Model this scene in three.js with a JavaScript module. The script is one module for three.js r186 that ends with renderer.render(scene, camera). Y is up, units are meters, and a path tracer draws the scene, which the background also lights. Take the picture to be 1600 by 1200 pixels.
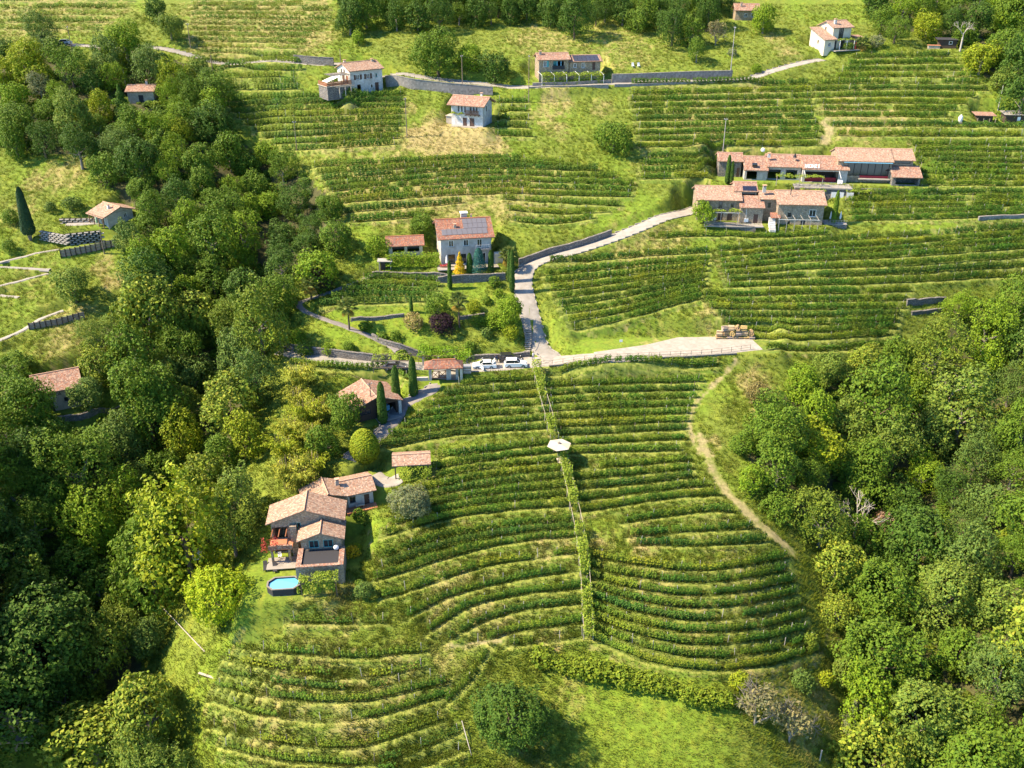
import * as THREE from 'three';
import { Sky } from 'three/addons/objects/Sky.js';
import { mergeGeometries, mergeVertices } from 'three/addons/utils/BufferGeometryUtils.js';
import { MarchingCubes } from 'three/addons/objects/MarchingCubes.js';
import { FontLoader } from 'three/addons/loaders/FontLoader.js';
import { TextGeometry } from 'three/addons/geometries/TextGeometry.js';

// ---- camera, sky, sun, exposure
const scene = new THREE.Scene();
const camera = new THREE.PerspectiveCamera(45, 4 / 3, 1, 3000);
camera.position.set(0, 110, 0);
camera.rotation.set(-27 * Math.PI / 180, 0, 0);
const renderer = new THREE.WebGLRenderer({ antialias: true });
renderer.toneMapping = THREE.LinearToneMapping;
renderer.toneMappingExposure = 2.65;
renderer.shadowMap.enabled = true;
const sunDir = new THREE.Vector3().setFromSphericalCoords(1, (90 - 47) * Math.PI / 180, (-90 + 5) * Math.PI / 180);
const sky = new Sky(); sky.name = 'sky'; sky.scale.setScalar(2500); sky.userData.kind = 'structure';
Object.assign(sky.material.uniforms.sunPosition, { value: sunDir.clone() });
sky.material.uniforms.turbidity.value = 3.5; sky.material.uniforms.rayleigh.value = 1.3;
sky.material.uniforms.mieCoefficient.value = 0.005;
scene.add(sky);
scene.environmentIntensity = 0.12;
const sun = new THREE.DirectionalLight(0xffe8c2, 4.8);
sun.name = 'sun'; sun.position.copy(sunDir).multiplyScalar(400).add(new THREE.Vector3(0, 30, -180)); sun.target.position.set(0, 30, -180);
sun.castShadow = true; sun.shadow.mapSize.set(4096, 4096); sun.shadow.radius = 2.5;
Object.assign(sun.shadow.camera, { left: -190, right: 190, top: 190, bottom: -190, near: 1, far: 900 });
scene.add(sun, sun.target);

// ---- plan of the place (metres)
const GR = ["vine rows between the drive and the pergola path","vine rows beside the garden shed","vine rows below the olive tree","curving vine rows left of the pergola foot","vine rows below the parking area","vine rows right of the canopy","short vine rows beside the straw trail","curving vine rows on the spur","vine rows inside the road bend","vine rows under the winery house","vine rows in the broad right field","vine rows above the firewood stack","vine rows right of the winery cypress","vine rows behind the winery roof","vine rows to the right of the winery","vine rows below the cream hillside house","vine rows below the upper road bay","short vine rows left of the winery","vine rows below the white terrace house","long vine rows across the middle slope","vine rows above the winery road wall","vine rows in the top left field","sparse vine rows in the dry yellow field","vine rows left of the white terrace house","garden vine rows below the annexe","garden vine row under the conifer","short vine rows right of the balcony house","vine row below the pool lawn","curving vine rows on the rough meadow","vine rows by the leaning poles","vine row climbing to the path fork","vine row under the stone wall"];
const WOODS = ["trees of the upper ravine wood","trees of the middle ravine wood","trees of the lower ravine wood","trees of the left edge wood","trees of the top left grove","trees of the right wood","trees of the top right wood","trees of the top wood"];
const PROF = [[-355.58,114.25],[-318.06,96.09],[-287.77,83.92],[-257.23,74.05],[-225.44,57.77],[-199.94,46.6],[-176.99,37.54],[-163.32,31.7],[-141.51,25.15],[-120.73,19.71],[-104.63,14.34],[-88.94,7.1],[-74.79,-0.52]];
const RAV = [[[-81.24,-271.23,2,8],[-65.15,-233.95,5,10],[-55.42,-206.1,7,11],[-63.57,-178.74,9,13],[-64.03,-150.89,11,15],[-65.68,-127.12,15,17],[-64.15,-104.63,16,18],[-60.12,-81.23,16,18]],[[118.1,-191.94,4,12],[93.79,-170.48,8,13],[75.89,-150.89,11,15],[64.44,-129.85,13,15],[58.07,-109.54,13,15],[53.44,-81.23,13,16]]];
const PADS = [[-39.34,-249.14,0.628,5.7,4.95,68.7,3.5],[-10.08,-237.5,-0.349,5.3,4.3,62.47,3.5],[14.57,-253.82,0.14,9.0,4.2,71.13,3.5],[87.66,-268.08,0.349,4.5,4.45,76.93,3.5],[67.06,-285.5,-0.07,4.5,3.7,82.31,3.5],[-94.16,-244.57,0.087,4.5,3.7,66.55,3.5],[-90.04,-204.09,0.908,4.5,3.95,47.61,3.5],[-86.3,-156.73,0.471,5.0,5.45,26.68,3.5],[-10.61,-194.36,0.175,6.45,5.95,42.51,3.5],[-23.34,-193.92,0.14,4.8,3.2,43.39,3.5],[73.08,-219.65,-0.105,24.0,5.2,53.29,3.5],[55.05,-206.58,-0.07,15.5,5.2,47.71,3.5],[-26.55,-152.34,0.489,5.1,5.2,27.19,3.5],[-13.11,-160.3,0.07,4.5,2.7,30.19,3.5],[-31.45,-121.03,0.105,6.5,5.2,18.24,3.5],[-28.17,-131.94,0.384,5.5,4.2,21.06,3.5],[-17.4,-137.06,0.105,4.2,3.0,23.49,3.5],[123.47,-237.41,-0.14,5.5,3.2,62.93,3.5],[118.22,-266.5,-0.209,3.5,2.7,76.93,3.5],[-34.7,-114.23,0.105,6.0,4.5,17.86,3.5],[33.0,-167.19,0.052,19.0,4.0,33.21,3],[-1.25,-162.98,0.07,8.0,2.5,31.58,2.5],[-91.49,-195.73,0.175,6.0,2.0,45.03,3]];
const HB = {"A":[-37.14,68.7,-246.1,0.628],"B":[-11.14,62.47,-234.59,-0.349],"C":[14.98,71.13,-250.85,0.14],"D":[88.77,76.93,-265.03,0.349],"E":[66.89,82.31,-283.0,-0.07],"X":[-93.94,66.55,-242.08,0.087],"F":[-87.87,47.61,-202.4,0.908],"G":[-84.37,26.68,-152.94,0.471],"H":[-9.79,42.51,-189.68,0.175],"HA":[-23.06,43.39,-191.94,0.14],"WU":[72.66,53.29,-215.68,-0.105],"WL":[54.77,47.71,-202.59,-0.07],"K":[-24.67,27.19,-148.81,0.489],"L":[-13.01,30.19,-158.8,0.07],"M":[-31.03,18.24,-117.06,0.105],"M3":[-27.05,21.06,-129.16,0.384],"N":[-17.21,23.49,-135.27,0.105],"S1":[123.19,62.93,-235.43,-0.14],"S2":[117.9,76.93,-265.03,-0.209]};
const ROWS = [
[[-10.0,-156.4,-6.6,-157.1,-4.4,-157.6,-1.1,-157.9,1.2,-158.2,4.5,-158.6],0,"first vine row counted downhill from the road, left of the leafy pergola path",0],
[[-12.1,-154.3,-9.5,-154.7,-6.9,-155.1,-4.2,-155.5,-0.2,-155.9,2.5,-156.2,5.1,-156.5],0,"second vine row counted downhill from the road, left of the leafy pergola path",0],
[[-14.5,-151.7,-11.5,-152.2,-8.5,-152.8,-5.4,-153.3,-0.8,-153.8,2.3,-154.1,5.4,-154.5],0,"third vine row counted downhill from the road, left of the leafy pergola path",0],
[[-17.1,-149.1,-13.7,-149.7,-10.2,-150.4,-6.7,-151.0,-4.9,-151.3,-1.3,-151.7,2.3,-152.0,5.8,-152.4],0,"fourth vine row counted downhill from the road, left of the leafy pergola path",0],
[[-19.3,-146.5,-15.5,-147.3,-13.5,-147.7,-9.6,-148.5,-7.7,-148.9,-3.7,-149.4,0.3,-149.8,2.4,-150.0,6.4,-150.4],0,"fifth vine row counted downhill from the road, left of the leafy pergola path",0],
[[-21.5,-144.0,-17.2,-144.9,-15.1,-145.4,-10.7,-146.4,-8.5,-146.8,-4.1,-147.3,0.4,-147.7,2.6,-148.0,7.1,-148.4],0,"sixth vine row counted downhill from the road, left of the leafy pergola path",0],
[[-23.4,-141.8,-18.8,-142.8,-16.5,-143.3,-11.9,-144.2,-9.6,-144.7,-4.9,-145.3,-0.1,-145.7,2.3,-145.9,7.1,-146.4],0,"seventh vine row counted downhill from the road, left of the leafy pergola path",0],
[[-12.4,-140.2,-9.3,-139.7,-6.2,-140.3,-3.2,-140.9,-1.7,-141.1,1.4,-141.7,4.5,-142.2,7.6,-142.7],0,"first vine row counted downhill from the tiled garden shed, left of the pergola path",1],
[[-13.2,-137.2,-10.1,-137.4,-7.0,-138.1,-3.8,-138.7,-2.2,-139.0,0.9,-139.6,4.2,-140.0,7.4,-140.5],0,"second vine row counted downhill from the tiled garden shed, left of the pergola path",1],
[[-14.4,-133.8,-11.1,-135.0,-9.4,-135.5,-6.0,-136.3,-4.3,-136.7,-0.8,-137.3,2.7,-137.8,4.5,-138.0,8.0,-138.5],0,"third vine row counted downhill from the tiled garden shed, left of the pergola path",1],
[[-15.3,-131.6,-11.8,-132.6,-10.0,-133.3,-6.4,-134.3,-4.6,-134.6,-0.9,-135.3,2.8,-135.8,4.7,-136.0,8.5,-136.4],0,"fourth vine row counted downhill from the tiled garden shed, left of the pergola path",1],
[[-16.5,-129.4,-12.8,-130.6,-11.0,-131.2,-7.2,-132.2,-5.3,-132.5,-1.3,-133.2,2.6,-133.8,4.6,-134.0,8.5,-134.4],0,"fifth vine row counted downhill from the tiled garden shed, left of the pergola path",1],
[[-18.1,-126.9,-14.1,-128.3,-12.1,-128.9,-8.1,-130.1,-6.0,-130.5,-1.8,-131.2,2.5,-131.8,4.6,-132.0,8.9,-132.4],0,"sixth vine row counted downhill from the tiled garden shed, left of the pergola path",1],
[[-19.0,-124.7,-15.0,-126.1,-13.0,-126.8,-8.8,-128.1,-6.7,-128.5,-2.3,-129.2,2.0,-129.8,4.2,-130.0,8.6,-130.4],0,"seventh vine row counted downhill from the tiled garden shed, left of the pergola path",1],
[[-20.2,-122.5,-16.0,-124.0,-13.8,-124.8,-9.4,-126.1,-7.2,-126.6,-2.6,-127.3,2.0,-127.9,4.3,-128.1,9.0,-128.4],0,"eighth vine row counted downhill from the tiled garden shed, left of the pergola path",1],
[[-19.9,-118.3,-15.7,-120.2,-13.6,-121.0,-9.1,-122.4,-6.8,-122.9,-2.2,-123.9,2.6,-124.6,5.0,-124.8,9.7,-125.2],0,"first vine row counted downhill below the silvery olive tree",2],
[[-20.2,-116.3,-15.9,-118.1,-13.7,-119.0,-9.2,-120.5,-6.8,-121.1,-2.1,-122.3,2.7,-123.0,5.2,-123.3,10.1,-123.7],0,"second vine row counted downhill below the silvery olive tree",2],
[[-20.8,-114.4,-16.3,-116.0,-14.1,-116.9,-9.4,-118.5,-7.1,-119.3,-2.3,-120.7,2.7,-121.5,5.2,-121.8,10.2,-122.2],0,"third vine row counted downhill below the silvery olive tree",2],
[[-19.2,-111.3,-14.9,-112.8,-12.8,-113.6,-8.4,-115.3,-6.2,-116.1,-1.7,-117.3,3.0,-118.0,5.4,-118.4,10.1,-119.1],1,"first vine row counted downhill above the lower meadow, left of the pergola foot",3],
[[-15.2,-108.4,-11.8,-110.4,-9.9,-111.3,-6.1,-112.6,-4.1,-113.2,0.0,-114.2,4.2,-115.0,6.2,-115.3,10.5,-116.0],1,"second vine row counted downhill above the lower meadow, left of the pergola foot",3],
[[-12.0,-106.2,-9.1,-108.3,-7.5,-109.3,-4.2,-110.6,-2.4,-111.1,1.3,-111.8,5.0,-112.3,6.9,-112.5,10.7,-113.0],1,"third vine row counted downhill above the lower meadow, left of the pergola foot",3],
[[-9.1,-104.9,-6.4,-106.5,-5.1,-107.2,-2.1,-108.3,-0.6,-108.8,2.5,-109.5,5.7,-109.8,7.3,-110.0,10.5,-110.3],1,"fourth vine row counted downhill above the lower meadow, left of the pergola foot",3],
[[-5.0,-104.2,-2.8,-105.0,-0.5,-105.8,1.9,-106.3,5.5,-106.7,7.9,-107.0,10.4,-107.3],1,"fifth vine row counted downhill above the lower meadow, left of the pergola foot",3],
[[0.3,-103.9,2.6,-104.2,4.2,-104.4,6.5,-104.7,8.0,-104.9,10.4,-105.2],1,"sixth vine row counted downhill above the lower meadow, left of the pergola foot",3],
[[6.7,-159.4,11.6,-160.1,14.1,-159.9,19.0,-160.2,21.5,-160.3,26.4,-160.6,31.4,-161.0,33.8,-161.1,38.8,-161.5],0,"first vine row counted downhill from the parking fence, right of the pergola path",4],
[[7.3,-156.8,11.6,-157.1,13.8,-157.3,18.2,-157.5,20.3,-157.6,24.7,-157.7,29.1,-157.8,31.2,-157.9,35.6,-158.0],0,"second vine row counted downhill from the parking fence, right of the pergola path",4],
[[7.2,-154.7,11.3,-155.0,13.4,-155.1,17.6,-155.4,19.7,-155.5,23.9,-155.6,28.1,-155.8,30.2,-155.8,34.4,-155.9],0,"third vine row counted downhill from the parking fence, right of the pergola path",4],
[[7.3,-152.6,11.3,-152.9,13.4,-153.0,17.5,-153.3,19.5,-153.4,23.6,-153.5,27.7,-153.7,29.8,-153.8,33.9,-153.9],0,"fourth vine row counted downhill from the parking fence, right of the pergola path",4],
[[7.5,-150.6,11.4,-150.8,13.3,-150.9,17.3,-151.2,19.2,-151.3,23.2,-151.5,27.1,-151.7,29.1,-151.8,33.0,-151.9],0,"fifth vine row counted downhill from the parking fence, right of the pergola path",4],
[[8.3,-148.6,12.0,-148.8,13.8,-148.9,17.5,-149.1,19.4,-149.2,23.1,-149.5,26.8,-149.7,28.6,-149.8,32.3,-150.0],0,"sixth vine row counted downhill from the parking fence, right of the pergola path",4],
[[8.6,-146.6,12.2,-146.8,15.7,-147.0,19.3,-147.2,21.1,-147.3,24.7,-147.6,28.2,-147.8,31.8,-148.0],0,"seventh vine row counted downhill from the parking fence, right of the pergola path",4],
[[8.8,-144.6,12.2,-144.8,15.6,-145.0,19.0,-145.2,20.7,-145.3,24.1,-145.6,27.5,-145.8,30.9,-146.1],0,"eighth vine row counted downhill from the parking fence, right of the pergola path",4],
[[9.1,-142.4,12.3,-142.6,15.5,-142.7,18.8,-142.9,20.4,-143.0,23.7,-143.2,26.9,-143.4,30.2,-143.6],0,"ninth vine row counted downhill from the parking fence, right of the pergola path",4],
[[9.6,-140.3,12.6,-140.4,15.6,-140.5,18.6,-140.6,20.1,-140.7,23.1,-140.8,26.1,-140.9,29.1,-141.1],0,"tenth vine row counted downhill from the parking fence, right of the pergola path",4],
[[9.9,-136.3,13.0,-136.7,16.1,-137.0,19.3,-137.3,20.8,-137.5,24.0,-137.8,27.2,-138.2,30.4,-138.5],0,"first vine row counted downhill from the hexagonal canopy, right of the pergola path",5],
[[9.9,-134.2,13.0,-134.5,16.1,-134.8,19.3,-135.1,20.8,-135.3,24.0,-135.7,27.2,-136.1,30.4,-136.6],0,"second vine row counted downhill from the hexagonal canopy, right of the pergola path",5],
[[10.5,-132.1,13.5,-132.4,16.5,-132.7,19.5,-133.0,21.0,-133.2,24.0,-133.6,27.1,-134.1,30.2,-134.7],0,"third vine row counted downhill from the hexagonal canopy, right of the pergola path",5],
[[10.9,-129.6,14.2,-130.1,17.5,-130.6,20.8,-131.1,22.4,-131.4,25.8,-131.9,29.1,-132.4,32.5,-132.8],0,"fourth vine row counted downhill from the hexagonal canopy, right of the pergola path",5],
[[10.8,-127.2,14.4,-127.8,16.1,-128.2,19.7,-128.8,21.5,-129.2,25.1,-129.9,28.7,-130.4,30.5,-130.6,34.2,-131.0],0,"fifth vine row counted downhill from the hexagonal canopy, right of the pergola path",5],
[[18.9,-125.1,21.5,-125.6,24.1,-126.1,26.7,-126.6,30.6,-127.3,33.3,-127.6,35.9,-127.7],0,"first vine row counted downhill near the straw trail by the right wood",6],
[[19.7,-122.2,22.6,-122.5,25.5,-122.9,28.4,-123.2,29.8,-123.4,32.8,-123.8,35.8,-124.3,38.8,-125.0],0,"second vine row counted downhill near the straw trail by the right wood",6],
[[20.6,-120.7,23.5,-120.7,26.5,-120.6,29.6,-120.7,31.1,-120.9,34.2,-121.3,37.4,-122.1,40.8,-123.2],0,"third vine row counted downhill near the straw trail by the right wood",6],
[[11.0,-118.8,15.8,-117.6,18.2,-117.1,23.0,-116.4,25.4,-116.1,30.4,-116.3,35.5,-117.5,38.3,-118.5,44.1,-121.5],1,"first vine row counted downhill on the rounded spur above the lower meadow",7],
[[11.3,-116.9,15.9,-115.5,18.3,-115.0,23.0,-114.2,25.4,-114.0,30.3,-114.2,35.4,-115.4,38.1,-116.4,43.9,-119.4],1,"second vine row counted downhill on the rounded spur above the lower meadow",7],
[[11.2,-115.1,15.9,-113.6,18.2,-113.0,23.0,-112.1,25.4,-111.9,30.4,-112.1,35.7,-113.4,38.5,-114.6,44.5,-117.9],1,"third vine row counted downhill on the rounded spur above the lower meadow",7],
[[11.5,-113.2,16.1,-111.6,18.4,-111.0,23.1,-110.1,25.5,-109.9,30.5,-110.1,35.7,-111.4,38.4,-112.6,44.4,-116.0],1,"fourth vine row counted downhill on the rounded spur above the lower meadow",7],
[[11.7,-111.4,16.3,-109.8,18.6,-109.1,23.3,-108.2,25.7,-107.9,30.6,-108.2,35.9,-109.6,38.7,-110.8,44.8,-114.4],1,"fifth vine row counted downhill on the rounded spur above the lower meadow",7],
[[11.5,-109.8,16.1,-108.0,18.4,-107.3,23.2,-106.3,25.7,-106.1,30.8,-106.4,36.2,-107.8,39.1,-109.1,45.4,-113.1],1,"sixth vine row counted downhill on the rounded spur above the lower meadow",7],
[[11.6,-108.2,16.2,-106.3,18.5,-105.5,23.2,-104.5,25.7,-104.3,30.7,-104.6,36.1,-106.0,39.0,-107.3,45.3,-111.2],1,"seventh vine row counted downhill on the rounded spur above the lower meadow",7],
[[12.0,-106.4,16.5,-104.5,18.9,-103.7,23.7,-102.7,26.1,-102.5,31.3,-102.9,36.7,-104.5,39.7,-105.9,46.2,-110.1],1,"eighth vine row counted downhill on the rounded spur above the lower meadow",7],
[[11.6,-105.1,16.2,-103.0,18.6,-102.1,23.4,-101.0,26.0,-100.8,31.2,-101.2,36.8,-102.8,39.8,-104.3,46.4,-108.5],1,"ninth vine row counted downhill on the rounded spur above the lower meadow",7],
[[8.7,-189.2,13.8,-190.0,16.4,-190.3,21.5,-191.0,24.0,-191.3,29.2,-191.8,34.3,-192.2,36.9,-192.4,42.1,-192.9],0,"first vine row counted downhill in the field inside the road bend",8],
[[7.6,-186.2,12.8,-186.8,15.4,-187.2,20.7,-187.9,23.3,-188.2,28.6,-188.8,33.9,-189.4,36.6,-189.7,41.9,-190.3],0,"second vine row counted downhill in the field inside the road bend",8],
[[7.8,-183.8,12.9,-184.5,15.4,-184.9,20.6,-185.7,23.1,-186.0,28.3,-186.8,33.5,-187.6,36.1,-187.9,41.4,-188.7],0,"third vine row counted downhill in the field inside the road bend",8],
[[8.8,-181.6,13.7,-182.4,16.1,-182.8,21.0,-183.6,23.4,-184.0,28.4,-184.9,33.3,-185.7,35.8,-186.2,40.8,-187.1],0,"fourth vine row counted downhill in the field inside the road bend",8],
[[10.0,-179.4,14.6,-180.3,16.9,-180.7,21.5,-181.6,23.8,-182.0,28.5,-183.0,33.2,-184.0,35.5,-184.4,40.3,-185.4],0,"fifth vine row counted downhill in the field inside the road bend",8],
[[10.3,-177.2,14.8,-178.1,17.1,-178.6,21.6,-179.5,23.8,-180.0,28.4,-181.1,33.0,-182.2,35.3,-182.7,39.9,-183.9],0,"sixth vine row counted downhill in the field inside the road bend",8],
[[11.1,-175.2,15.5,-176.1,17.7,-176.6,22.1,-177.6,24.3,-178.1,28.7,-179.3,33.2,-180.6,35.4,-181.2,39.9,-182.5],0,"seventh vine row counted downhill in the field inside the road bend",8],
[[12.0,-173.2,16.1,-174.2,18.1,-174.6,22.2,-175.6,24.3,-176.2,28.4,-177.4,32.6,-178.7,34.7,-179.4,38.9,-180.7],0,"eighth vine row counted downhill in the field inside the road bend",8],
[[12.7,-171.9,16.6,-172.6,20.5,-173.3,24.4,-174.4,26.4,-175.0,30.4,-176.4,34.4,-177.8,38.5,-179.2],0,"ninth vine row counted downhill in the field inside the road bend",8],
[[30.0,-197.2,36.1,-197.7,39.1,-198.0,45.2,-198.1,48.2,-198.0,54.1,-197.7,60.1,-197.8,63.2,-197.9,69.1,-198.0],0,"single vine row in the strip under the lower winery house",9],
[[45.5,-193.5,55.9,-194.9,61.1,-195.6,71.5,-196.6,76.8,-197.1,87.4,-198.2,98.3,-199.7,103.9,-200.7,115.3,-202.9],0,"first vine row counted downhill from the winery terrace, in the broad field on the right",10],
[[45.4,-191.7,55.7,-193.1,60.9,-193.7,71.4,-194.7,76.6,-195.1,87.2,-196.2,98.1,-197.9,103.8,-199.0,115.3,-201.4],0,"second vine row counted downhill from the winery terrace, in the broad field on the right",10],
[[45.5,-189.9,55.7,-191.2,60.8,-191.9,71.1,-192.7,76.2,-193.1,86.7,-194.2,97.6,-196.1,103.2,-197.2,114.7,-199.7],0,"third vine row counted downhill from the winery terrace, in the broad field on the right",10],
[[45.5,-188.1,55.6,-189.4,60.7,-190.0,70.8,-190.8,75.9,-191.2,86.3,-192.3,97.2,-194.3,102.8,-195.6,114.2,-198.1],0,"fourth vine row counted downhill from the winery terrace, in the broad field on the right",10],
[[45.4,-186.2,55.3,-187.2,60.3,-187.7,70.3,-188.3,75.3,-188.7,85.7,-189.9,96.5,-192.1,102.1,-193.5,113.4,-195.8],0,"fifth vine row counted downhill from the winery terrace, in the broad field on the right",10],
[[45.6,-184.5,55.3,-185.1,60.2,-185.4,70.0,-185.9,74.9,-186.3,85.1,-187.7,95.9,-190.1,101.4,-191.4,112.5,-193.7],0,"sixth vine row counted downhill from the winery terrace, in the broad field on the right",10],
[[45.7,-182.7,55.2,-183.0,59.9,-183.1,69.5,-183.6,74.3,-184.0,84.5,-185.6,95.1,-188.0,100.5,-189.4,111.3,-191.5],0,"seventh vine row counted downhill from the winery terrace, in the broad field on the right",10],
[[40.4,-180.0,46.9,-180.2,50.1,-180.3,56.7,-180.5,59.9,-180.7,66.5,-181.0,73.2,-181.6,76.6,-182.0,83.7,-183.4],0,"first vine row counted downhill above the stacked firewood and the right wood",11],
[[40.5,-178.3,46.8,-178.3,49.9,-178.4,56.2,-178.5,59.3,-178.6,65.6,-178.9,72.1,-179.5,75.4,-179.9,82.3,-181.2],0,"second vine row counted downhill above the stacked firewood and the right wood",11],
[[41.0,-176.6,47.0,-176.5,50.0,-176.5,56.0,-176.5,59.0,-176.5,65.2,-176.9,71.4,-177.5,74.6,-178.0,81.3,-179.3],0,"third vine row counted downhill above the stacked firewood and the right wood",11],
[[42.7,-174.7,48.2,-174.7,51.0,-174.7,56.4,-174.6,59.1,-174.7,64.7,-175.1,70.4,-175.8,73.4,-176.3,79.4,-177.5],0,"fourth vine row counted downhill above the stacked firewood and the right wood",11],
[[44.0,-173.7,49.3,-173.9,51.9,-173.9,56.7,-172.8,59.4,-172.9,64.7,-173.4,70.2,-174.2,73.0,-174.8,78.8,-176.1],0,"fifth vine row counted downhill above the stacked firewood and the right wood",11],
[[45.3,-173.0,50.3,-173.1,52.7,-172.7,57.1,-171.0,59.6,-171.2,64.6,-171.8,69.9,-172.8,72.6,-173.4,78.1,-174.7],0,"sixth vine row counted downhill above the stacked firewood and the right wood",11],
[[46.8,-171.2,51.2,-170.8,53.2,-169.8,57.5,-169.3,59.9,-169.6,64.6,-170.3,69.4,-171.3,71.9,-171.9,76.9,-173.2],0,"seventh vine row counted downhill above the stacked firewood and the right wood",11],
[[50.4,-165.6,54.2,-166.6,57.8,-167.0,61.5,-167.5,63.4,-167.8,67.2,-168.6,71.1,-169.6,75.1,-170.7],0,"eighth vine row counted downhill above the stacked firewood and the right wood",11],
[[77.8,-211.0,83.8,-210.7,86.8,-210.6,92.8,-210.3,95.7,-210.1,102.6,-211.7,108.8,-211.8,111.9,-211.9,118.1,-211.9],0,"first vine row counted downhill from the winery lawn, right of the tall cypress",12],
[[78.0,-209.1,84.1,-209.3,87.2,-209.3,93.3,-209.3,96.3,-209.2,102.7,-209.7,108.9,-210.0,112.0,-210.2,118.3,-210.3],0,"second vine row counted downhill from the winery lawn, right of the tall cypress",12],
[[77.6,-207.1,83.8,-207.2,86.8,-207.3,92.9,-207.5,96.0,-207.6,102.2,-207.9,108.4,-208.3,111.6,-208.5,117.8,-208.8],0,"third vine row counted downhill from the winery lawn, right of the tall cypress",12],
[[77.3,-205.0,83.2,-205.2,86.2,-205.3,92.1,-205.5,95.1,-205.6,101.1,-206.0,107.2,-206.5,110.3,-206.8,116.4,-207.3],0,"fourth vine row counted downhill from the winery lawn, right of the tall cypress",12],
[[77.3,-203.0,83.1,-203.2,86.0,-203.3,91.9,-203.6,94.9,-203.7,100.9,-204.2,106.9,-204.8,110.1,-205.2,116.2,-205.8],0,"fifth vine row counted downhill from the winery lawn, right of the tall cypress",12],
[[79.8,-234.4,87.1,-234.4,90.7,-234.5,98.0,-234.5,101.6,-234.5,108.8,-234.5,115.8,-234.0,119.2,-233.3,126.0,-232.7],0,"first vine row counted downhill behind the long winery roof",13],
[[80.6,-231.2,87.5,-231.2,90.9,-231.2,97.8,-231.2,101.3,-231.2,108.2,-231.2,115.0,-231.1,118.5,-231.1,125.3,-230.9],0,"second vine row counted downhill behind the long winery roof",13],
[[98.1,-228.0,102.2,-228.1,106.2,-228.2,110.3,-228.2,112.3,-228.2,116.3,-228.2,120.3,-228.1,124.3,-228.0],0,"first vine row counted downhill to the right of the winery",14],
[[97.7,-226.1,101.8,-226.2,105.9,-226.2,109.9,-226.3,116.0,-226.2,120.0,-226.2,124.1,-226.1],0,"second vine row counted downhill to the right of the winery",14],
[[98.3,-224.9,101.8,-224.3,105.6,-224.3,109.4,-224.3,115.1,-224.3,118.9,-224.3,122.7,-224.2],0,"third vine row counted downhill to the right of the winery",14],
[[98.6,-224.1,101.5,-222.3,105.3,-222.4,109.0,-222.4,114.6,-222.4,118.4,-222.3,122.1,-222.3],0,"fourth vine row counted downhill to the right of the winery",14],
[[98.7,-223.2,101.2,-220.4,104.9,-220.4,108.6,-220.4,114.1,-220.4,117.8,-220.4,121.5,-220.4],0,"fifth vine row counted downhill to the right of the winery",14],
[[98.2,-221.9,100.4,-218.5,104.2,-218.5,107.9,-218.5,113.5,-218.5,117.2,-218.5,120.9,-218.5],0,"sixth vine row counted downhill to the right of the winery",14],
[[97.2,-217.9,100.3,-216.5,104.0,-216.6,107.7,-216.6,113.3,-216.6,117.0,-216.6,120.7,-216.6],0,"seventh vine row counted downhill to the right of the winery",14],
[[95.2,-212.8,99.6,-214.6,103.3,-214.6,107.0,-214.7,112.5,-214.7,116.1,-214.7,119.8,-214.7],0,"eighth vine row counted downhill to the right of the winery",14],
[[91.6,-259.6,95.4,-259.9,99.2,-260.1,103.0,-260.2,108.7,-260.4,112.5,-260.5,116.3,-260.6],0,"first vine row counted downhill below the cream hillside house at the top right",15],
[[89.4,-256.7,93.7,-256.9,98.0,-257.1,102.4,-257.2,108.8,-257.3,113.1,-257.3,117.4,-257.3],0,"second vine row counted downhill below the cream hillside house at the top right",15],
[[86.6,-253.9,91.4,-254.1,96.2,-254.3,101.0,-254.4,103.4,-254.4,108.2,-254.4,113.0,-254.4,117.8,-254.4],0,"third vine row counted downhill below the cream hillside house at the top right",15],
[[83.9,-251.4,89.3,-251.5,92.1,-251.6,97.6,-251.8,100.3,-251.8,105.8,-251.8,111.2,-251.7,113.9,-251.7,119.4,-251.7],0,"fourth vine row counted downhill below the cream hillside house at the top right",15],
[[80.5,-248.9,86.7,-249.1,89.8,-249.1,95.9,-249.3,99.0,-249.3,105.2,-249.3,111.3,-249.2,114.4,-249.2,120.5,-249.1],0,"fifth vine row counted downhill below the cream hillside house at the top right",15],
[[77.9,-246.6,84.6,-246.7,88.0,-246.8,94.8,-246.9,98.1,-247.0,104.8,-246.9,111.5,-246.8,114.9,-246.7,121.6,-246.6],0,"sixth vine row counted downhill below the cream hillside house at the top right",15],
[[78.5,-244.3,84.6,-244.4,87.6,-244.4,93.6,-244.5,96.7,-244.5,102.7,-244.5,108.7,-244.4,111.7,-244.3,117.7,-244.4],0,"seventh vine row counted downhill below the cream hillside house at the top right",15],
[[79.0,-242.1,84.5,-242.1,87.3,-242.1,92.8,-242.2,95.6,-242.2,101.1,-242.1,106.6,-242.1,109.4,-242.0,114.9,-242.0],0,"eighth vine row counted downhill below the cream hillside house at the top right",15],
[[79.1,-239.9,84.1,-239.9,89.0,-239.9,94.0,-239.9,96.5,-239.8,101.5,-239.8,106.5,-239.8,111.5,-239.7],0,"ninth vine row counted downhill below the cream hillside house at the top right",15],
[[78.8,-237.8,83.3,-237.7,87.9,-237.7,92.5,-237.6,94.8,-237.6,99.3,-237.6,103.9,-237.5,108.5,-237.5],0,"tenth vine row counted downhill below the cream hillside house at the top right",15],
[[31.4,-247.5,38.2,-247.7,41.6,-247.8,48.4,-247.9,51.8,-248.0,58.6,-248.3,65.5,-248.5,68.9,-248.6,75.7,-248.9],0,"first vine row counted downhill below the wide bay of the upper road",16],
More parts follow.
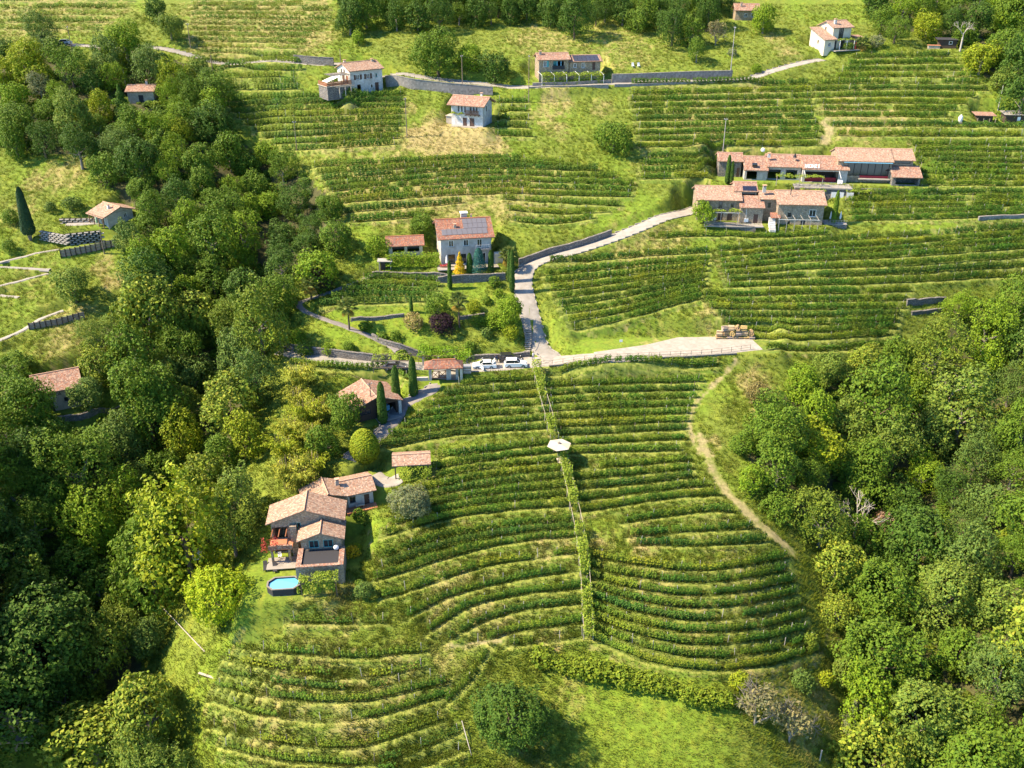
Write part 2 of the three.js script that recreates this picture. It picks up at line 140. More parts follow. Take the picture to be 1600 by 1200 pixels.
[[31.3,-245.2,38.2,-245.3,41.6,-245.4,48.4,-245.6,51.8,-245.6,58.7,-245.9,65.5,-246.1,69.0,-246.2,75.8,-246.4],0,"second vine row counted downhill below the wide bay of the upper road",16],
[[30.8,-242.9,37.7,-243.0,41.1,-243.1,47.9,-243.2,51.3,-243.3,58.2,-243.5,65.1,-243.7,68.5,-243.8,75.4,-244.0],0,"third vine row counted downhill below the wide bay of the upper road",16],
[[31.1,-240.6,37.8,-240.8,41.2,-240.8,48.0,-241.0,51.4,-241.0,58.2,-241.2,65.0,-241.4,68.4,-241.5,75.2,-241.7],0,"fourth vine row counted downhill below the wide bay of the upper road",16],
[[31.8,-238.4,38.5,-238.6,41.8,-238.6,48.5,-238.7,51.9,-238.8,58.6,-239.0,65.3,-239.2,68.7,-239.2,75.4,-239.4],0,"fifth vine row counted downhill below the wide bay of the upper road",16],
[[31.3,-236.3,38.0,-236.4,41.3,-236.4,48.0,-236.5,51.3,-236.6,58.0,-236.7,64.7,-236.9,68.1,-237.0,74.8,-237.1],0,"sixth vine row counted downhill below the wide bay of the upper road",16],
[[31.7,-234.1,38.4,-234.2,41.7,-234.2,48.5,-234.4,51.8,-234.4,58.5,-234.6,65.3,-234.7,68.6,-234.8,75.4,-234.9],0,"seventh vine row counted downhill below the wide bay of the upper road",16],
[[31.2,-231.9,38.0,-232.0,41.3,-232.1,48.1,-232.2,51.5,-232.2,58.3,-232.4,65.0,-232.5,68.4,-232.6,75.2,-232.7],0,"eighth vine row counted downhill below the wide bay of the upper road",16],
[[32.0,-229.8,38.5,-229.9,41.8,-229.9,48.3,-230.2,51.6,-230.3,58.1,-230.1,64.6,-230.3,67.9,-230.3,74.4,-230.5],0,"ninth vine row counted downhill below the wide bay of the upper road",16],
[[31.3,-227.6,37.9,-227.7,41.2,-227.7,48.1,-229.3,51.5,-229.6,58.0,-229.2,64.5,-228.7,67.8,-228.5,74.3,-228.2],0,"tenth vine row counted downhill below the wide bay of the upper road",16],
[[33.3,-223.9,37.4,-224.0,40.2,-224.1,44.3,-224.3,47.6,-227.1,52.2,-228.9],0,"first vine row counted downhill left of the winery cypress pair",17],
[[32.0,-221.5,36.0,-221.6,38.7,-221.7,42.7,-221.9,45.4,-222.1,50.8,-228.4],0,"second vine row counted downhill left of the winery cypress pair",17],
[[31.0,-219.1,34.9,-219.2,37.5,-219.3,41.5,-219.5,44.1,-219.6,49.6,-227.3],0,"third vine row counted downhill left of the winery cypress pair",17],
[[31.1,-216.8,34.4,-216.9,36.6,-216.9,40.0,-217.1,42.2,-217.2,45.5,-217.4],0,"fourth vine row counted downhill left of the winery cypress pair",17],
[[-74.0,-248.0,-67.0,-248.1,-63.3,-247.0,-55.9,-245.0,-52.3,-244.5,-45.4,-243.8,-38.3,-242.3,-35.1,-243.8,-28.4,-244.7],0,"first vine row counted downhill below the white house with the timber terrace",18],
[[-73.1,-246.2,-66.2,-246.3,-62.5,-245.1,-55.3,-243.0,-51.8,-242.5,-45.0,-242.1,-38.2,-241.2,-35.0,-242.4,-28.4,-242.7],0,"second vine row counted downhill below the white house with the timber terrace",18],
[[-71.7,-244.7,-64.9,-244.3,-61.3,-243.1,-54.2,-241.1,-50.7,-240.5,-44.1,-240.2,-37.5,-240.3,-34.3,-240.5,-27.7,-240.8],0,"third vine row counted downhill below the white house with the timber terrace",18],
[[-69.8,-242.8,-63.2,-242.0,-59.7,-240.9,-53.0,-238.9,-49.7,-238.3,-43.4,-238.1,-37.2,-238.3,-34.1,-238.4,-27.9,-238.7],0,"fourth vine row counted downhill below the white house with the timber terrace",18],
[[-67.3,-240.9,-61.0,-239.6,-57.8,-238.5,-51.5,-236.6,-48.5,-236.2,-42.7,-236.0,-36.9,-236.2,-34.0,-236.3,-28.2,-236.6],0,"fifth vine row counted downhill below the white house with the timber terrace",18],
[[-64.7,-238.7,-58.7,-237.1,-55.7,-235.9,-49.9,-234.4,-47.1,-234.0,-41.6,-233.9,-36.2,-234.1,-33.5,-234.3,-28.1,-234.6],0,"sixth vine row counted downhill below the white house with the timber terrace",18],
[[-62.3,-236.4,-56.7,-234.5,-53.9,-233.5,-48.6,-232.2,-46.0,-231.9,-41.0,-231.8,-36.1,-232.1,-33.6,-232.2,-28.6,-232.5],0,"seventh vine row counted downhill below the white house with the timber terrace",18],
[[-59.4,-233.7,-54.2,-231.8,-49.2,-230.3,-44.4,-229.7,-42.1,-229.7,-37.4,-229.9,-32.8,-230.2,-28.2,-230.5],0,"eighth vine row counted downhill below the white house with the timber terrace",18],
[[-56.5,-230.9,-51.9,-229.1,-47.4,-228.0,-43.2,-227.6,-41.1,-227.6,-36.9,-227.8,-32.8,-228.1,-28.7,-228.4],0,"ninth vine row counted downhill below the white house with the timber terrace",18],
[[-47.4,-222.6,-38.1,-221.3,-33.6,-221.4,-24.6,-222.1,-20.1,-222.5,-11.1,-223.2,-2.1,-223.2,2.4,-222.9,11.4,-222.0],0,"first vine row counted downhill below the straw-coloured slope",19],
[[-45.8,-220.1,-36.2,-219.3,-31.5,-219.6,-22.2,-220.5,-17.5,-221.0,-8.1,-221.8,1.4,-221.7,6.1,-221.4,15.6,-220.7],0,"second vine row counted downhill below the straw-coloured slope",19],
[[-44.3,-217.7,-34.3,-217.3,-29.5,-217.8,-19.7,-219.0,-14.8,-219.6,-5.0,-220.3,4.9,-220.1,9.9,-219.9,19.8,-219.4],0,"third vine row counted downhill below the straw-coloured slope",19],
[[-42.9,-215.7,-32.6,-215.5,-27.5,-216.0,-17.3,-217.1,-12.1,-217.6,-1.8,-218.2,8.5,-217.8,13.7,-217.5,24.0,-217.0],0,"fourth vine row counted downhill below the straw-coloured slope",19],
[[-42.0,-213.8,-31.2,-213.8,-25.9,-214.3,-15.2,-215.3,-9.8,-215.7,0.9,-216.0,11.7,-215.5,17.1,-215.2,27.8,-214.6],0,"fifth vine row counted downhill below the straw-coloured slope",19],
[[-40.4,-211.7,-29.9,-211.9,-24.8,-212.4,-14.4,-213.3,-9.1,-213.6,1.4,-213.9,11.8,-213.4,17.1,-213.2,27.5,-212.7],0,"sixth vine row counted downhill below the straw-coloured slope",19],
[[-38.5,-209.5,-28.5,-210.0,-23.5,-210.5,-13.5,-211.3,-8.4,-211.6,1.7,-211.8,11.8,-211.4,16.8,-211.2,26.9,-210.8],0,"seventh vine row counted downhill below the straw-coloured slope",19],
[[-37.0,-206.3,-33.1,-206.3,-29.3,-206.6,-25.5,-207.0,-23.6,-207.2,-19.8,-207.7,-16.0,-208.1,-12.2,-208.6],0,"eighth vine row counted downhill below the straw-coloured slope",19],
[[-35.6,-203.0,-31.5,-203.0,-28.8,-203.2,-24.8,-203.6,-22.1,-204.0,-18.1,-204.5],0,"ninth vine row counted downhill below the straw-coloured slope",19],
[[-1.4,-209.9,2.6,-209.5,6.5,-209.1,10.4,-208.8,12.4,-208.6,16.3,-208.3,20.2,-208.1,24.1,-207.8],0,"first vine row counted downhill above the stone wall of the winery road",20],
[[-0.5,-206.4,2.8,-206.0,6.1,-205.6,9.5,-205.2,14.4,-205.3,17.8,-205.5,21.1,-205.7],0,"second vine row counted downhill above the stone wall of the winery road",20],
[[0.7,-202.9,4.6,-202.2,7.2,-201.9,11.1,-202.1,13.7,-202.7,17.6,-203.5],0,"third vine row counted downhill above the stone wall of the winery road",20],
[[-150.0,-293.9,-144.3,-294.1,-138.5,-294.4,-132.8,-294.6,-129.9,-294.6,-124.1,-294.6,-118.3,-294.6,-112.5,-294.6],2,"first vine row counted downhill in the field at the top left corner",21],
[[-148.0,-289.9,-142.7,-290.1,-137.4,-290.3,-132.0,-290.5,-129.3,-290.5,-123.9,-290.5,-118.5,-290.4,-113.1,-290.3],2,"second vine row counted downhill in the field at the top left corner",21],
[[-146.7,-285.9,-141.7,-286.0,-136.8,-286.2,-131.8,-286.3,-129.3,-286.4,-124.2,-286.3,-119.2,-286.2,-114.1,-286.0],2,"third vine row counted downhill in the field at the top left corner",21],
[[-145.1,-281.6,-140.5,-281.7,-135.9,-281.9,-131.4,-282.0,-124.4,-281.8,-119.7,-281.7,-115.0,-281.5],2,"fourth vine row counted downhill in the field at the top left corner",21],
[[-143.3,-277.1,-139.1,-277.2,-134.8,-277.4,-130.6,-277.5,-124.1,-277.2,-119.8,-277.0,-115.4,-276.7],2,"fifth vine row counted downhill in the field at the top left corner",21],
[[-93.4,-294.6,-87.7,-294.6,-81.9,-294.6,-76.2,-294.6,-73.3,-294.6,-67.6,-294.6,-61.9,-294.6,-56.1,-294.6],2,"first vine row counted downhill in the dry yellow field at the top",22],
[[-92.6,-292.0,-86.8,-292.0,-81.1,-292.0,-75.4,-292.0,-72.5,-291.9,-66.8,-291.9,-61.0,-291.8,-55.3,-291.8],2,"second vine row counted downhill in the dry yellow field at the top",22],
[[-91.7,-289.3,-85.9,-289.3,-83.0,-289.3,-77.2,-289.3,-74.2,-289.3,-68.4,-289.2,-62.6,-289.1,-59.6,-289.0,-53.8,-288.9],2,"third vine row counted downhill in the dry yellow field at the top",22],
[[-91.6,-286.6,-85.8,-286.7,-82.9,-286.7,-77.1,-286.7,-74.2,-286.6,-68.3,-286.5,-62.5,-286.3,-59.6,-286.2,-53.8,-286.1],2,"fourth vine row counted downhill in the dry yellow field at the top",22],
[[-90.7,-283.9,-84.8,-284.1,-81.9,-284.2,-75.9,-284.0,-72.9,-283.9,-66.9,-283.6,-61.0,-283.4,-58.0,-283.2,-52.1,-283.0],2,"fifth vine row counted downhill in the dry yellow field at the top",22],
[[-90.2,-280.6,-84.7,-281.1,-79.1,-281.1,-73.3,-280.6,-70.4,-280.2,-64.7,-279.8,-59.1,-279.5,-53.5,-279.3],2,"sixth vine row counted downhill in the dry yellow field at the top",22],
[[-89.1,-277.6,-84.0,-278.4,-78.7,-278.4,-73.1,-277.3,-70.3,-276.7,-64.9,-276.0,-59.6,-275.7,-54.3,-275.4],2,"seventh vine row counted downhill in the dry yellow field at the top",22],
[[-88.0,-274.9,-83.4,-276.0,-78.5,-275.8,-73.2,-274.2,-70.6,-273.4,-65.5,-272.4,-60.6,-272.0,-55.7,-271.7],2,"eighth vine row counted downhill in the dry yellow field at the top",22],
[[-86.2,-272.5,-82.2,-273.6,-77.6,-272.8,-72.8,-271.1,-65.8,-269.1,-61.3,-268.4,-56.9,-268.1],2,"ninth vine row counted downhill in the dry yellow field at the top",22],
[[-85.6,-269.2,-81.9,-270.5,-77.6,-270.1,-73.0,-268.5,-66.2,-266.1,-61.9,-265.2,-57.7,-264.8],2,"tenth vine row counted downhill in the dry yellow field at the top",22],
[[-84.0,-266.5,-80.5,-267.6,-76.6,-267.3,-72.4,-265.8,-66.1,-263.3,-62.1,-262.3,-58.2,-261.7],2,"eleventh vine row counted downhill in the dry yellow field at the top",22],
[[-82.9,-260.7,-79.1,-262.5,-74.7,-262.4,-69.9,-260.8,-67.4,-259.9,-62.7,-258.3,-58.2,-257.4,-53.8,-257.0],0,"first vine row counted downhill left of the white terrace house",23],
[[-79.9,-258.4,-76.6,-259.5,-72.9,-259.2,-69.0,-257.9,-63.1,-255.9,-59.3,-254.9,-55.6,-254.4],0,"second vine row counted downhill left of the white terrace house",23],
[[-76.1,-256.4,-71.9,-256.3,-68.9,-255.5,-64.3,-254.0,-61.3,-253.0,-57.0,-252.1],0,"third vine row counted downhill left of the white terrace house",23],
[[-75.1,-254.2,-71.0,-254.1,-68.1,-253.3,-63.6,-251.7,-60.7,-250.8,-56.5,-249.9],0,"fourth vine row counted downhill left of the white terrace house",23],
[[-75.4,-251.9,-71.1,-252.1,-67.9,-251.3,-63.0,-249.6,-59.9,-248.6,-55.3,-247.7],0,"fifth vine row counted downhill left of the white terrace house",23],
[[-31.3,-184.6,-27.6,-184.8,-25.1,-184.9,-21.4,-184.7,-18.9,-184.5,-15.1,-184.2],0,"first vine row counted downhill in the garden below the red-roofed annexe",24],
[[-33.4,-182.8,-29.3,-183.0,-26.6,-183.1,-22.5,-183.0,-19.8,-182.9,-15.7,-182.7],0,"second vine row counted downhill in the garden below the red-roofed annexe",24],
[[-34.8,-181.0,-31.9,-181.1,-29.0,-181.3,-26.2,-181.4,-21.8,-181.4,-18.9,-181.3,-16.1,-181.3],0,"third vine row counted downhill in the garden below the red-roofed annexe",24],
[[-36.7,-179.3,-33.7,-179.4,-30.6,-179.6,-27.6,-179.7,-23.1,-179.8,-20.0,-179.8,-17.0,-179.8],0,"fourth vine row counted downhill in the garden below the red-roofed annexe",24],
[[-38.9,-177.7,-35.6,-177.7,-32.3,-177.8,-29.0,-178.0,-24.1,-178.2,-20.8,-178.3,-17.5,-178.4],0,"fifth vine row counted downhill in the garden below the red-roofed annexe",24],
[[-12.0,-184.9,-9.7,-185.1,-7.4,-185.3,-4.3,-185.3,-2.0,-185.2],0,"single vine row under the blue conifer by the solar roof house",25],
[[-3.2,-242.8,-1.2,-242.5,1.3,-242.5,3.3,-242.5],0,"first vine row counted downhill to the right of the whitewashed balcony house",26],
[[-2.6,-241.6,-0.8,-240.1,1.5,-239.7,3.3,-239.6],0,"second vine row counted downhill to the right of the whitewashed balcony house",26],
[[-3.5,-240.6,-1.1,-236.9,1.8,-236.8,4.1,-236.7],0,"third vine row counted downhill to the right of the whitewashed balcony house",26],
[[-3.6,-234.0,-1.4,-234.2,1.4,-234.1,3.6,-233.9],0,"fourth vine row counted downhill to the right of the whitewashed balcony house",26],
[[-3.5,-231.3,-1.1,-231.4,1.9,-231.2,4.3,-231.0],0,"fifth vine row counted downhill to the right of the whitewashed balcony house",26],
[[-32.5,-107.5,-30.5,-107.4,-28.4,-107.4,-26.4,-107.3,-23.3,-107.3,-21.3,-107.3,-19.3,-107.3],3,"single vine row below the pool lawn",27],
[[-40.5,-105.7,-35.9,-104.2,-33.7,-103.6,-29.5,-102.9,-27.4,-102.6,-23.3,-102.3,-19.3,-102.4,-17.3,-102.6,-13.2,-103.0],3,"first vine row counted downhill on the rough meadow below the pool",28],
[[-42.1,-104.6,-37.1,-102.4,-34.7,-101.6,-30.2,-100.4,-28.0,-100.0,-23.6,-99.6,-19.4,-99.7,-17.3,-100.0,-13.1,-100.7],3,"second vine row counted downhill on the rough meadow below the pool",28],
[[-42.1,-102.7,-36.8,-100.5,-34.4,-99.6,-29.6,-98.6,-27.3,-98.2,-22.7,-97.9,-18.3,-98.3,-16.1,-98.7,-11.7,-99.5],3,"third vine row counted downhill on the rough meadow below the pool",28],
[[-42.8,-101.2,-37.0,-98.7,-34.4,-97.8,-29.2,-96.8,-26.8,-96.5,-21.9,-96.4,-17.2,-97.0,-14.8,-97.5,-10.1,-98.4],3,"fourth vine row counted downhill on the rough meadow below the pool",28],
[[-43.5,-99.6,-37.4,-96.6,-34.6,-95.6,-29.2,-94.4,-26.6,-94.1,-21.5,-94.1,-16.6,-95.1,-14.2,-95.7,-9.3,-97.1],3,"fifth vine row counted downhill on the rough meadow below the pool",28],
[[-42.7,-96.2,-36.9,-93.4,-34.2,-92.4,-29.1,-91.3,-26.6,-91.0,-21.7,-90.8,-17.1,-91.7,-14.9,-92.4,-10.3,-93.8],3,"sixth vine row counted downhill on the rough meadow below the pool",28],
[[-40.2,-93.1,-36.5,-91.5,-34.8,-90.8,-31.4,-89.8,-29.8,-89.5,-26.5,-89.1,-23.3,-88.8,-21.8,-88.7,-18.7,-88.9],3,"seventh vine row counted downhill on the rough meadow below the pool",28],
[[-17.4,-89.0,-15.1,-89.7,-13.6,-90.2,-11.3,-91.0,-9.8,-91.5,-7.5,-92.4],3,"first vine row counted downhill by the leaning poles beside the dark round tree",29],
[[-17.3,-87.9,-14.9,-88.2,-13.3,-88.4,-11.0,-88.9,-9.5,-89.4,-7.3,-90.2],3,"second vine row counted downhill by the leaning poles beside the dark round tree",29],
[[-8.9,-96.5,-7.6,-97.6,-6.3,-98.8,-5.0,-100.7,-4.1,-102.2],3,"single vine row climbing towards the path fork",30],
[[-43.5,-163.6,-39.8,-162.4,-36.1,-161.5,-32.6,-160.9,-30.8,-160.7,-27.4,-160.8,-24.1,-161.4,-20.3,-159.2],0,"single vine row under the stone wall road",31]
];
const ROADS = {"upper":[[-129.8,-268.8,-120.4,-267.3,-111.3,-266.1,-96.5,-265.8,-90.9,-264.2,-84.7,-263.0,-68.8,-261.2,-50.8,-257.0,-40.8,-257.7,-32.6,-254.4,-25.1,-252.1,-16.6,-250.4,-6.6,-249.1,6.6,-246.9,26.5,-249.1,39.8,-249.9,51.5,-250.4,60.8,-250.8,68.1,-254.2,76.3,-257.5,83.0,-259.9],3.2],"winery":[[44.0,-213.3,38.1,-206.9,28.6,-200.8,19.8,-196.3,12.6,-193.1,5.5,-190.4,3.0,-188.0,2.2,-184.2,2.9,-178.7,4.4,-172.4,5.7,-168.2,7.1,-166.5,8.3,-163.6],3.9],"parking":[[-8.0,-161.3,-1.2,-162.1,6.3,-163.6,18.6,-162.2,31.3,-164.5,39.1,-165.7,48.9,-167.8],4.4],"lower":[[-46.6,-168.1,-37.8,-164.8,-30.0,-163.4,-20.0,-163.0,-12.6,-163.9,-6.8,-161.6],3.4],"drive":[[-13.5,-158.3,-15.5,-155.7,-17.3,-154.5,-20.4,-152.6,-21.9,-148.1,-23.3,-145.3,-25.4,-142.7,-27.4,-140.5,-28.6,-138.5],2.9],"court":[[-13.2,-158.5,-12.8,-161.6,-12.2,-163.8],5.0],"forecourt":[[-24.1,-136.3,-21.5,-133.9,-19.2,-134.9],3.0],"garden":[[-22.4,-165.4,-26.8,-168.9,-32.9,-171.8,-39.2,-174.7,-43.3,-177.3,-44.2,-179.3,-40.1,-180.8,-34.3,-183.2,-29.0,-187.2],1.3],"z1":[[-99.2,-194.4,-104.4,-192.5,-110.1,-189.4],0.9],"z2":[[-109.9,-188.8,-104.2,-188.2,-98.8,-187.7],0.9],"z3":[[-98.7,-187.5,-102.9,-184.8,-107.4,-182.4],0.9],"z4":[[-106.7,-180.5,-102.2,-179.5],0.9],"z5":[[-92.4,-176.9,-95.2,-174.7,-98.9,-170.5,-101.8,-167.8],1.1],"terraceF":[[-100.0,-201.6,-96.4,-202.0,-91.4,-203.4],2.0]};
const TRAILS = [[[43.5,-162.5,37.9,-156.7,32.7,-149.3,32.5,-143.1,33.2,-139.8],0.55],[[33.7,-144.6,34.5,-139.4,35.6,-133.8,38.6,-128.8,42.3,-125.2,45.9,-123.4],1.25],[[51.4,-122.3,51.5,-117.4,49.6,-111.9,46.0,-106.2],0.35],[[-8.9,-103.5,-5.2,-104.1,-0.9,-104.5],0.5],[[78.2,-235.6,78.6,-232.9,76.5,-229.3],1.6],[[-23.6,-124.6,-22.7,-121.2,-22.0,-118.5],0.35]];
const BL = [[-17.32,-230.79,7.09,0,1.0],[-23.62,-230.79,3.94,0,1],[-10.19,-229.3,6.27,0,1],[-4.68,-227.17,4.68,0,0.8],[-25.88,-240.34,1.94,0,0.6],[-14.89,-212.45,10.42,0,0.56],[-30.7,-222.19,9.21,0,0.38],[-35.78,-212.73,8.95,0,0.38],[-26.43,-208.21,7.34,0,0.45],[-41.33,-234.01,12.72,0,0.3],[-1.49,-212.45,8.93,0,0.45],[7.5,-214.6,6.0,0,0.3],[11.39,-242.51,4.88,0,0.6],[8.04,-238.19,3.22,0,0.52],[22.64,-240.34,3.23,0,0.45],[11.09,-232.9,3.17,0,0.52],[-72.52,-280.1,19.94,0,0.46],[-79.89,-271.86,12.43,0,0.46],[-58.28,-271.24,10.6,0,0.49],[-87.05,-287.8,11.11,0,0.45],[-59.56,-289.68,9.31,0,0.41],[-134.47,-285.83,20.26,0,0.34],[-118.52,-287.77,11.11,0,0.3],[-106.39,-218.92,6.08,0,0.45],[-111.32,-215.68,4.51,0,0.45],[-112.29,-206.1,4.38,0,0.38],[46.46,-157.79,3.67,0,0.68],[46.15,-150.05,2.13,0,0.6],[36.67,-143.23,1.6,0,0.6],[30.52,-132.77,1.31,0,0.3],[21.61,-121.36,3.09,0,0.6],[14.4,-121.34,2.57,0,0.45],[10.45,-124.48,2.09,0,0.38],[6.15,-120.73,4.1,0,0.38],[-9.92,-114.34,3.97,0,0.38],[-10.59,-108.52,2.89,0,0.45],[-3.85,-108.52,3.85,0,0.41],[-16.62,-123.21,4.15,0,0.19],[-28.51,-105.84,5.7,0,0.34],[-31.9,-97.35,5.47,0,0.3],[-21.57,-95.19,5.39,0,0.3],[-33.91,-92.89,3.57,0,0.45],[-16.52,-99.27,4.59,0,0.3],[-9.26,-100.99,2.78,0,0.38],[-1.9,-106.06,2.85,0,0.38],[21.53,-111.66,5.87,0,0.26],[27.0,-108.71,5.79,0,0.26],[37.74,-113.3,5.96,0,0.26],[28.18,-195.93,8.45,0,0.45],[13.94,-192.93,4.18,0,0.38],[37.02,-198.94,4.27,0,0.3],[8.83,-271.23,12.36,0,0.38],[27.93,-267.27,13.96,0,0.3],[44.15,-271.23,8.83,0,0.22],[32.35,-223.27,4.62,0,0.26],[47.96,-236.07,9.59,0,0.34],[40.68,-242.51,8.14,0,0.22],[63.19,-231.85,7.9,0,0.34],[61.83,-242.51,9.76,0,0.26],[87.65,-274.71,3.58,0,0.45],[74.24,-263.6,4.32,0,0.45],[72.41,-271.23,3.53,0,0.45],[84.72,-236.07,7.99,0,0.6],[94.42,-236.49,4.8,0,0.52],[29.23,-167.51,5.08,0,0.3],[40.37,-174.0,3.91,0,0.38],[-100.0,-184.23,8.11,0,0.19],[-89.81,-173.89,5.21,0,0.45],[-88.08,-189.18,2.75,0,0.6],[-84.76,-184.88,2.44,0,0.68],[-89.58,-169.23,6.4,0,0.38],[-25.38,-111.14,2.93,0,0.38],[5.63,-103.7,2.82,0,0.3],[9.06,-96.75,3.62,0,0.26],[2.61,-88.94,3.48,0,0.3],[41.81,-97.98,5.57,0,0.38],[51.66,-111.87,2.03,0,0.45],[34.36,-100.47,2.79,0,0.3],[46.86,-101.73,2.87,0,0.45],[-31.0,-121.19,2.07,1,0.3],[17.89,-94.35,10.74,1,0.8],[22.03,-91.32,10.57,1,0.8],[11.82,-97.58,4.55,1,0.5],[-38.56,-122.66,4.17,1,0.9],[-21.82,-123.25,3.12,1,0.8],[-20.8,-173.66,7.8,1,0.9],[-30.84,-170.51,7.71,1,0.8],[-10.67,-180.54,6.67,1,0.8],[12.92,-171.48,7.75,1,0.6],[-24.89,-161.16,4.98,1,0.7],[36.09,-154.19,4.81,1,0.7],[30.61,-149.29,3.53,1,0.7],[-63.01,-247.88,9.95,1,0.7],[-74.48,-254.58,5.08,1,0.8],[-68.12,-257.67,10.22,1,0.8],[-50.01,-110.93,6.0,1,0.5],[-44.76,-103.03,5.71,1,0.5],[-36.79,-110.46,4.84,1,0.6],[95.47,-208.24,13.22,1,0.5],[95.91,-218.61,4.57,1,0.7],[87.4,-233.95,9.53,1,0.2],[29.17,-206.1,5.83,1,0.6],[21.58,-201.97,5.75,1,0.6],[-74.56,-158.12,3.73,1,0.8],[0.0,-176.99,5.26,1,0.7]];
const FP = {"ravine_upper":[-101.4,-227.6,-89.8,-230.8,-80.3,-258.4,-72.9,-238.4,-54.9,-226.9,-44.4,-214.6,-38.4,-203.8,-37.7,-193.3,-49.5,-187.0,-54.7,-183.7,-64.6,-183.7,-77.7,-185.2,-83.5,-194.8,-86.5,-209.7,-97.8,-215.7],"ravine_middle":[-84.1,-171.6,-75.9,-182.9,-64.9,-185.2,-52.1,-178.6,-50.1,-168.3,-48.8,-155.3,-48.7,-146.2,-47.5,-135.8,-46.5,-126.2,-55.5,-130.6,-66.7,-140.4,-77.5,-149.1,-74.1,-158.4,-75.9,-163.3,-85.1,-166.3],"ravine_lower":[-105.5,-150.9,-87.0,-148.6,-79.4,-148.1,-66.1,-138.0,-59.9,-129.6,-63.3,-123.5,-60.4,-113.0,-55.0,-102.7,-50.0,-94.3,-67.0,-97.4,-68.4,-100.6,-81.6,-95.4],"left_edge":[-100.0,-163.3,-95.1,-163.4,-92.8,-160.2,-87.8,-150.5,-94.4,-149.6],"grove":[-138.1,-263.6,-127.2,-271.2,-112.3,-253.1,-113.0,-271.2,-92.4,-260.5,-80.7,-256.6,-75.6,-244.2,-85.6,-226.6,-100.8,-225.4,-114.7,-225.4,-125.2,-228.7],"right":[47.1,-151.7,57.2,-160.9,67.6,-166.9,88.9,-175.3,95.7,-184.2,126.2,-187.0,79.8,-87.7,51.3,-94.3,52.5,-104.8,57.6,-113.7,58.5,-122.4,56.6,-126.1,53.4,-130.5,44.7,-132.7,41.4,-140.5,43.1,-146.7],"top_right":[104.1,-310.6,159.1,-310.6,131.0,-242.6,125.2,-247.0,120.9,-258.7,123.7,-271.3,116.2,-275.4,104.3,-277.5],"top":[-55.3,-312.5,67.1,-312.5,55.4,-275.4,46.8,-277.5,33.2,-285.8,18.5,-287.0,0.0,-288.5,-14.8,-287.0,-29.6,-287.0,-46.7,-283.8]};
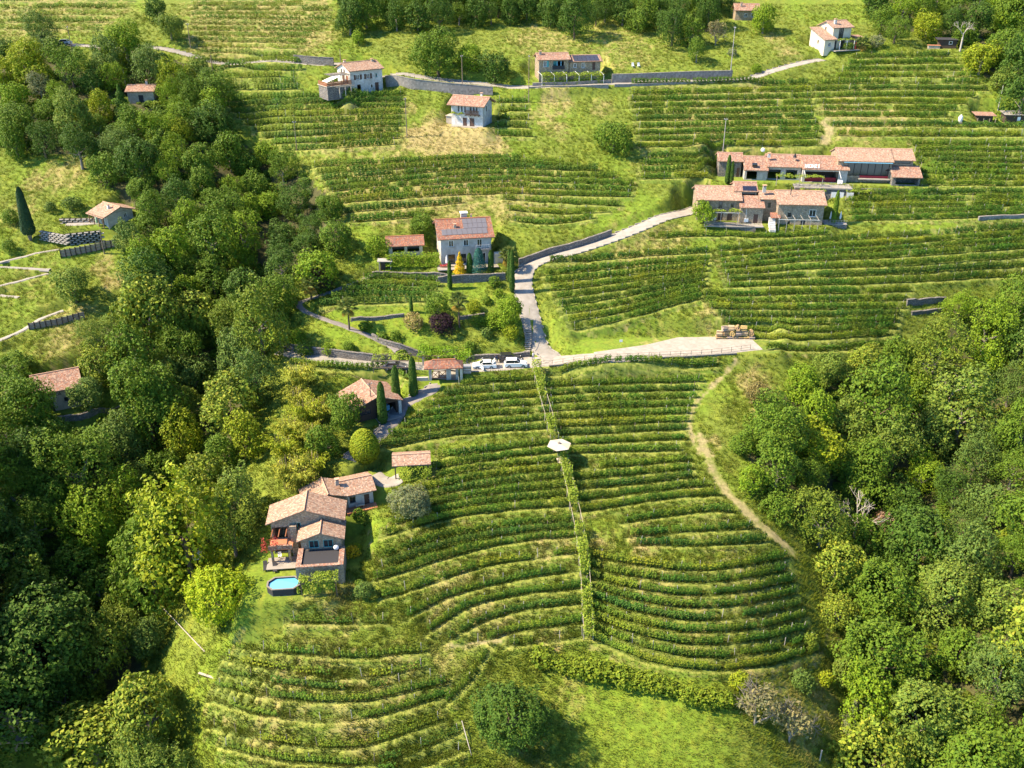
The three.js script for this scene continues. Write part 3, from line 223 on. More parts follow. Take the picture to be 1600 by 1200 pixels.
const TREES = [
["round","yl2",-44.8,-111.6,5.4,5.4,"bright yellow-green round tree beside the pool"],
["round","dk",-0.3,-91.4,5.5,5.5,"large dark round tree at the bottom, left of the lower meadow"],
["olive","sv",-16.2,-126.2,3.9,3.4,"silvery olive tree on the lawn below the tiled garden shed"],
["egg","yl",-25.8,-139.3,2.4,2.4,"clipped bright green egg-shaped tree beside the drive"],
["round","md",-29.7,-145.3,3.9,3.9,"dark leafy tree hiding the left side of the barn"],
["round","md",-33.0,-139.7,3.4,3.3,"dark rounded tree below the barn, beside the bamboo"],
["bush","md",24.4,-225.9,5.1,3.4,"large dark bush alone between the middle vineyards"],
["round","md",-19.3,-253.0,6.9,6.9,"broad dark tree above the upper road"],
["round","br",-10.8,-254.4,4.0,4.0,"bright green tree between two dark trees above the upper road"],
["round","dk",-4.6,-251.3,4.3,4.3,"dark rounded tree right of the trees above the upper road"],
["round","dk",-44.9,-273.4,4.9,4.9,"dark tree at the corner of the dry yellow field"],
["bush","br",-41.8,-267.4,2.4,1.6,"bright shrub behind the white terrace house"],
["tall","md",48.9,-257.9,2.7,3.6,"slim tree on the edge of the upper meadow"],
["bare","gr",55.4,-267.1,3.8,4.2,"grey bare-looking tree beside the small stone house"],
["round","br",69.9,-274.8,4.4,4.4,"tall bright tree beside the small stone house"],
["bush","sv",59.0,-261.1,1.4,0.9,"small silvery shrub under the meadow power pole"],
["bush","br",64.3,-254.7,1.7,1.1,"small shrub above the wide bay of the upper road"],
["round","ol",-79.3,-153.6,3.6,3.6,"grey-green tree leaning over the right end of the lettered old house"],
["round","br",-85.3,-145.3,3.0,3.0,"bright tree in front of the lettered old house"],
["round","yl",114.3,-272.1,4.2,4.2,"yellow-green tree in front of the top right wood"],
["bush","sv",98.8,-265.7,2.3,1.5,"rounded grey-green shrub right of the cream hillside house"],
["bush","lt",90.3,-263.2,1.5,1.0,"pale shrub in front of the cream hillside house"],
["round","yl",121.9,-252.8,5.0,5.0,"bright yellow-green tree at the edge of the top right wood"],
["round","md",129.4,-255.7,5.7,5.7,"mid-green tree at the right edge, beside the yellow-green tree"],
["round","lt",125.8,-245.9,3.9,3.9,"pale tree at the right edge above the long shed"],
["round","lt",-93.6,-270.3,4.2,4.2,"soft green tree beside the upper road, left of the dry yellow field"],
["round","dk",-100.6,-282.4,3.6,3.6,"dark tree at the top edge between the two top left fields"],
["feather","ol",-126.7,-264.4,5.5,6.1,"feathery olive-green tree below the top left vine rows"],
["feather","sv",-119.6,-243.0,3.9,4.3,"silvery pale tree in the top left grove"],
["round","yl",-123.9,-248.4,6.2,6.2,"bright yellow-green tree at the left edge, beside the feathery tree"],
["round","br",-101.4,-257.3,6.0,6.0,"bright green tree standing over the upper road"],
["spire","dk",-97.0,-236.6,3.5,3.5,"dark conifer beside the hidden tiled roof"],
["round","lt",-90.1,-178.6,4.5,4.5,"light green rounded tree beside the zigzag steps"],
["tall","ol",-82.7,-192.3,3.3,4.5,"grey-green tree in front of the chalet gable"],
["round","md",-80.2,-197.4,3.4,3.4,"leafy tree to the right of the chalet"],
["round","md",-121.2,-229.9,5.3,5.3,"dark tree at the left edge above the dry lawn"],
["bush","ol",-100.1,-206.3,2.5,1.6,"rounded bush on the dry lawn left of the chalet"],
["bush","ol",-104.6,-205.7,1.6,1.1,"small bush beside the larger bush on the dry lawn"],
["bush","md",-112.8,-202.3,2.3,1.5,"leafy bush at the left edge beside the big cypress"],
["bush","md",-109.6,-193.2,1.9,1.3,"round bush at the left edge below the big cypress"],
["tall","md",-65.6,-194.7,6.1,8.3,"tall pale-topped tree standing in the dark ravine wood"],
["round","ch",-66.5,-178.3,6.1,6.1,"olive-yellow broad tree in the middle of the ravine wood"],
["round","md",-19.9,-200.2,3.3,3.3,"rounded tree between the solar roof house and the annexe"],
["bush","br",-29.0,-191.9,3.3,2.2,"leafy shrub beside the annexe roof"],
["bush","pd",-40.2,-182.9,3.2,2.1,"bronze-dark shrub at the upper end of the garden path"],
["round","md",-14.9,-174.1,3.1,3.1,"rounded dark tree in the middle of the garden"],
["bush","cr",-19.9,-171.5,2.4,1.6,"cream-blossomed shrub in the garden"],
["bush","pu",-14.1,-170.5,3.2,2.1,"dark purple shrub in the garden"],
["round","br",-0.6,-171.6,3.6,3.6,"bright green tree beside the winery road bend"],
["bush","yl",-0.4,-169.3,2.0,1.3,"yellow-green rounded shrub beside the car park wall"],
["bush","md",-29.6,-171.7,1.5,1.0,"small round shrub beside the tall palm"],
["bush","md",-25.7,-168.8,1.3,0.8,"clipped shrub near the foot of the garden path"],
["bush","md",-23.2,-169.0,1.4,0.9,"second clipped shrub near the foot of the garden path"],
["bush","yl",-7.8,-175.9,1.8,1.2,"light shrub beside the right garden palm"],
["bush","br",-44.0,-169.3,3.1,2.0,"bright shrub mass on the slope left of the garden path"],
["bush","md",-48.1,-175.1,3.4,2.2,"leafy shrub where the ravine wood meets the garden"],
["bush","md",-40.9,-166.0,2.1,1.4,"low shrub above the middle of the lane wall"],
["bush","br",-36.3,-166.2,1.8,1.2,"low shrub above the lane wall below the path"],
["bush","md",-32.2,-166.5,1.6,1.1,"small shrub near the right end of the lane wall"],
["bush","md",-7.1,-171.9,1.9,1.3,"shrub between the right palm and the bright garden tree"],
["bush","br",-4.1,-172.0,2.2,1.4,"bright bush left of the winery road bend"],
["bush","ol",-5.1,-169.4,1.5,1.0,"grey-green bush on the lawn above the car wall"],
["bush","md",-8.2,-166.8,1.3,0.8,"bush at the right end of the leafy arbour"],
["bush","md",-3.8,-182.9,1.5,1.0,"bush at the right end of the conifer terrace"],
["bush","md",-5.3,-178.1,1.2,0.8,"small dark shrub on the upper garden lawn"],
["bush","br",-2.7,-179.9,1.2,0.8,"small bright shrub on the upper garden lawn"],
["spire","go",-11.0,-185.2,1.9,3.2,"golden conifer in front of the solar roof house"],
["round","br",42.8,-201.6,2.9,2.9,"small bright tree in front of the lower winery house"],
["bush","br",80.6,-219.1,2.6,1.7,"bright vine arbour shrub in front of the winery glazing"],
["bush","md",-23.6,-113.1,0.9,0.6,"dark shrub at the corner of the pool house pergola"],
["bush","ol",-22.2,-111.4,1.9,1.3,"grey-green bush below the pool house"],
["bush","md",-25.4,-126.9,1.5,1.0,"rounded shrub against the right side of the villa"],
["bush","go",-25.3,-119.5,1.3,0.9,"golden-green clipped bush right of the villa terrace"],
["bush","yl",-25.1,-120.8,1.1,0.7,"smaller clipped golden bush behind the first"],
["bare","gr",34.2,-94.7,4.1,4.5,"leafless twiggy thicket at the edge of the lower meadow"],
["bare","gr",39.3,-94.2,4.3,4.7,"second leafless twiggy thicket, right of the first"],
["bush","ol",42.9,-101.9,2.3,1.5,"grey-green bush behind the leafless thicket"],
["bush","yl",33.0,-98.9,2.0,1.3,"yellow-green bush at the right end of the long hedge"],
["round","ch",-53.1,-98.6,6.5,6.5,"large yellow-flowering tree at the bottom left"],
["round","dk",-72.4,-107.1,9.7,9.7,"huge dark shaded tree in the bottom left corner"],
["round","ol",-58.1,-113.4,3.7,3.7,"grey-green rounded tree left of the leaning pole"],
["round","md",40.6,-140.9,2.5,2.5,"smaller dark tree on the left flank of the large tree by the straw trail"],
["round","br",40.7,-132.7,3.0,3.0,"bright tree beside the middle of the straw trail"],
["round","md",44.2,-128.4,2.8,2.8,"dark tree above the lower end of the straw trail"],
["bush","dr",45.9,-153.0,3.1,2.0,"dry brownish scrub at the top of the straw trail"],
["round","br",54.5,-154.6,4.1,4.1,"bright tree at the upper left corner of the right wood"],
["round","lt",61.8,-161.1,3.7,3.7,"pale tree at the top edge of the right wood"],
["round","ch",69.0,-164.0,4.0,4.0,"yellow-flowering tree below the firewood vineyard"],
["round","md",76.8,-166.2,4.3,4.3,"dense tree under the right end of the firewood rows"],
["round","md",46.7,-142.3,6.2,6.2,"large dense dark tree beside the straw trail"],
["round","yl",54.7,-142.5,5.2,5.2,"large yellow-leaved tree in the right wood"],
["feather","lt",68.5,-146.3,7.0,7.9,"broad pale feathery tree in the middle of the right wood"],
["round","ch",53.3,-121.7,4.8,4.8,"cream-flowering chestnut at the edge of the spur vineyard"],
["round","ch",52.1,-114.9,3.3,3.3,"second cream-flowering tree beside the spur vineyard"],
["round","lt",51.1,-106.6,2.5,2.5,"pale tree at the lower right corner of the spur vineyard"],
["spire","sv",50.5,-100.0,2.5,2.5,"blue-grey young conifer below the spur vineyard"],
["bush","yl",47.4,-104.8,1.4,0.9,"yellow-green bush under the last spur vine row"],
["bush","ch",45.8,-109.2,1.4,0.9,"small flowering shrub by the spur vineyard"],
["feather","br",92.9,-178.5,4.0,4.5,"light feathery tree at the right edge of the broad vineyard"],
["bare","gp",65.0,-134.2,3.4,3.7,"pinkish grey leafless crown in the right wood"],
["round","dk",-72.8,-230.7,5.8,5.8,"medium dark green rounded tree to the right of the hidden tiled roof"],
["feather","dk",-49.9,-209.4,5.0,5.6,"medium dark green feathery tree to the left of the middle slope vines"],
["tall","br",-72.0,-200.2,3.5,4.8,"small bright green tall tree to the right of the chalet"],
["feather","dk",-44.5,-199.6,3.5,3.9,"small dark green feathery tree in front of the middle slope vines"],
["tall","dk",-75.4,-205.2,3.7,4.9,"medium dark green tall tree to the right of the chalet"],
["feather","dk",-48.7,-186.9,5.2,5.8,"large dark green feathery tree just behind the garden path"],
["tall","md",-64.4,-188.5,4.1,5.5,"medium mid-green tall tree to the left of the garden path"],
["round","md",-73.9,-217.4,4.7,4.7,"medium mid-green rounded tree in front of the hidden tiled roof"],
["feather","md",-66.2,-203.4,5.7,6.4,"large mid-green feathery tree to the right of the chalet"],
["round","dk",-86.7,-215.4,6.1,6.1,"large dark green rounded tree behind the chalet"],
["round","dk",-57.6,-184.9,5.1,5.1,"medium dark green rounded tree to the left of the garden path"],
["tall","dk",-75.0,-180.0,5.8,7.8,"large dark green tall tree to the right of the zigzag steps"],
["feather","br",-60.2,-200.0,6.1,6.9,"large bright green feathery tree behind the garden path"],
["round","md",-68.3,-224.7,4.9,4.9,"medium mid-green rounded tree to the right of the hidden tiled roof"],
["feather","md",-76.1,-242.6,5.7,6.4,"medium mid-green feathery tree to the right of the hidden tiled roof"],
["round","md",-94.2,-214.6,4.3,4.3,"medium mid-green rounded tree just behind the chalet"],
["round","br",-73.4,-192.1,5.0,5.0,"medium bright green rounded tree to the right of the chalet"],
["round","br",-40.8,-182.8,5.2,5.2,"large bright green rounded tree just behind the garden path"],
["feather","br",-80.0,-220.3,4.5,5.0,"medium bright green feathery tree in front of the hidden tiled roof"],
["round","dk",-52.0,-202.5,4.0,4.0,"medium dark green rounded tree behind the garden path"],
["feather","md",-55.3,-221.8,4.2,4.7,"medium mid-green feathery tree to the left of the middle slope vines"],
["tall","md",-79.4,-231.0,3.8,5.1,"small mid-green tall tree to the right of the hidden tiled roof"],
["round","md",-61.2,-217.7,4.2,4.2,"medium mid-green rounded tree to the left of the middle slope vines"],
["feather","md",-70.7,-189.5,3.5,3.9,"medium mid-green feathery tree to the right of the chalet"],
["round","md",-38.2,-192.9,4.6,4.6,"medium mid-green rounded tree behind the garden path"],
["round","md",-64.3,-224.1,3.7,3.7,"small mid-green rounded tree to the left of the middle slope vines"],
["tall","md",-58.6,-178.0,3.9,5.3,"medium mid-green tall tree well behind the bamboo"],
["round","md",-72.0,-211.7,3.8,3.8,"medium mid-green rounded tree to the right of the chalet"],
["round","md",-41.3,-205.3,3.4,3.4,"small mid-green rounded tree in front of the middle slope vines"],
["round","md",-84.7,-209.3,3.7,3.7,"medium mid-green rounded tree just to the right of the chalet"],
["round","md",-48.5,-176.8,5.4,5.4,"large mid-green rounded tree just to the left of the garden path"],
["round","dk",-97.9,-222.1,3.4,3.4,"small dark green rounded tree behind the chalet"],
["feather","br",-60.2,-196.3,3.7,4.1,"medium bright green feathery tree to the left of the garden path"],
["feather","br",-84.9,-226.2,5.1,5.7,"medium bright green feathery tree just in front of the hidden tiled roof"],
["feather","br",-79.8,-214.1,3.9,4.4,"medium bright green feathery tree to the right of the chalet"],
["round","br",-56.8,-213.3,3.6,3.6,"small bright green rounded tree to the left of the middle slope vines"],
["feather","br",-65.5,-213.7,3.6,4.0,"small bright green feathery tree well to the right of the chalet"],
["tall","br",-78.2,-188.2,3.5,4.8,"medium bright green tall tree in front of the chalet"],
["round","br",-69.8,-185.4,3.6,3.6,"medium bright green rounded tree in front of the chalet"],
["round","br",-60.8,-228.6,3.5,3.5,"small bright green rounded tree well to the left of the white terrace house"],
["feather","md",-80.8,-238.5,3.5,4.0,"small mid-green feathery tree just to the right of the hidden tiled roof"],
["tall","md",-80.4,-201.1,3.6,4.8,"medium mid-green tall tree just to the right of the chalet"],
["round","br",-61.2,-211.2,3.5,3.5,"small bright green rounded tree behind the garden path"],
["round","dk",-44.8,-193.8,3.5,3.5,"medium dark green rounded tree in front of the middle slope vines"],
["round","md",-51.7,-142.5,4.1,4.1,"medium mid-green rounded tree to the left of the bamboo",1],
["round","ol",-54.3,-167.3,5.0,5.0,"large grey-green rounded tree to the left of the garden path",1],
["round","ol",-64.1,-166.9,4.5,4.5,"medium grey-green rounded tree to the left of the bamboo",1],
["round","ch",-52.9,-152.6,6.6,6.6,"large yellow-flowering rounded tree to the left of the bamboo",1],
["tall","yl",-53.3,-122.8,8.2,11.0,"large yellow-green tall tree behind the yellow-green pool tree",1],
["round","ch",-73.9,-174.2,6.9,6.9,"large yellow-flowering rounded tree to the right of the zigzag steps",1],
["feather","lt",-81.5,-167.4,4.3,4.8,"medium pale green feathery tree in front of the zigzag steps",1],
["feather","md",-67.9,-171.0,5.6,6.3,"large mid-green feathery tree well to the right of the zigzag steps",1],
["round","ol",-71.9,-147.8,5.4,5.4,"large grey-green rounded tree to the right of the lettered old house",1],
["feather","ch",-59.2,-176.0,4.9,5.5,"medium yellow-flowering feathery tree to the left of the garden path",1],
["tall","yl",-62.1,-150.6,4.5,6.1,"medium yellow-green tall tree to the left of the bamboo",1],
["round","md",-69.5,-154.8,8.1,8.1,"large mid-green rounded tree to the right of the lettered old house",1],
["tall","md",-73.9,-162.8,5.6,7.6,"large mid-green tall tree to the right of the lettered old house",1],
["round","md",-64.4,-145.6,4.2,4.3,"medium mid-green rounded tree well to the left of the bamboo",1],
["tall","lt",-46.0,-128.6,4.2,5.7,"large pale green tall tree to the left of the pool villa",1],
["round","ch",-54.5,-137.4,5.4,5.4,"large yellow-flowering rounded tree well behind the yellow-green pool tree",1],
["tall","ch",-49.7,-167.9,5.9,7.9,"large yellow-flowering tall tree just to the left of the garden path",1],
["round","ch",-79.8,-161.3,4.1,4.1,"medium yellow-flowering rounded tree just to the right of the lettered old house",1],
["feather","lt",-67.7,-140.6,4.4,4.9,"medium pale green feathery tree well in front of the lettered old house",1],
["tall","ol",-48.4,-156.6,4.3,5.9,"medium grey-green tall tree behind the bamboo",1],
["round","lt",-69.7,-166.5,4.2,4.2,"medium pale green rounded tree to the right of the lettered old house",1],
["feather","ch",-45.1,-122.2,4.5,5.0,"large yellow-flowering feathery tree behind the yellow-green pool tree",1],
["round","yl",-47.6,-144.1,4.4,4.4,"large yellow-green rounded tree just to the left of the bamboo",1],
["feather","ch",-63.1,-158.6,4.3,4.8,"medium yellow-flowering feathery tree to the left of the bamboo",1],
["tall","dk",-73.1,-97.5,7.0,9.5,"large dark green tall tree behind the bottom left corner",2],
["tall","md",-88.8,-141.2,4.1,5.5,"medium mid-green tall tree to the left of the lettered old house",2],
["round","md",-59.9,-123.7,8.5,8.5,"large mid-green rounded tree to the left of the yellow-green pool tree",2],
["feather","ch",-65.7,-108.3,6.5,7.3,"large yellow-flowering feathery tree to the left of the yellow-flowering tree",2],
["round","ch",-61.6,-96.9,7.5,7.6,"large yellow-flowering rounded tree to the left of the yellow-flowering tree",2],
["tall","ol",-82.7,-107.5,5.3,7.2,"large grey-green tall tree well in front of the left edge",2],
["feather","md",-80.1,-127.4,4.8,5.4,"large mid-green feathery tree just to the right of the left edge",2],
["feather","md",-90.1,-130.0,7.4,8.3,"large mid-green feathery tree behind the left edge",2],
["round","br",-72.0,-130.6,6.5,6.5,"large bright green rounded tree to the right of the left edge",2],
["feather","md",-76.0,-138.6,7.7,8.6,"large mid-green feathery tree in front of the lettered old house",2],
["round","ol",-86.7,-123.3,5.3,5.3,"large grey-green rounded tree just to the left of the left edge",2],
["feather","ch",-63.1,-115.1,4.9,5.5,"large yellow-flowering feathery tree to the left of the leaning pole",2],
["tall","ch",-76.8,-116.9,4.3,5.8,"large yellow-flowering tall tree in front of the left edge",2],
["round","ol",-85.5,-113.9,6.6,6.6,"large grey-green rounded tree in front of the left edge",2],
["tall","br",-68.2,-137.0,4.5,6.0,"large bright green tall tree well to the right of the left edge",2],
["round","dk",-84.7,-137.7,4.9,4.9,"large dark green rounded tree behind the left edge",2],
["round","md",-68.8,-122.0,4.4,4.5,"large mid-green rounded tree to the left of the leaning pole",2],
["tall","ch",-80.0,-101.7,5.7,7.7,"large yellow-flowering tall tree well behind the bottom left corner",2],
["feather","ol",-97.5,-140.9,5.2,5.8,"large grey-green feathery tree behind the left edge",2],
["round","md",-83.1,-144.6,4.1,4.1,"medium mid-green rounded tree just in front of the lettered old house",2],
["feather","lt",-51.5,-91.9,5.8,6.5,"large pale green feathery tree in front of the yellow-flowering tree",2],
["round","md",-73.6,-124.1,4.6,4.6,"large mid-green rounded tree to the right of the left edge",2],
["round","dk",-80.6,-120.8,5.2,5.2,"large dark green rounded tree just in front of the left edge",2],
["feather","md",-84.0,-131.3,4.2,4.7,"large mid-green feathery tree just behind the left edge",2],
["round","lt",-70.9,-116.1,4.5,4.5,"large pale green rounded tree well behind the yellow-flowering tree",2],
["tall","dk",-68.1,-103.3,4.3,5.9,"large dark green tall tree behind the guard rail",2],
["round","ol",-78.6,-93.2,5.5,5.5,"large grey-green rounded tree to the left of the bottom left corner",2],
["round","md",-79.5,-133.9,4.3,4.3,"large mid-green rounded tree in front of the lettered old house",2],
["round","md",-94.9,-160.2,3.7,3.7,"medium mid-green rounded tree just to the left of the lettered old house",3],
["round","md",-88.0,-146.8,6.1,6.1,"large mid-green rounded tree just to the left of the lettered old house",3],
["feather","dk",-102.4,-220.2,5.2,5.8,"medium dark green feathery tree behind the chalet",4],
["feather","br",-81.8,-233.2,4.3,4.9,"medium bright green feathery tree just to the right of the hidden tiled roof",4],
["round","lt",-106.4,-230.1,5.8,5.8,"medium pale green rounded tree to the left of the hidden tiled roof",4],
["round","lt",-81.3,-249.5,4.2,4.2,"medium pale green rounded tree to the right of the hidden tiled roof",4],
["tall","yl",-86.5,-245.3,3.8,5.2,"small yellow-green tall tree just to the right of the hidden tiled roof",4],
["feather","br",-113.6,-239.2,3.6,4.0,"small bright green feathery tree in front of the feathery tree",4],
["feather","br",-101.0,-247.0,4.1,4.6,"medium bright green feathery tree just to the left of the hidden tiled roof",4],
["feather","md",-111.9,-246.1,6.3,7.0,"large mid-green feathery tree just in front of the feathery tree",4],
["round","md",-91.5,-227.9,5.4,5.4,"medium mid-green rounded tree just in front of the hidden tiled roof",4],
["feather","ol",-94.3,-249.2,6.4,7.1,"large grey-green feathery tree just behind the hidden tiled roof",4],
["round","yl",-130.6,-247.8,4.0,4.0,"small yellow-green rounded tree in front of the feathery tree",4],
["feather","ol",-93.9,-221.8,4.6,5.2,"medium grey-green feathery tree in front of the hidden tiled roof",4],
["round","br",-124.2,-239.2,4.2,4.2,"medium bright green rounded tree in front of the feathery tree",4],
["round","md",-119.1,-224.0,4.1,4.1,"medium mid-green rounded tree behind the big cypress",4],
["round","md",-84.4,-222.3,4.1,4.1,"medium mid-green rounded tree behind the chalet",4],
["feather","dk",-112.0,-223.6,4.5,5.0,"medium dark green feathery tree behind the big cypress",4],
["round","md",-86.5,-231.2,3.9,3.9,"small mid-green rounded tree just in front of the hidden tiled roof",4],
["round","yl",-101.9,-236.2,3.7,3.7,"small yellow-green rounded tree just to the left of the hidden tiled roof",4],
["tall","ol",-104.4,-250.5,4.2,5.7,"medium grey-green tall tree to the left of the hidden tiled roof",4],
["round","br",-74.9,-237.0,4.7,4.7,"medium bright green rounded tree to the right of the hidden tiled roof",4],
["feather","yl",-80.4,-227.0,3.8,4.3,"small yellow-green feathery tree in front of the hidden tiled roof",4],
["round","dk",-132.5,-254.9,4.0,4.0,"small dark green rounded tree just to the left of the feathery tree",4],
["feather","md",-81.2,-241.5,4.2,4.7,"medium mid-green feathery tree just to the right of the hidden tiled roof",4],
["feather","md",-100.7,-229.1,3.7,4.2,"small mid-green feathery tree to the left of the hidden tiled roof",4],
["round","ol",-123.2,-259.5,3.7,3.7,"small grey-green rounded tree just in front of the feathery tree",4],
["round","dk",-106.3,-244.4,4.0,4.0,"small dark green rounded tree to the left of the hidden tiled roof",4],
["round","md",-114.6,-234.5,3.9,3.9,"small mid-green rounded tree in front of the feathery tree",4],
["feather","br",-86.1,-240.2,3.5,3.9,"small bright green feathery tree just to the right of the hidden tiled roof",4],
["tall","ol",-76.6,-244.5,3.6,4.9,"small grey-green tall tree to the right of the hidden tiled roof",4],
["round","lt",68.1,-114.9,6.6,6.6,"large pale green rounded tree well in front of the right edge",5],
["round","md",56.0,-106.9,7.4,7.5,"large mid-green rounded tree to the right of the spur vineyard",5],
["round","md",64.1,-90.1,7.4,7.4,"large mid-green rounded tree just to the left of the bottom right corner",5],
["round","lt",74.9,-110.0,4.2,4.2,"large pale green rounded tree in front of the right edge",5],
["feather","md",79.3,-117.6,4.0,4.5,"large mid-green feathery tree just in front of the right edge",5],
["round","dk",111.0,-167.3,5.5,5.5,"large dark green rounded tree well to the right of the pale dead snags",5],
["round","br",93.7,-164.2,4.7,4.7,"medium bright green rounded tree to the right of the pale dead snags",5],
["round","lt",59.6,-97.5,7.5,7.5,"large pale green rounded tree well to the left of the bottom right corner",5],
["round","md",84.6,-108.7,5.1,5.1,"large mid-green rounded tree in front of the right edge",5],
["round","dk",67.8,-126.1,6.9,7.0,"large dark green rounded tree to the right of the dead white tree",5],
["tall","md",45.4,-134.3,4.2,5.6,"large mid-green tall tree to the right of the straw trail",5],
["round","lt",95.5,-128.0,7.5,7.4,"large pale green rounded tree to the right of the right edge",5],
["round","ch",77.0,-99.7,8.1,8.1,"large yellow-flowering rounded tree well behind the bottom right corner",5],
["round","ch",51.7,-92.8,6.3,6.3,"large yellow-flowering rounded tree well to the right of the leafless thicket",5],
["round","md",76.9,-90.8,6.1,6.1,"large mid-green rounded tree to the right of the bottom right corner",5],
["round","md",71.4,-89.4,5.1,5.1,"large mid-green rounded tree just to the right of the bottom right corner",5],
["feather","ch",52.0,-127.6,5.8,6.5,"large yellow-flowering feathery tree just to the left of the dead white tree",5],
["round","md",83.8,-120.3,7.2,7.2,"large mid-green rounded tree just to the right of the right edge",5],
["feather","br",75.0,-142.7,4.5,5.0,"large bright green feathery tree to the right of the pale feathery tree",5],
["feather","br",96.6,-172.7,6.0,6.7,"large bright green feathery tree to the right of the broad right vineyard",5],
["feather","lt",100.6,-154.4,7.6,8.5,"large pale green feathery tree well to the right of the pale dead snags",5],
["round","dk",100.7,-146.6,5.6,5.6,"large dark green rounded tree well behind the right edge",5],
["round","md",60.3,-128.0,4.9,4.9,"large mid-green rounded tree just in front of the dead white tree",5],
["round","md",67.4,-106.4,4.4,4.4,"large mid-green rounded tree well behind the bottom right corner",5],
["tall","lt",83.9,-151.2,6.9,9.3,"large pale green tall tree just to the right of the pale dead snags",5],
["round","lt",62.4,-149.7,4.6,4.6,"large pale green rounded tree just to the left of the pale feathery tree",5],
["round","md",105.3,-178.0,6.3,6.3,"large mid-green rounded tree to the right of the broad right vineyard",5],
["feather","ol",70.0,-99.2,6.2,7.0,"large grey-green feathery tree behind the bottom right corner",5],
["feather","ol",82.7,-140.6,5.5,6.1,"large grey-green feathery tree behind the right edge",5],
["feather","md",86.8,-135.8,4.3,4.8,"large mid-green feathery tree just behind the right edge",5],
["feather","dk",77.5,-135.7,4.9,5.5,"large dark green feathery tree to the left of the right edge",5],
["round","md",62.9,-140.8,5.8,5.8,"large mid-green rounded tree just behind the dead white tree",5],
["round","ol",79.8,-150.8,5.0,5.0,"large grey-green rounded tree just in front of the pale dead snags",5],
["feather","ch",84.2,-165.7,8.1,9.1,"large yellow-flowering feathery tree just behind the pale dead snags",5],
["round","md",91.2,-143.4,5.4,5.4,"large mid-green rounded tree behind the right edge",5],
["round","md",59.0,-117.5,6.9,6.9,"large mid-green rounded tree in front of the dead white tree",5],
["tall","md",68.4,-152.6,7.2,9.7,"large mid-green tall tree just behind the pale feathery tree",5],
["tall","ol",73.1,-118.8,4.6,6.2,"large grey-green tall tree to the left of the right edge",5],
["feather","md",52.1,-136.7,4.1,4.6,"medium mid-green feathery tree to the left of the dead white tree",5],
["feather","md",89.7,-114.9,5.0,5.6,"large mid-green feathery tree to the right of the right edge",5],
["tall","br",114.0,-177.6,5.4,7.3,"large bright green tall tree well to the right of the broad right vineyard",5],
["feather","md",67.5,-96.5,4.3,4.9,"large mid-green feathery tree behind the bottom right corner",5],
["round","ol",80.2,-129.4,4.3,4.3,"large grey-green rounded tree just to the left of the right edge",5],
["feather","ol",75.6,-126.9,4.3,4.8,"large grey-green feathery tree to the left of the right edge",5],
["round","md",75.4,-85.6,5.3,5.3,"large mid-green rounded tree well in front of the right edge",5],
["round","md",79.8,-158.5,4.6,4.6,"medium mid-green rounded tree just to the left of the pale dead snags",5],
["round","dk",69.5,-136.7,4.6,4.6,"large dark green rounded tree in front of the pale feathery tree",5],
["round","dk",102.1,-169.7,5.2,5.2,"large dark green rounded tree to the right of the pale dead snags",5],
["round","br",56.9,-150.0,4.1,4.1,"medium bright green rounded tree to the left of the pale feathery tree",5],
["tall","br",52.8,-100.1,4.7,6.4,"large bright green tall tree in front of the spur vineyard",5],
["feather","ol",95.4,-157.3,4.2,4.7,"medium grey-green feathery tree to the right of the pale dead snags",5],
["round","br",79.5,-163.5,4.1,4.2,"medium bright green rounded tree just to the left of the pale dead snags",5],
["round","dk",120.2,-293.8,4.7,4.7,"medium dark green rounded tree behind the dark cabin",6],
["round","dk",133.0,-296.4,4.2,4.2,"small dark green rounded tree behind the dark cabin",6],
["round","dk",104.3,-284.5,5.2,5.2,"medium dark green rounded tree to the right of the cream hillside house",6],
["round","dk",127.1,-271.5,5.0,5.0,"medium dark green rounded tree just to the right of the dark cabin",6],
["round","md",141.5,-273.3,7.7,7.6,"large mid-green rounded tree to the right of the dark cabin",6],
["tall","br",126.8,-296.8,3.8,5.2,"small bright green tall tree behind the dark cabin",6],
["feather","md",126.3,-281.0,5.0,5.6,"medium mid-green feathery tree just behind the dark cabin",6],
["tall","dk",127.5,-238.3,5.1,6.8,"medium dark green tall tree just behind the long shed",6],
["feather","br",110.5,-281.4,4.6,5.1,"medium bright green feathery tree to the left of the dark cabin",6],
["feather","md",142.6,-290.1,5.8,6.5,"medium mid-green feathery tree to the right of the dark cabin",6],
["feather","md",104.2,-267.7,4.0,4.4,"small mid-green feathery tree to the left of the dark cabin",6],
["round","dk",112.9,-298.6,3.4,3.4,"small dark green rounded tree to the right of the cream hillside house",6],
["tall","dk",128.7,-245.9,5.3,7.2,"medium dark green tall tree behind the long shed",6],
["tall","dk",120.9,-271.6,3.4,4.6,"small dark green tall tree just behind the dark cabin",6],
["round","dk",104.7,-301.8,3.6,3.6,"small dark green rounded tree behind the cream hillside house",6],
["feather","md",136.8,-292.1,3.8,4.2,"small mid-green feathery tree behind the dark cabin",6],
["round","md",123.0,-267.1,3.4,3.4,"small mid-green rounded tree just to the right of the dark cabin",6],
["round","br",137.5,-281.8,4.7,4.7,"medium bright green rounded tree to the right of the dark cabin",6],
["tall","md",122.3,-287.3,3.5,4.7,"small mid-green tall tree behind the dark cabin",6],
["round","br",135.9,-272.8,3.7,3.7,"small bright green rounded tree to the right of the dark cabin",6],
["tall","md",115.9,-281.1,3.9,5.2,"small mid-green tall tree just behind the dark cabin",6],
["feather","br",141.4,-301.4,3.8,4.2,"small bright green feathery tree behind the dark cabin",6],
["feather","md",118.0,-301.3,3.5,3.9,"small mid-green feathery tree to the right of the cream hillside house",6],
["feather","md",139.3,-268.9,3.3,3.7,"small mid-green feathery tree to the right of the dark cabin",6],
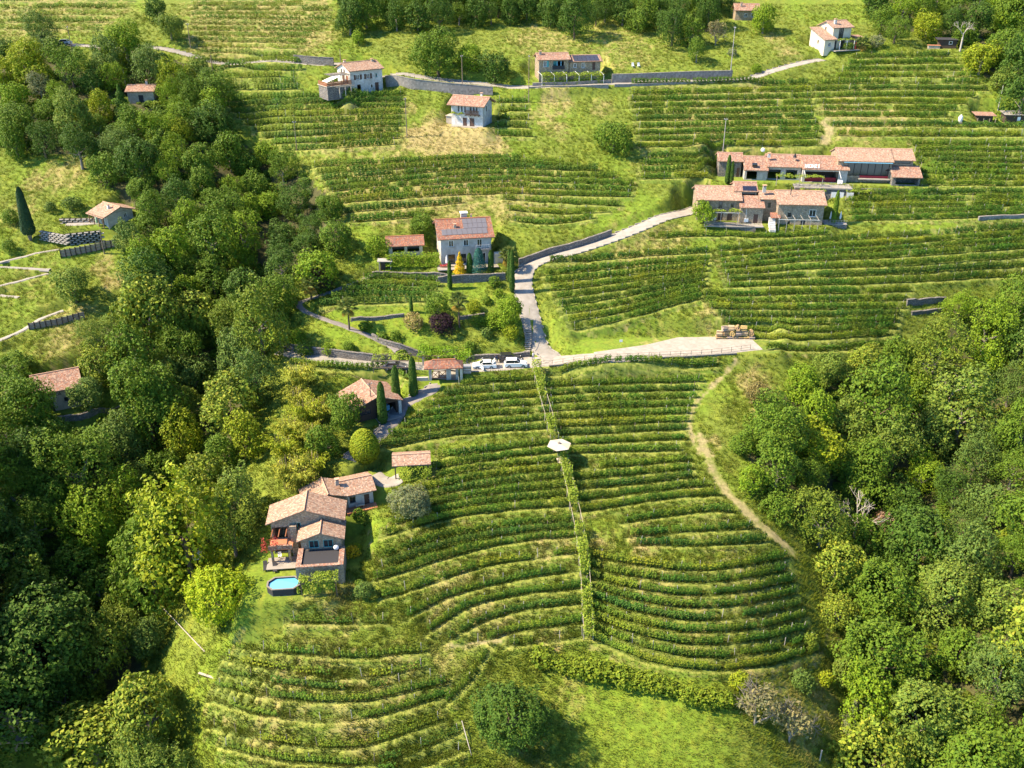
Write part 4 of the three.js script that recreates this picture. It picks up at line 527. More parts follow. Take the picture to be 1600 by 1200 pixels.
["tall","md",102.1,-273.2,3.4,4.6,"small mid-green tall tree to the right of the cream hillside house",6],
["feather","dk",-7.9,-286.1,5.3,6.0,"medium dark green feathery tree just to the right of the trees above the upper road",7],
["round","md",48.3,-266.8,4.0,4.0,"small mid-green rounded tree to the left of the small stone house",7],
["round","dk",30.2,-302.5,3.9,3.9,"small dark green rounded tree to the right of the upper meadow",7],
["round","dk",49.3,-298.6,3.2,3.2,"small dark green rounded tree to the left of the small stone house",7],
["round","dk",18.8,-297.1,4.5,4.5,"small dark green rounded tree behind the stone house with blue shutters",7],
["round","md",22.6,-286.4,2.9,2.9,"small mid-green rounded tree to the right of the upper meadow",7],
["feather","md",-30.2,-283.5,3.4,3.8,"small mid-green feathery tree just to the left of the trees above the upper road",7],
["feather","md",12.1,-299.5,3.5,3.9,"small mid-green feathery tree just behind the upper meadow",7],
["feather","dk",44.1,-288.8,3.5,3.9,"small dark green feathery tree to the left of the small stone house",7],
["tall","dk",-28.5,-291.1,4.2,5.7,"small dark green tall tree just to the left of the trees above the upper road",7],
["round","dk",20.6,-290.1,4.0,4.0,"small dark green rounded tree well to the right of the trees above the upper road",7],
["tall","md",37.4,-278.2,3.5,4.8,"small mid-green tall tree to the right of the stone house with blue shutters",7],
["round","dk",10.9,-279.1,4.3,4.3,"small dark green rounded tree just to the right of the upper meadow",7],
["round","dk",-16.3,-284.7,4.8,4.8,"medium dark green rounded tree just behind the trees above the upper road",7],
["round","dk",60.2,-305.3,2.9,2.9,"small dark green rounded tree just behind the small stone house",7],
["round","dk",60.3,-291.2,4.8,4.8,"medium dark green rounded tree just to the left of the small stone house",7],
["round","md",-33.4,-291.7,4.8,4.8,"medium mid-green rounded tree to the left of the trees above the upper road",7],
["feather","dk",-5.9,-280.3,3.0,3.4,"small dark green feathery tree just to the left of the upper meadow",7],
["tall","md",-22.8,-282.8,4.9,6.6,"medium mid-green tall tree just behind the trees above the upper road",7],
["feather","dk",45.9,-277.3,4.7,5.3,"medium dark green feathery tree to the left of the small stone house",7],
["feather","md",-1.4,-286.7,5.3,5.9,"medium mid-green feathery tree just to the left of the upper meadow",7],
["feather","dk",-43.4,-289.8,4.2,4.7,"small dark green feathery tree behind the white terrace house",7],
["round","md",27.8,-294.5,4.1,4.1,"small mid-green rounded tree behind the stone house with blue shutters",7],
["feather","dk",44.9,-299.6,4.6,5.1,"small dark green feathery tree well to the right of the stone house with blue shutters",7],
["tall","md",50.8,-284.6,3.7,5.0,"small mid-green tall tree to the left of the small stone house",7],
["tall","md",12.1,-283.2,4.5,6.1,"medium mid-green tall tree just to the right of the upper meadow",7],
["round","md",-41.0,-277.8,5.3,5.3,"medium mid-green rounded tree behind the white terrace house",7],
["feather","dk",1.7,-298.1,4.9,5.5,"medium dark green feathery tree just behind the upper meadow",7],
["round","md",39.1,-294.4,5.1,5.1,"medium mid-green rounded tree to the left of the small stone house",7],
["tall","dk",55.1,-277.6,4.0,5.4,"small dark green tall tree just to the left of the small stone house",7],
["feather","dk",41.3,-276.0,2.9,3.3,"small dark green feathery tree to the right of the stone house with blue shutters",7],
["feather","dk",-20.0,-274.7,4.5,5.1,"medium dark green feathery tree just to the left of the trees above the upper road",7],
["round","md",54.0,-299.0,4.8,4.8,"medium mid-green rounded tree well to the left of the cream hillside house",7],
["round","dk",25.4,-301.3,4.4,4.4,"small dark green rounded tree well to the left of the small stone house",7],
["round","dk",-38.1,-295.0,4.0,4.0,"small dark green rounded tree to the left of the trees above the upper road",7],
["round","dk",-14.1,-297.0,4.1,4.1,"small dark green rounded tree just behind the trees above the upper road",7],
["feather","md",-49.0,-292.7,4.4,5.0,"small mid-green feathery tree behind the white terrace house",7],
["feather","dk",-24.0,-297.0,5.2,5.9,"medium dark green feathery tree just behind the trees above the upper road",7],
["round","dk",-10.1,-278.7,3.8,3.8,"small dark green rounded tree just to the right of the trees above the upper road",7],
["round","dk",4.3,-282.2,4.2,4.1,"small dark green rounded tree just behind the upper meadow",7],
["tall","md",-48.8,-299.3,4.3,5.8,"small mid-green tall tree behind the white terrace house",7],
["round","dk",-47.9,-289.9,3.2,3.2,"small dark green rounded tree behind the white terrace house",7],
["feather","dk",43.5,-266.4,4.9,5.4,"medium dark green feathery tree well to the right of the stone house with blue shutters",7],
["feather","md",-15.0,-279.5,3.2,3.5,"small mid-green feathery tree just to the right of the trees above the upper road",7],
["feather","dk",-6.4,-301.2,3.4,3.9,"small dark green feathery tree to the left of the upper meadow",7],
["round","dk",7.2,-303.6,3.3,3.3,"small dark green rounded tree to the right of the trees above the upper road",7],
["feather","dk",26.4,-281.8,3.8,4.3,"small dark green feathery tree behind the stone house with blue shutters",7],
["tall","dk",54.4,-291.5,3.0,4.1,"small dark green tall tree well to the left of the cream hillside house",7],
["feather","dk",52.8,-276.4,2.9,3.3,"small dark green feathery tree just to the left of the small stone house",7],
["feather","md",36.8,-286.4,3.9,4.3,"small mid-green feathery tree to the right of the stone house with blue shutters",7],
["round","md",-35.5,-282.8,3.6,3.6,"small mid-green rounded tree to the left of the trees above the upper road",7],
["round","md",35.0,-275.1,3.6,3.6,"small mid-green rounded tree to the right of the stone house with blue shutters",7],
["tall","dk",17.2,-271.0,5.0,6.7,"medium dark green tall tree just to the right of the upper meadow",7],
["round","md",6.7,-290.8,2.9,2.9,"small mid-green rounded tree just behind the upper meadow",7],
["round","dk",31.2,-279.7,4.3,4.3,"small dark green rounded tree to the right of the stone house with blue shutters",7],
["feather","dk",-19.3,-295.3,3.0,3.4,"small dark green feathery tree just behind the trees above the upper road",7],
["feather","dk",32.4,-290.2,4.9,5.5,"medium dark green feathery tree behind the stone house with blue shutters",7],
["tall","dk",42.2,-281.2,3.2,4.3,"small dark green tall tree to the left of the small stone house",7],
["round","dk",-39.5,-302.7,3.6,3.6,"small dark green rounded tree well to the left of the upper meadow",7],
["round","dk",24.0,-297.4,3.2,3.1,"small dark green rounded tree well to the left of the cream hillside house",7],
["tall","dk",35.1,-299.4,3.3,4.4,"small dark green tall tree behind the stone house with blue shutters",7],
["round","md",-45.3,-303.7,2.9,2.9,"small mid-green rounded tree behind the white terrace house",7],
["feather","dk",7.1,-295.6,3.5,3.9,"small dark green feathery tree just behind the upper meadow",7],
["feather","dk",-32.7,-302.6,4.1,4.5,"small dark green feathery tree to the left of the trees above the upper road",7],
["round","dk",-0.4,-280.5,3.7,3.7,"small dark green rounded tree just to the left of the upper meadow",7],
["feather","dk",23.6,-278.9,3.1,3.4,"small dark green feathery tree to the right of the upper meadow",7],
["feather","md",-3.9,-284.7,3.4,3.8,"small mid-green feathery tree just to the left of the upper meadow",7],
["tall","dk",-52.9,-301.1,3.1,4.2,"small dark green tall tree behind the white terrace house",7],
["round","dk",-26.2,-276.5,4.6,4.6,"medium dark green rounded tree just to the left of the trees above the upper road",7],
["round","dk",3.4,-290.5,4.0,4.0,"small dark green rounded tree well to the right of the white terrace house",7],
["tall","dk",-39.1,-289.4,2.9,3.9,"small dark green tall tree to the left of the trees above the upper road",7],
["tall","dk",-17.4,-297.6,5.0,6.7,"medium dark green tall tree just behind the trees above the upper road",7],
["round","md",-28.7,-305.7,3.1,3.1,"small mid-green rounded tree behind the trees above the upper road",7],
["round","md",52.4,-283.4,2.8,2.8,"small mid-green rounded tree just to the left of the small stone house",7],
["feather","dk",64.3,-301.1,4.5,5.1,"small dark green feathery tree just behind the small stone house",7],
["tall","dk",-2.6,-301.1,3.4,4.6,"small dark green tall tree behind the upper meadow",7],
["feather","dk",-11.1,-303.1,2.8,3.2,"small dark green feathery tree well to the left of the stone house with blue shutters",7],
["tall","dk",16.2,-290.3,3.5,4.7,"small dark green tall tree just to the right of the upper meadow",7],
["feather","dk",16.0,-304.7,3.2,3.6,"small dark green feathery tree behind the upper meadow",7],
["round","dk",24.5,-291.0,3.3,3.3,"small dark green rounded tree well to the right of the middle slope vines",7],
["round","dk",41.6,-293.1,2.9,2.9,"small dark green rounded tree well to the right of the stone house with blue shutters",7],
["round","dk",-27.9,-289.5,3.0,3.0,"small dark green rounded tree just to the left of the trees above the upper road",7],
["round","dk",-12.8,-291.3,3.6,3.6,"small dark green rounded tree to the left of the upper meadow",7],
["tall","dk",-32.2,-275.8,3.3,4.4,"small dark green tall tree well to the left of the upper meadow",7],
["round","dk",-90.9,-131.7,6.6,10,"tall dark tree beyond the left edge, first from the back of the shading row"],
["tall","dk",-86.3,-119.5,6.2,12,"tall dark tree beyond the left edge, second from the back of the shading row"],
["round","dk",-82.4,-111.4,5.9,12,"tall dark tree beyond the left edge, third from the back of the shading row"],
["tall","dk",-81.5,-103.2,5.7,13,"tall dark tree beyond the left edge, fourth from the back of the shading row"],
["round","dk",-77.2,-98.0,5.6,13,"tall dark tree beyond the left edge, fifth from the back of the shading row"],
["tall","dk",-76.9,-91.1,5.4,13,"tall dark tree beyond the left edge, sixth from the back of the shading row"],
["round","dk",-73.1,-86.6,5.3,13,"tall dark tree beyond the left edge, seventh from the back of the shading row"],
["tall","dk",-87.6,-105.3,5.7,14,"tall dark tree beyond the left edge, eighth from the back of the shading row"],
["round","dk",-83.3,-93.3,5.3,14,"tall dark tree beyond the left edge, ninth from the back of the shading row"]
];
const PT = {"canopy":[[8.17,-138.22]],"pool":[[-34.66,-111.79]],"parasol":[[-52.62,-124.75]],"lounger":[[-38.8,-116.9],[-37.22,-116.58]],"chair":[[-37.04,-119.41]],"garden_table":[[-35.35,-118.19]],"cars":[[-5.31,-160.99],[0.74,-161.55],[-0.38,-163.99],[-22.72,-161.23],[-122.21,-266.89]],"people":[[4.15,-164.43],[-2.87,-162.98]],"fire":[[45.02,-169.97]],"cypress":[[-23.61,-147.85],[-21.7,-153.76],[-18.6,-155.19],[72.13,-201.76],[50.5,-215.43],[51.37,-215.14],[-13.0,-181.99],[-0.54,-184.22],[0.0,-181.08],[-8.96,-185.6],[-4.49,-186.39],[-20.53,-175.29]],"bigcypress":[[-106.33,-196.93]],"bluecone":[[-7.07,-185.97]],"palm":[[-32.7,-171.01],[-10.58,-171.74],[-41.61,-179.41],[-0.68,-187.99],[-36.87,-134.04],[94.33,-263.92]],"poles":[[-52.89,-229.09],[-25.83,-230.79],[57.01,-252.36],[51.58,-227.78],[-12.66,-246.18],[4.23,-242.29],[-87.78,-267.35],[-78.82,-254.86],[123.9,-242.4],[-100.13,-249.41],[-25.64,-149.05],[-117.12,-260.26],[-88.52,-192.23],[78.74,-143.15],[-45.11,-256.09]],"perg_up":[[4.67,-159.73],[5.75,-153.33],[6.66,-147.68],[7.55,-143.01]],"perg_dn":[[8.93,-137.77],[9.58,-132.67],[10.28,-127.12],[10.97,-120.73],[11.25,-114.9],[11.26,-108.52],[11.22,-104.44]],"dead":[[59.05,-130.66],[81.97,-161.72],[84.85,-158.81],[120.16,-262.08]],"leanpole":[[-46.92,-107.56],[-57.73,-119.5]],"bench":[[-46.82,-103.23],[-43.0,-101.68]],"lpoles":[[-6.93,-93.06],[-5.5,-89.54]],"rockpost":[[44.06,-93.78]],"trough":[[-44.11,-100.2],[-40.13,-98.14]],"bottle":[[111.9,-236.07]],"stake":[[21.64,-167.81]],"chairs2":[[31.91,-255.81],[33.42,-255.81]],"rail":[[-74.51,-95.26],[-68.44,-97.68]],"hedge":[[4.64,-101.35],[9.22,-100.12],[14.67,-99.1],[20.06,-98.04],[25.39,-96.79],[29.94,-96.5]],"bamboo":[[-39.99,-151.89],[-37.42,-147.47],[-39.77,-144.07],[-35.33,-141.91],[-40.21,-156.73],[-40.14,-139.77],[-35.14,-148.0],[-37.87,-133.71],[-36.08,-132.68],[-34.47,-136.17]],"arbor":[[-13.24,-165.15]],"vinepergA":[[8.24,-248.04],[23.19,-249.27]],"carport":[[-23.26,-161.75]],"gateL":[[-27.08,-187.73]],"bins":[[-8.57,-158.84]],"spool":[[-17.55,-155.92]],"stack_logs":[[45.42,-165.99]]};
const WALLS = {"low_road":[[-46.6,-168.8,-40.6,-166.6,-34.0,-164.9,-28.2,-163.8,-23.5,-163.2],1.6,"stone"],"garden_low":[[-27.9,-169.2,-25.4,-167.4,-22.5,-166.4,-19.0,-166.1,-17.1,-166.0],1.0,"stone"],"house_terr":[[-29.7,-186.1,-24.5,-185.7,-17.9,-185.3,-13.5,-184.7],1.1,"stone"],"house_terr2":[[-15.6,-183.5,-9.4,-183.8,-1.4,-184.4],1.5,"stone"],"garden_mid":[[-32.8,-173.9,-28.6,-173.8,-21.9,-174.5],0.55,"stone"],"garden_right":[[-10.9,-173.8,-8.5,-174.0,-5.6,-174.6],0.6,"stone"],"bend":[[1.5,-190.0,4.2,-191.4,8.4,-193.3,14.1,-195.3,19.1,-197.5,22.1,-199.1],1.4,"stone"],"upper_under":[[-32.8,-251.1,-26.4,-247.5,-21.4,-246.8,-16.4,-246.1,-10.7,-245.6,-4.9,-245.0],3.4,"concrete"],"upper_front":[[4.3,-245.6,13.1,-245.9,24.7,-246.3],1.5,"concrete"],"upper_back":[[5.3,-248.3,16.5,-248.6,25.7,-249.8],0.8,"concrete"],"bay_back":[[25.9,-250.1,35.0,-250.8,46.7,-251.8,57.5,-252.4],2.2,"concrete"],"bay_front":[[26.3,-246.8,41.3,-247.7,61.6,-249.1],1.2,"concrete"],"car_wall":[[-9.1,-165.0,-2.5,-165.0,3.5,-166.1],0.9,"stone"],"park_under":[[7.2,-161.3,18.5,-161.1,31.0,-162.0,43.7,-163.6],1.1,"concrete"],"A_back":[[-57.7,-257.8,-52.4,-256.1,-46.8,-255.0],2.0,"stone"],"slat_left":[[-97.3,-190.8,-91.6,-192.1,-86.3,-193.9],1.6,"slat"],"slat_low":[[-96.9,-171.0,-91.9,-172.5,-87.1,-174.6],1.4,"slat"],"G_wall":[[-83.9,-149.8,-79.3,-152.3,-74.7,-158.5],0.9,"stone"],"right_dry":[[82.4,-180.1,86.9,-181.6,91.7,-182.9],1.1,"stone"],"right_dry2":[[83.1,-178.5,87.2,-180.0,90.9,-181.1],0.6,"stone"],"far_right":[[105.4,-203.6,110.4,-204.4,116.6,-205.2],0.7,"concrete"],"win_low":[[43.0,-200.9,49.9,-199.8,54.1,-199.1],1.0,"stone"]};
const FENCE = [5.7,-161.6,12.4,-161.9,18.5,-161.4,24.8,-161.9,31.0,-162.5,37.4,-163.3,43.9,-164.8,46.9,-165.7];
const FENCE2 = [-20.0,-163.6,-16.6,-164.3];
const CRIB = [[[-97.2,-194.0,-90.4,-196.6],2.9],[[-104.6,-197.5,-97.2,-194.0],1.9],[[-102.0,-202.4,-93.8,-202.9],1.2]];
// ---- helpers
const V3 = (x, y, z) => new THREE.Vector3(x, y, z);
function rng(a) { return () => { a |= 0; a = a + 0x6D2B79F5 | 0; let t = Math.imul(a ^ a >>> 15, 1 | a); t = t + Math.imul(t ^ t >>> 7, 61 | t) ^ t; return ((t ^ t >>> 14) >>> 0) / 4294967296; }; }
const rnd = rng(12345);
const clamp = (v, a, b) => v < a ? a : v > b ? b : v;
const sm = (t) => { t = clamp(t, 0, 1); return t * t * (3 - 2 * t); };
const NT = new Float32Array(256 * 256); { const r = rng(99); for (let i = 0; i < NT.length; i++) NT[i] = r(); }
function n2(x, y) { const xi = Math.floor(x), yi = Math.floor(y); let fx = x - xi, fy = y - yi; fx = fx * fx * (3 - 2 * fx); fy = fy * fy * (3 - 2 * fy);
  const a = (xi & 255) + ((yi & 255) << 8), b = ((xi + 1) & 255) + ((yi & 255) << 8), c = (xi & 255) + (((yi + 1) & 255) << 8), d = ((xi + 1) & 255) + (((yi + 1) & 255) << 8);
  return (NT[a] * (1 - fx) + NT[b] * fx) * (1 - fy) + (NT[c] * (1 - fx) + NT[d] * fx) * fy; }
const fbm = (x, y) => n2(x, y) * .5 + n2(x * 2.1 + 17, y * 2.1 + 5) * .27 + n2(x * 4.3 + 51, y * 4.3 + 9) * .15 + n2(x * 9.1, y * 9.1 + 77) * .08;
const n3 = (x, y, z) => (n2(x + z * 3.7 + 11, y - z * 1.3) + n2(y + 40, z * 1.1 + x * .6) + n2(z + 90 - y * .5, x + 7)) / 3;
const taken = {};
function numbered(n) { const k = taken[n] = (taken[n] || 0) + 1; return k === 1 ? n : n + '_' + String(k - 1).padStart(3, '0'); }
function shade(o) { o.castShadow = true; o.receiveShadow = true; return o; }
function tag(o, label, category, group, kind) { o.userData = { label, category }; if (group) o.userData.group = group; if (kind) o.userData.kind = kind; return o; }
function thing(name, label, category, [x, y, z] = [0, 0, 0], yaw = 0, group) { const g = new THREE.Group(); g.name = numbered(name); g.position.set(x, y, z); g.rotation.y = yaw; tag(g, label, category, group); scene.add(g); return g; }
function part(parent, name, geo, mat, label) { const m = shade(new THREE.Mesh(geo, mat)); m.name = name; if (label) m.userData.label = label; parent.add(m); return m; }
function single(name, geo, mat, label, category, group, kind) { const m = shade(new THREE.Mesh(geo, mat)); m.name = numbered(name); tag(m, label, category, group, kind); scene.add(m); return m; }
function struct(name, geo, mat) { const m = shade(new THREE.Mesh(geo, mat)); m.name = numbered(name); m.userData.kind = 'structure'; scene.add(m); return m; }
function boxUV(g) { const p = g.attributes.position, n = g.attributes.normal, uv = new Float32Array(p.count * 2);
  for (let i = 0; i < p.count; i++) { const ax = Math.abs(n.getX(i)), ay = Math.abs(n.getY(i)), az = Math.abs(n.getZ(i)); const x = p.getX(i), y = p.getY(i), z = p.getZ(i);
    if (ay > ax && ay > az) { uv[2 * i] = x; uv[2 * i + 1] = z; } else if (ax > az) { uv[2 * i] = z; uv[2 * i + 1] = y; } else { uv[2 * i] = x; uv[2 * i + 1] = y; } }
  g.setAttribute('uv', new THREE.BufferAttribute(uv, 2)); return g; }
function bx(w, h, d, x = 0, y = 0, z = 0, ry = 0, rx = 0, rz = 0) { const g = new THREE.BoxGeometry(w, h, d).toNonIndexed(); if (rx) g.rotateX(rx); if (rz) g.rotateZ(rz); if (ry) g.rotateY(ry); g.translate(x, y, z); return boxUV(g); }
function cyl(r0, r1, h, x = 0, y = 0, z = 0, seg = 8) { const g = new THREE.CylinderGeometry(r1, r0, h, seg).toNonIndexed(); g.translate(x, y + h / 2, z); return g; }
function bar(a, b, r0, r1 = r0, seg = 5) { const d = b.clone().sub(a), L = d.length(); const g = new THREE.CylinderGeometry(r1, r0, L, seg, 1).toNonIndexed(); g.translate(0, L / 2, 0); g.applyQuaternion(new THREE.Quaternion().setFromUnitVectors(V3(0, 1, 0), d.normalize())); g.translate(a.x, a.y, a.z); return g; }
const M = (l) => { l = l.map((g) => g.index ? g.toNonIndexed() : g); for (const g of l) for (const k of Object.keys(g.attributes)) if (!['position', 'normal', 'uv', 'color'].includes(k)) g.deleteAttribute(k); const hasC = l.every((g) => g.attributes.color); for (const g of l) if (!hasC && g.attributes.color) g.deleteAttribute('color'); return mergeGeometries(l); };
// a polygon slab in space (top points), t thick downwards; uv in metres along the first edge
function slab(pts, t) { const P = pts.map((p) => V3(...p)), u = P[1].clone().sub(P[0]).normalize(), nn = u.clone().cross(P[2].clone().sub(P[0])).normalize(), v = nn.clone().cross(u); if (v.y < 0) v.negate();
  const pos = [], uv = []; const put = (p, o) => { pos.push(p.x, p.y - o, p.z); const d = p.clone().sub(P[0]); uv.push(d.dot(u), d.dot(v)); };
  const up = nn.y > 0; for (let i = 1; i < P.length - 1; i++) { const a = [P[0], P[i], P[i + 1]]; if (!up) a.reverse(); a.forEach((p) => put(p, 0)); a.slice().reverse().forEach((p) => put(p, t)); }
  for (let i = 0; i < P.length; i++) { const a = P[i], b = P[(i + 1) % P.length]; const q = up ? [[a, 0], [a, t], [b, t], [a, 0], [b, t], [b, 0]] : [[a, 0], [b, t], [a, t], [a, 0], [b, 0], [b, t]]; q.forEach(([p, o]) => put(p, o)); }
  const g = new THREE.BufferGeometry(); g.setAttribute('position', new THREE.Float32BufferAttribute(pos, 3)); g.setAttribute('uv', new THREE.Float32BufferAttribute(uv, 2)); g.computeVertexNormals(); return g; }
// ---- textures
const toS = new Uint8Array(4097); for (let i = 0; i <= 4096; i++) { const c = i / 4096; toS[i] = Math.round(255 * (c <= .0031308 ? 12.92 * c : 1.055 * Math.pow(c, 1 / 2.4) - .055)); }
const s8 = (c) => toS[Math.round(clamp(c, 0, 1) * 4096)];
function tex(w, h, fn, metres, srgb = true) { const d = new Uint8Array(w * h * 4); for (let j = 0; j < h; j++) for (let i = 0; i < w; i++) { const c = fn(i, j), k = 4 * (j * w + i); if (srgb) { d[k] = s8(c[0]); d[k + 1] = s8(c[1]); d[k + 2] = s8(c[2]); } else d[k] = d[k + 1] = d[k + 2] = clamp(Math.round(c * 255), 0, 255); d[k + 3] = 255; }
  const t = new THREE.DataTexture(d, w, h); t.wrapS = t.wrapT = THREE.RepeatWrapping; t.magFilter = THREE.LinearFilter; t.minFilter = THREE.LinearMipmapLinearFilter; t.generateMipmaps = true; if (srgb) t.colorSpace = THREE.SRGBColorSpace; if (metres) t.repeat.set(1 / metres, 1 / metres); t.needsUpdate = true; return t; }
const hash = (i, j, s = 0) => { let h = Math.imul(i * 374761393 + j * 668265263 + s * 1442695041 | 0, 1274126177); h ^= h >>> 13; h = Math.imul(h, 1103515245); return ((h ^ h >>> 16) >>> 0) / 4294967296; };
const mix = (a, b, t) => a + (b - a) * t, mix3 = (a, b, t) => [mix(a[0], b[0], t), mix(a[1], b[1], t), mix(a[2], b[2], t)];
function tileTex(pal, seed, lichen) { return tex(512, 512, (i, j) => { const row = Math.floor(j / 16), col = Math.floor(i / 12.8); const a = hash(col % 40, row % 32, seed), b = hash(col % 40, row % 32, seed + 7); const k = Math.min(pal.length - 1, Math.floor(a * pal.length)); let c = pal[k].map((v) => v * (.82 + .36 * b)); const l = n2(i * .05 + seed, j * .05); if (l > .55) c = mix3(c, lichen, (l - .55) * 1.2); return c; }, 8.2); }
const tileBump = tex(512, 512, (i, j) => { const f = (i % 12.8) / 12.8, r = (j % 16) / 16; return (.25 + .5 * Math.abs(Math.sin(f * Math.PI))) * .8 + .2 * (1 - r); }, 8.2, false);
const tilesPale = tileTex([[.50, .31, .21], [.58, .40, .29], [.42, .27, .19], [.66, .52, .40], [.52, .38, .30], [.36, .26, .20]], 3, [.50, .44, .35]);
const tilesMix = tileTex([[.44, .22, .14], [.52, .30, .20], [.34, .18, .13], [.60, .45, .34], [.42, .26, .20], [.52, .37, .30], [.30, .22, .18]], 11, [.48, .40, .33]);
const tilesRed = tileTex([[.42, .16, .09], [.36, .14, .09], [.48, .22, .12], [.30, .15, .12], [.48, .29, .20], [.27, .19, .16]], 23, [.28, .22, .20]);
function worley(cells, seed) { return (i, j, n) => { const x = i / n * cells, y = j / n * cells * 1.5; const xi = Math.floor(x), yi = Math.floor(y), ny = Math.round(cells * 1.5); let d1 = 9, d2 = 9, id = 0; for (let b = -1; b < 2; b++) for (let a = -1; a < 2; a++) { const cx = ((xi + a) % cells + cells) % cells, cy = ((yi + b) % ny + ny) % ny; const px = xi + a + .15 + .7 * hash(cx, cy, seed), py = yi + b + .15 + .7 * hash(cx, cy, seed + 1); const d = Math.hypot(px - x, py - y); if (d < d1) { d2 = d1; d1 = d; id = cx * 131 + cy; } else if (d < d2) d2 = d; } return [d2 - d1, id]; }; }
const wst = worley(14, 5);
function stoneTex(pal, mortar, seed) { return tex(512, 512, (i, j) => { const [e, id] = wst(i, j, 512); const c = pal[Math.floor(hash(id, 3, seed) * pal.length)].map((v) => v * (.75 + .5 * hash(id, 9, seed)) * (.85 + .3 * n2(i * .15, j * .15))); return e < .1 ? mix3(mortar, c, e / .1 * .6) : c; }, 4); }
const stoneTan = stoneTex([[.46, .34, .22], [.52, .40, .27], [.38, .29, .19], [.56, .45, .32], [.42, .34, .26]], [.42, .35, .26], 2);
const stoneGrey = stoneTex([[.26, .25, .24], [.33, .31, .29], [.21, .20, .20], [.38, .34, .29], [.30, .26, .22]], [.15, .14, .12], 8);
const stoneBump = tex(512, 512, (i, j) => clamp(wst(i, j, 512)[0] * 2.2, 0, 1), 4, false);
const blotch = (a, b, m, f = .03) => tex(256, 256, (i, j) => { const w = Math.min(1, Math.min(i, 255 - i, j, 255 - j) / 24); const t = clamp(.5 + (fbm(i * f, j * f) - .5) * 2.2 * w + (n2(i * .7, j * .7) - .5) * .25, 0, 1); return mix3(a, b, t); }, m);
const plasterWhite = blotch([.56, .52, .46], [.84, .82, .78], 5), plasterCream = blotch([.72, .63, .46], [.82, .74, .58], 5), plasterGrey = blotch([.46, .43, .38], [.68, .65, .60], 5), plasterOld = blotch([.42, .35, .27], [.60, .52, .42], 4);
const concrete = blotch([.34, .32, .29], [.50, .47, .42], 6), paving = blotch([.33, .30, .26], [.44, .41, .36], 7), asphalt = blotch([.24, .215, .20], [.32, .29, .27], 6), gravel = blotch([.38, .345, .29], [.50, .455, .39], 5);
const woodT = tex(128, 128, (i, j) => mix3([.16, .10, .06], [.27, .18, .11], clamp(n2(i * .5, j * .06) * .7 + n2(i * 1.3, j * .1) * .3, 0, 1)), 1);
const std = (o) => new THREE.MeshStandardMaterial({ roughness: .9, ...o });
const rgb = (r, g, b) => new THREE.Color().setRGB(r, g, b);
const MAT = {
  wallc: std({ map: blotch([.22, .20, .175], [.40, .37, .33], 5, .05) }),
  tPale: std({ map: tilesPale, bumpMap: tileBump, bumpScale: .07 }), tMix: std({ map: tilesMix, bumpMap: tileBump, bumpScale: .07 }), tRed: std({ map: tilesRed, bumpMap: tileBump, bumpScale: .07 }),
  sTan: std({ map: stoneTan, bumpMap: stoneBump, bumpScale: .06 }), sGrey: std({ map: stoneGrey, bumpMap: stoneBump, bumpScale: .08 }),
  white: std({ map: plasterWhite }), cream: std({ map: plasterCream }), grey: std({ map: plasterGrey }), old: std({ map: plasterOld }),
  conc: std({ map: concrete }), pave: std({ map: paving }), asph: std({ map: asphalt }), grav: std({ map: gravel }),
  wood: std({ map: woodT }), dwood: std({ color: rgb(.06, .04, .028) }), redwood: std({ color: rgb(.24, .09, .04) }), paleWood: std({ color: rgb(.45, .38, .29) }),
  frame: std({ color: rgb(.75, .74, .7), roughness: .6 }), glass: new THREE.MeshPhysicalMaterial({ color: rgb(.02, .025, .03), roughness: .08, metalness: 0, clearcoat: .6, clearcoatRoughness: .05 }),
  teal: std({ color: rgb(.05, .30, .30), roughness: .6 }), brown: std({ color: rgb(.09, .045, .03), roughness: .7 }), dark: std({ color: rgb(.03, .03, .035) }), ridge: std({ color: rgb(.50, .31, .21) }), ridgeRed: std({ color: rgb(.42, .17, .09) }),
  metal: std({ color: rgb(.36, .37, .38), roughness: .5, metalness: .4 }), pole: std({ color: rgb(.34, .32, .29) }), polew: std({ color: rgb(.20, .15, .11) }), panel: new THREE.MeshPhysicalMaterial({ color: rgb(.018, .022, .04), roughness: .2, clearcoat: .7, clearcoatRoughness: .12 }), panelGrey: new THREE.MeshPhysicalMaterial({ color: rgb(.13, .125, .14), roughness: .3, clearcoat: .6, clearcoatRoughness: .2 }),
  awn: std({ color: rgb(.8, .79, .76), roughness: .8 }), red: std({ color: rgb(.25, .02, .03) }), blueW: std({ color: rgb(.16, .42, .60), roughness: .5 }), straw: std({ color: rgb(.45, .36, .17) }), trunk: std({ color: rgb(.10, .075, .052) }), trunkGrey: std({ color: rgb(.20, .175, .15) }), bone: std({ color: rgb(.40, .36, .31) }),
};
for (const m of Object.values(MAT)) if (m.map) m.color.setScalar(.74);
for (const k of ['tPale', 'tMix', 'tRed']) MAT[k].color.setRGB(.64, .585, .55);
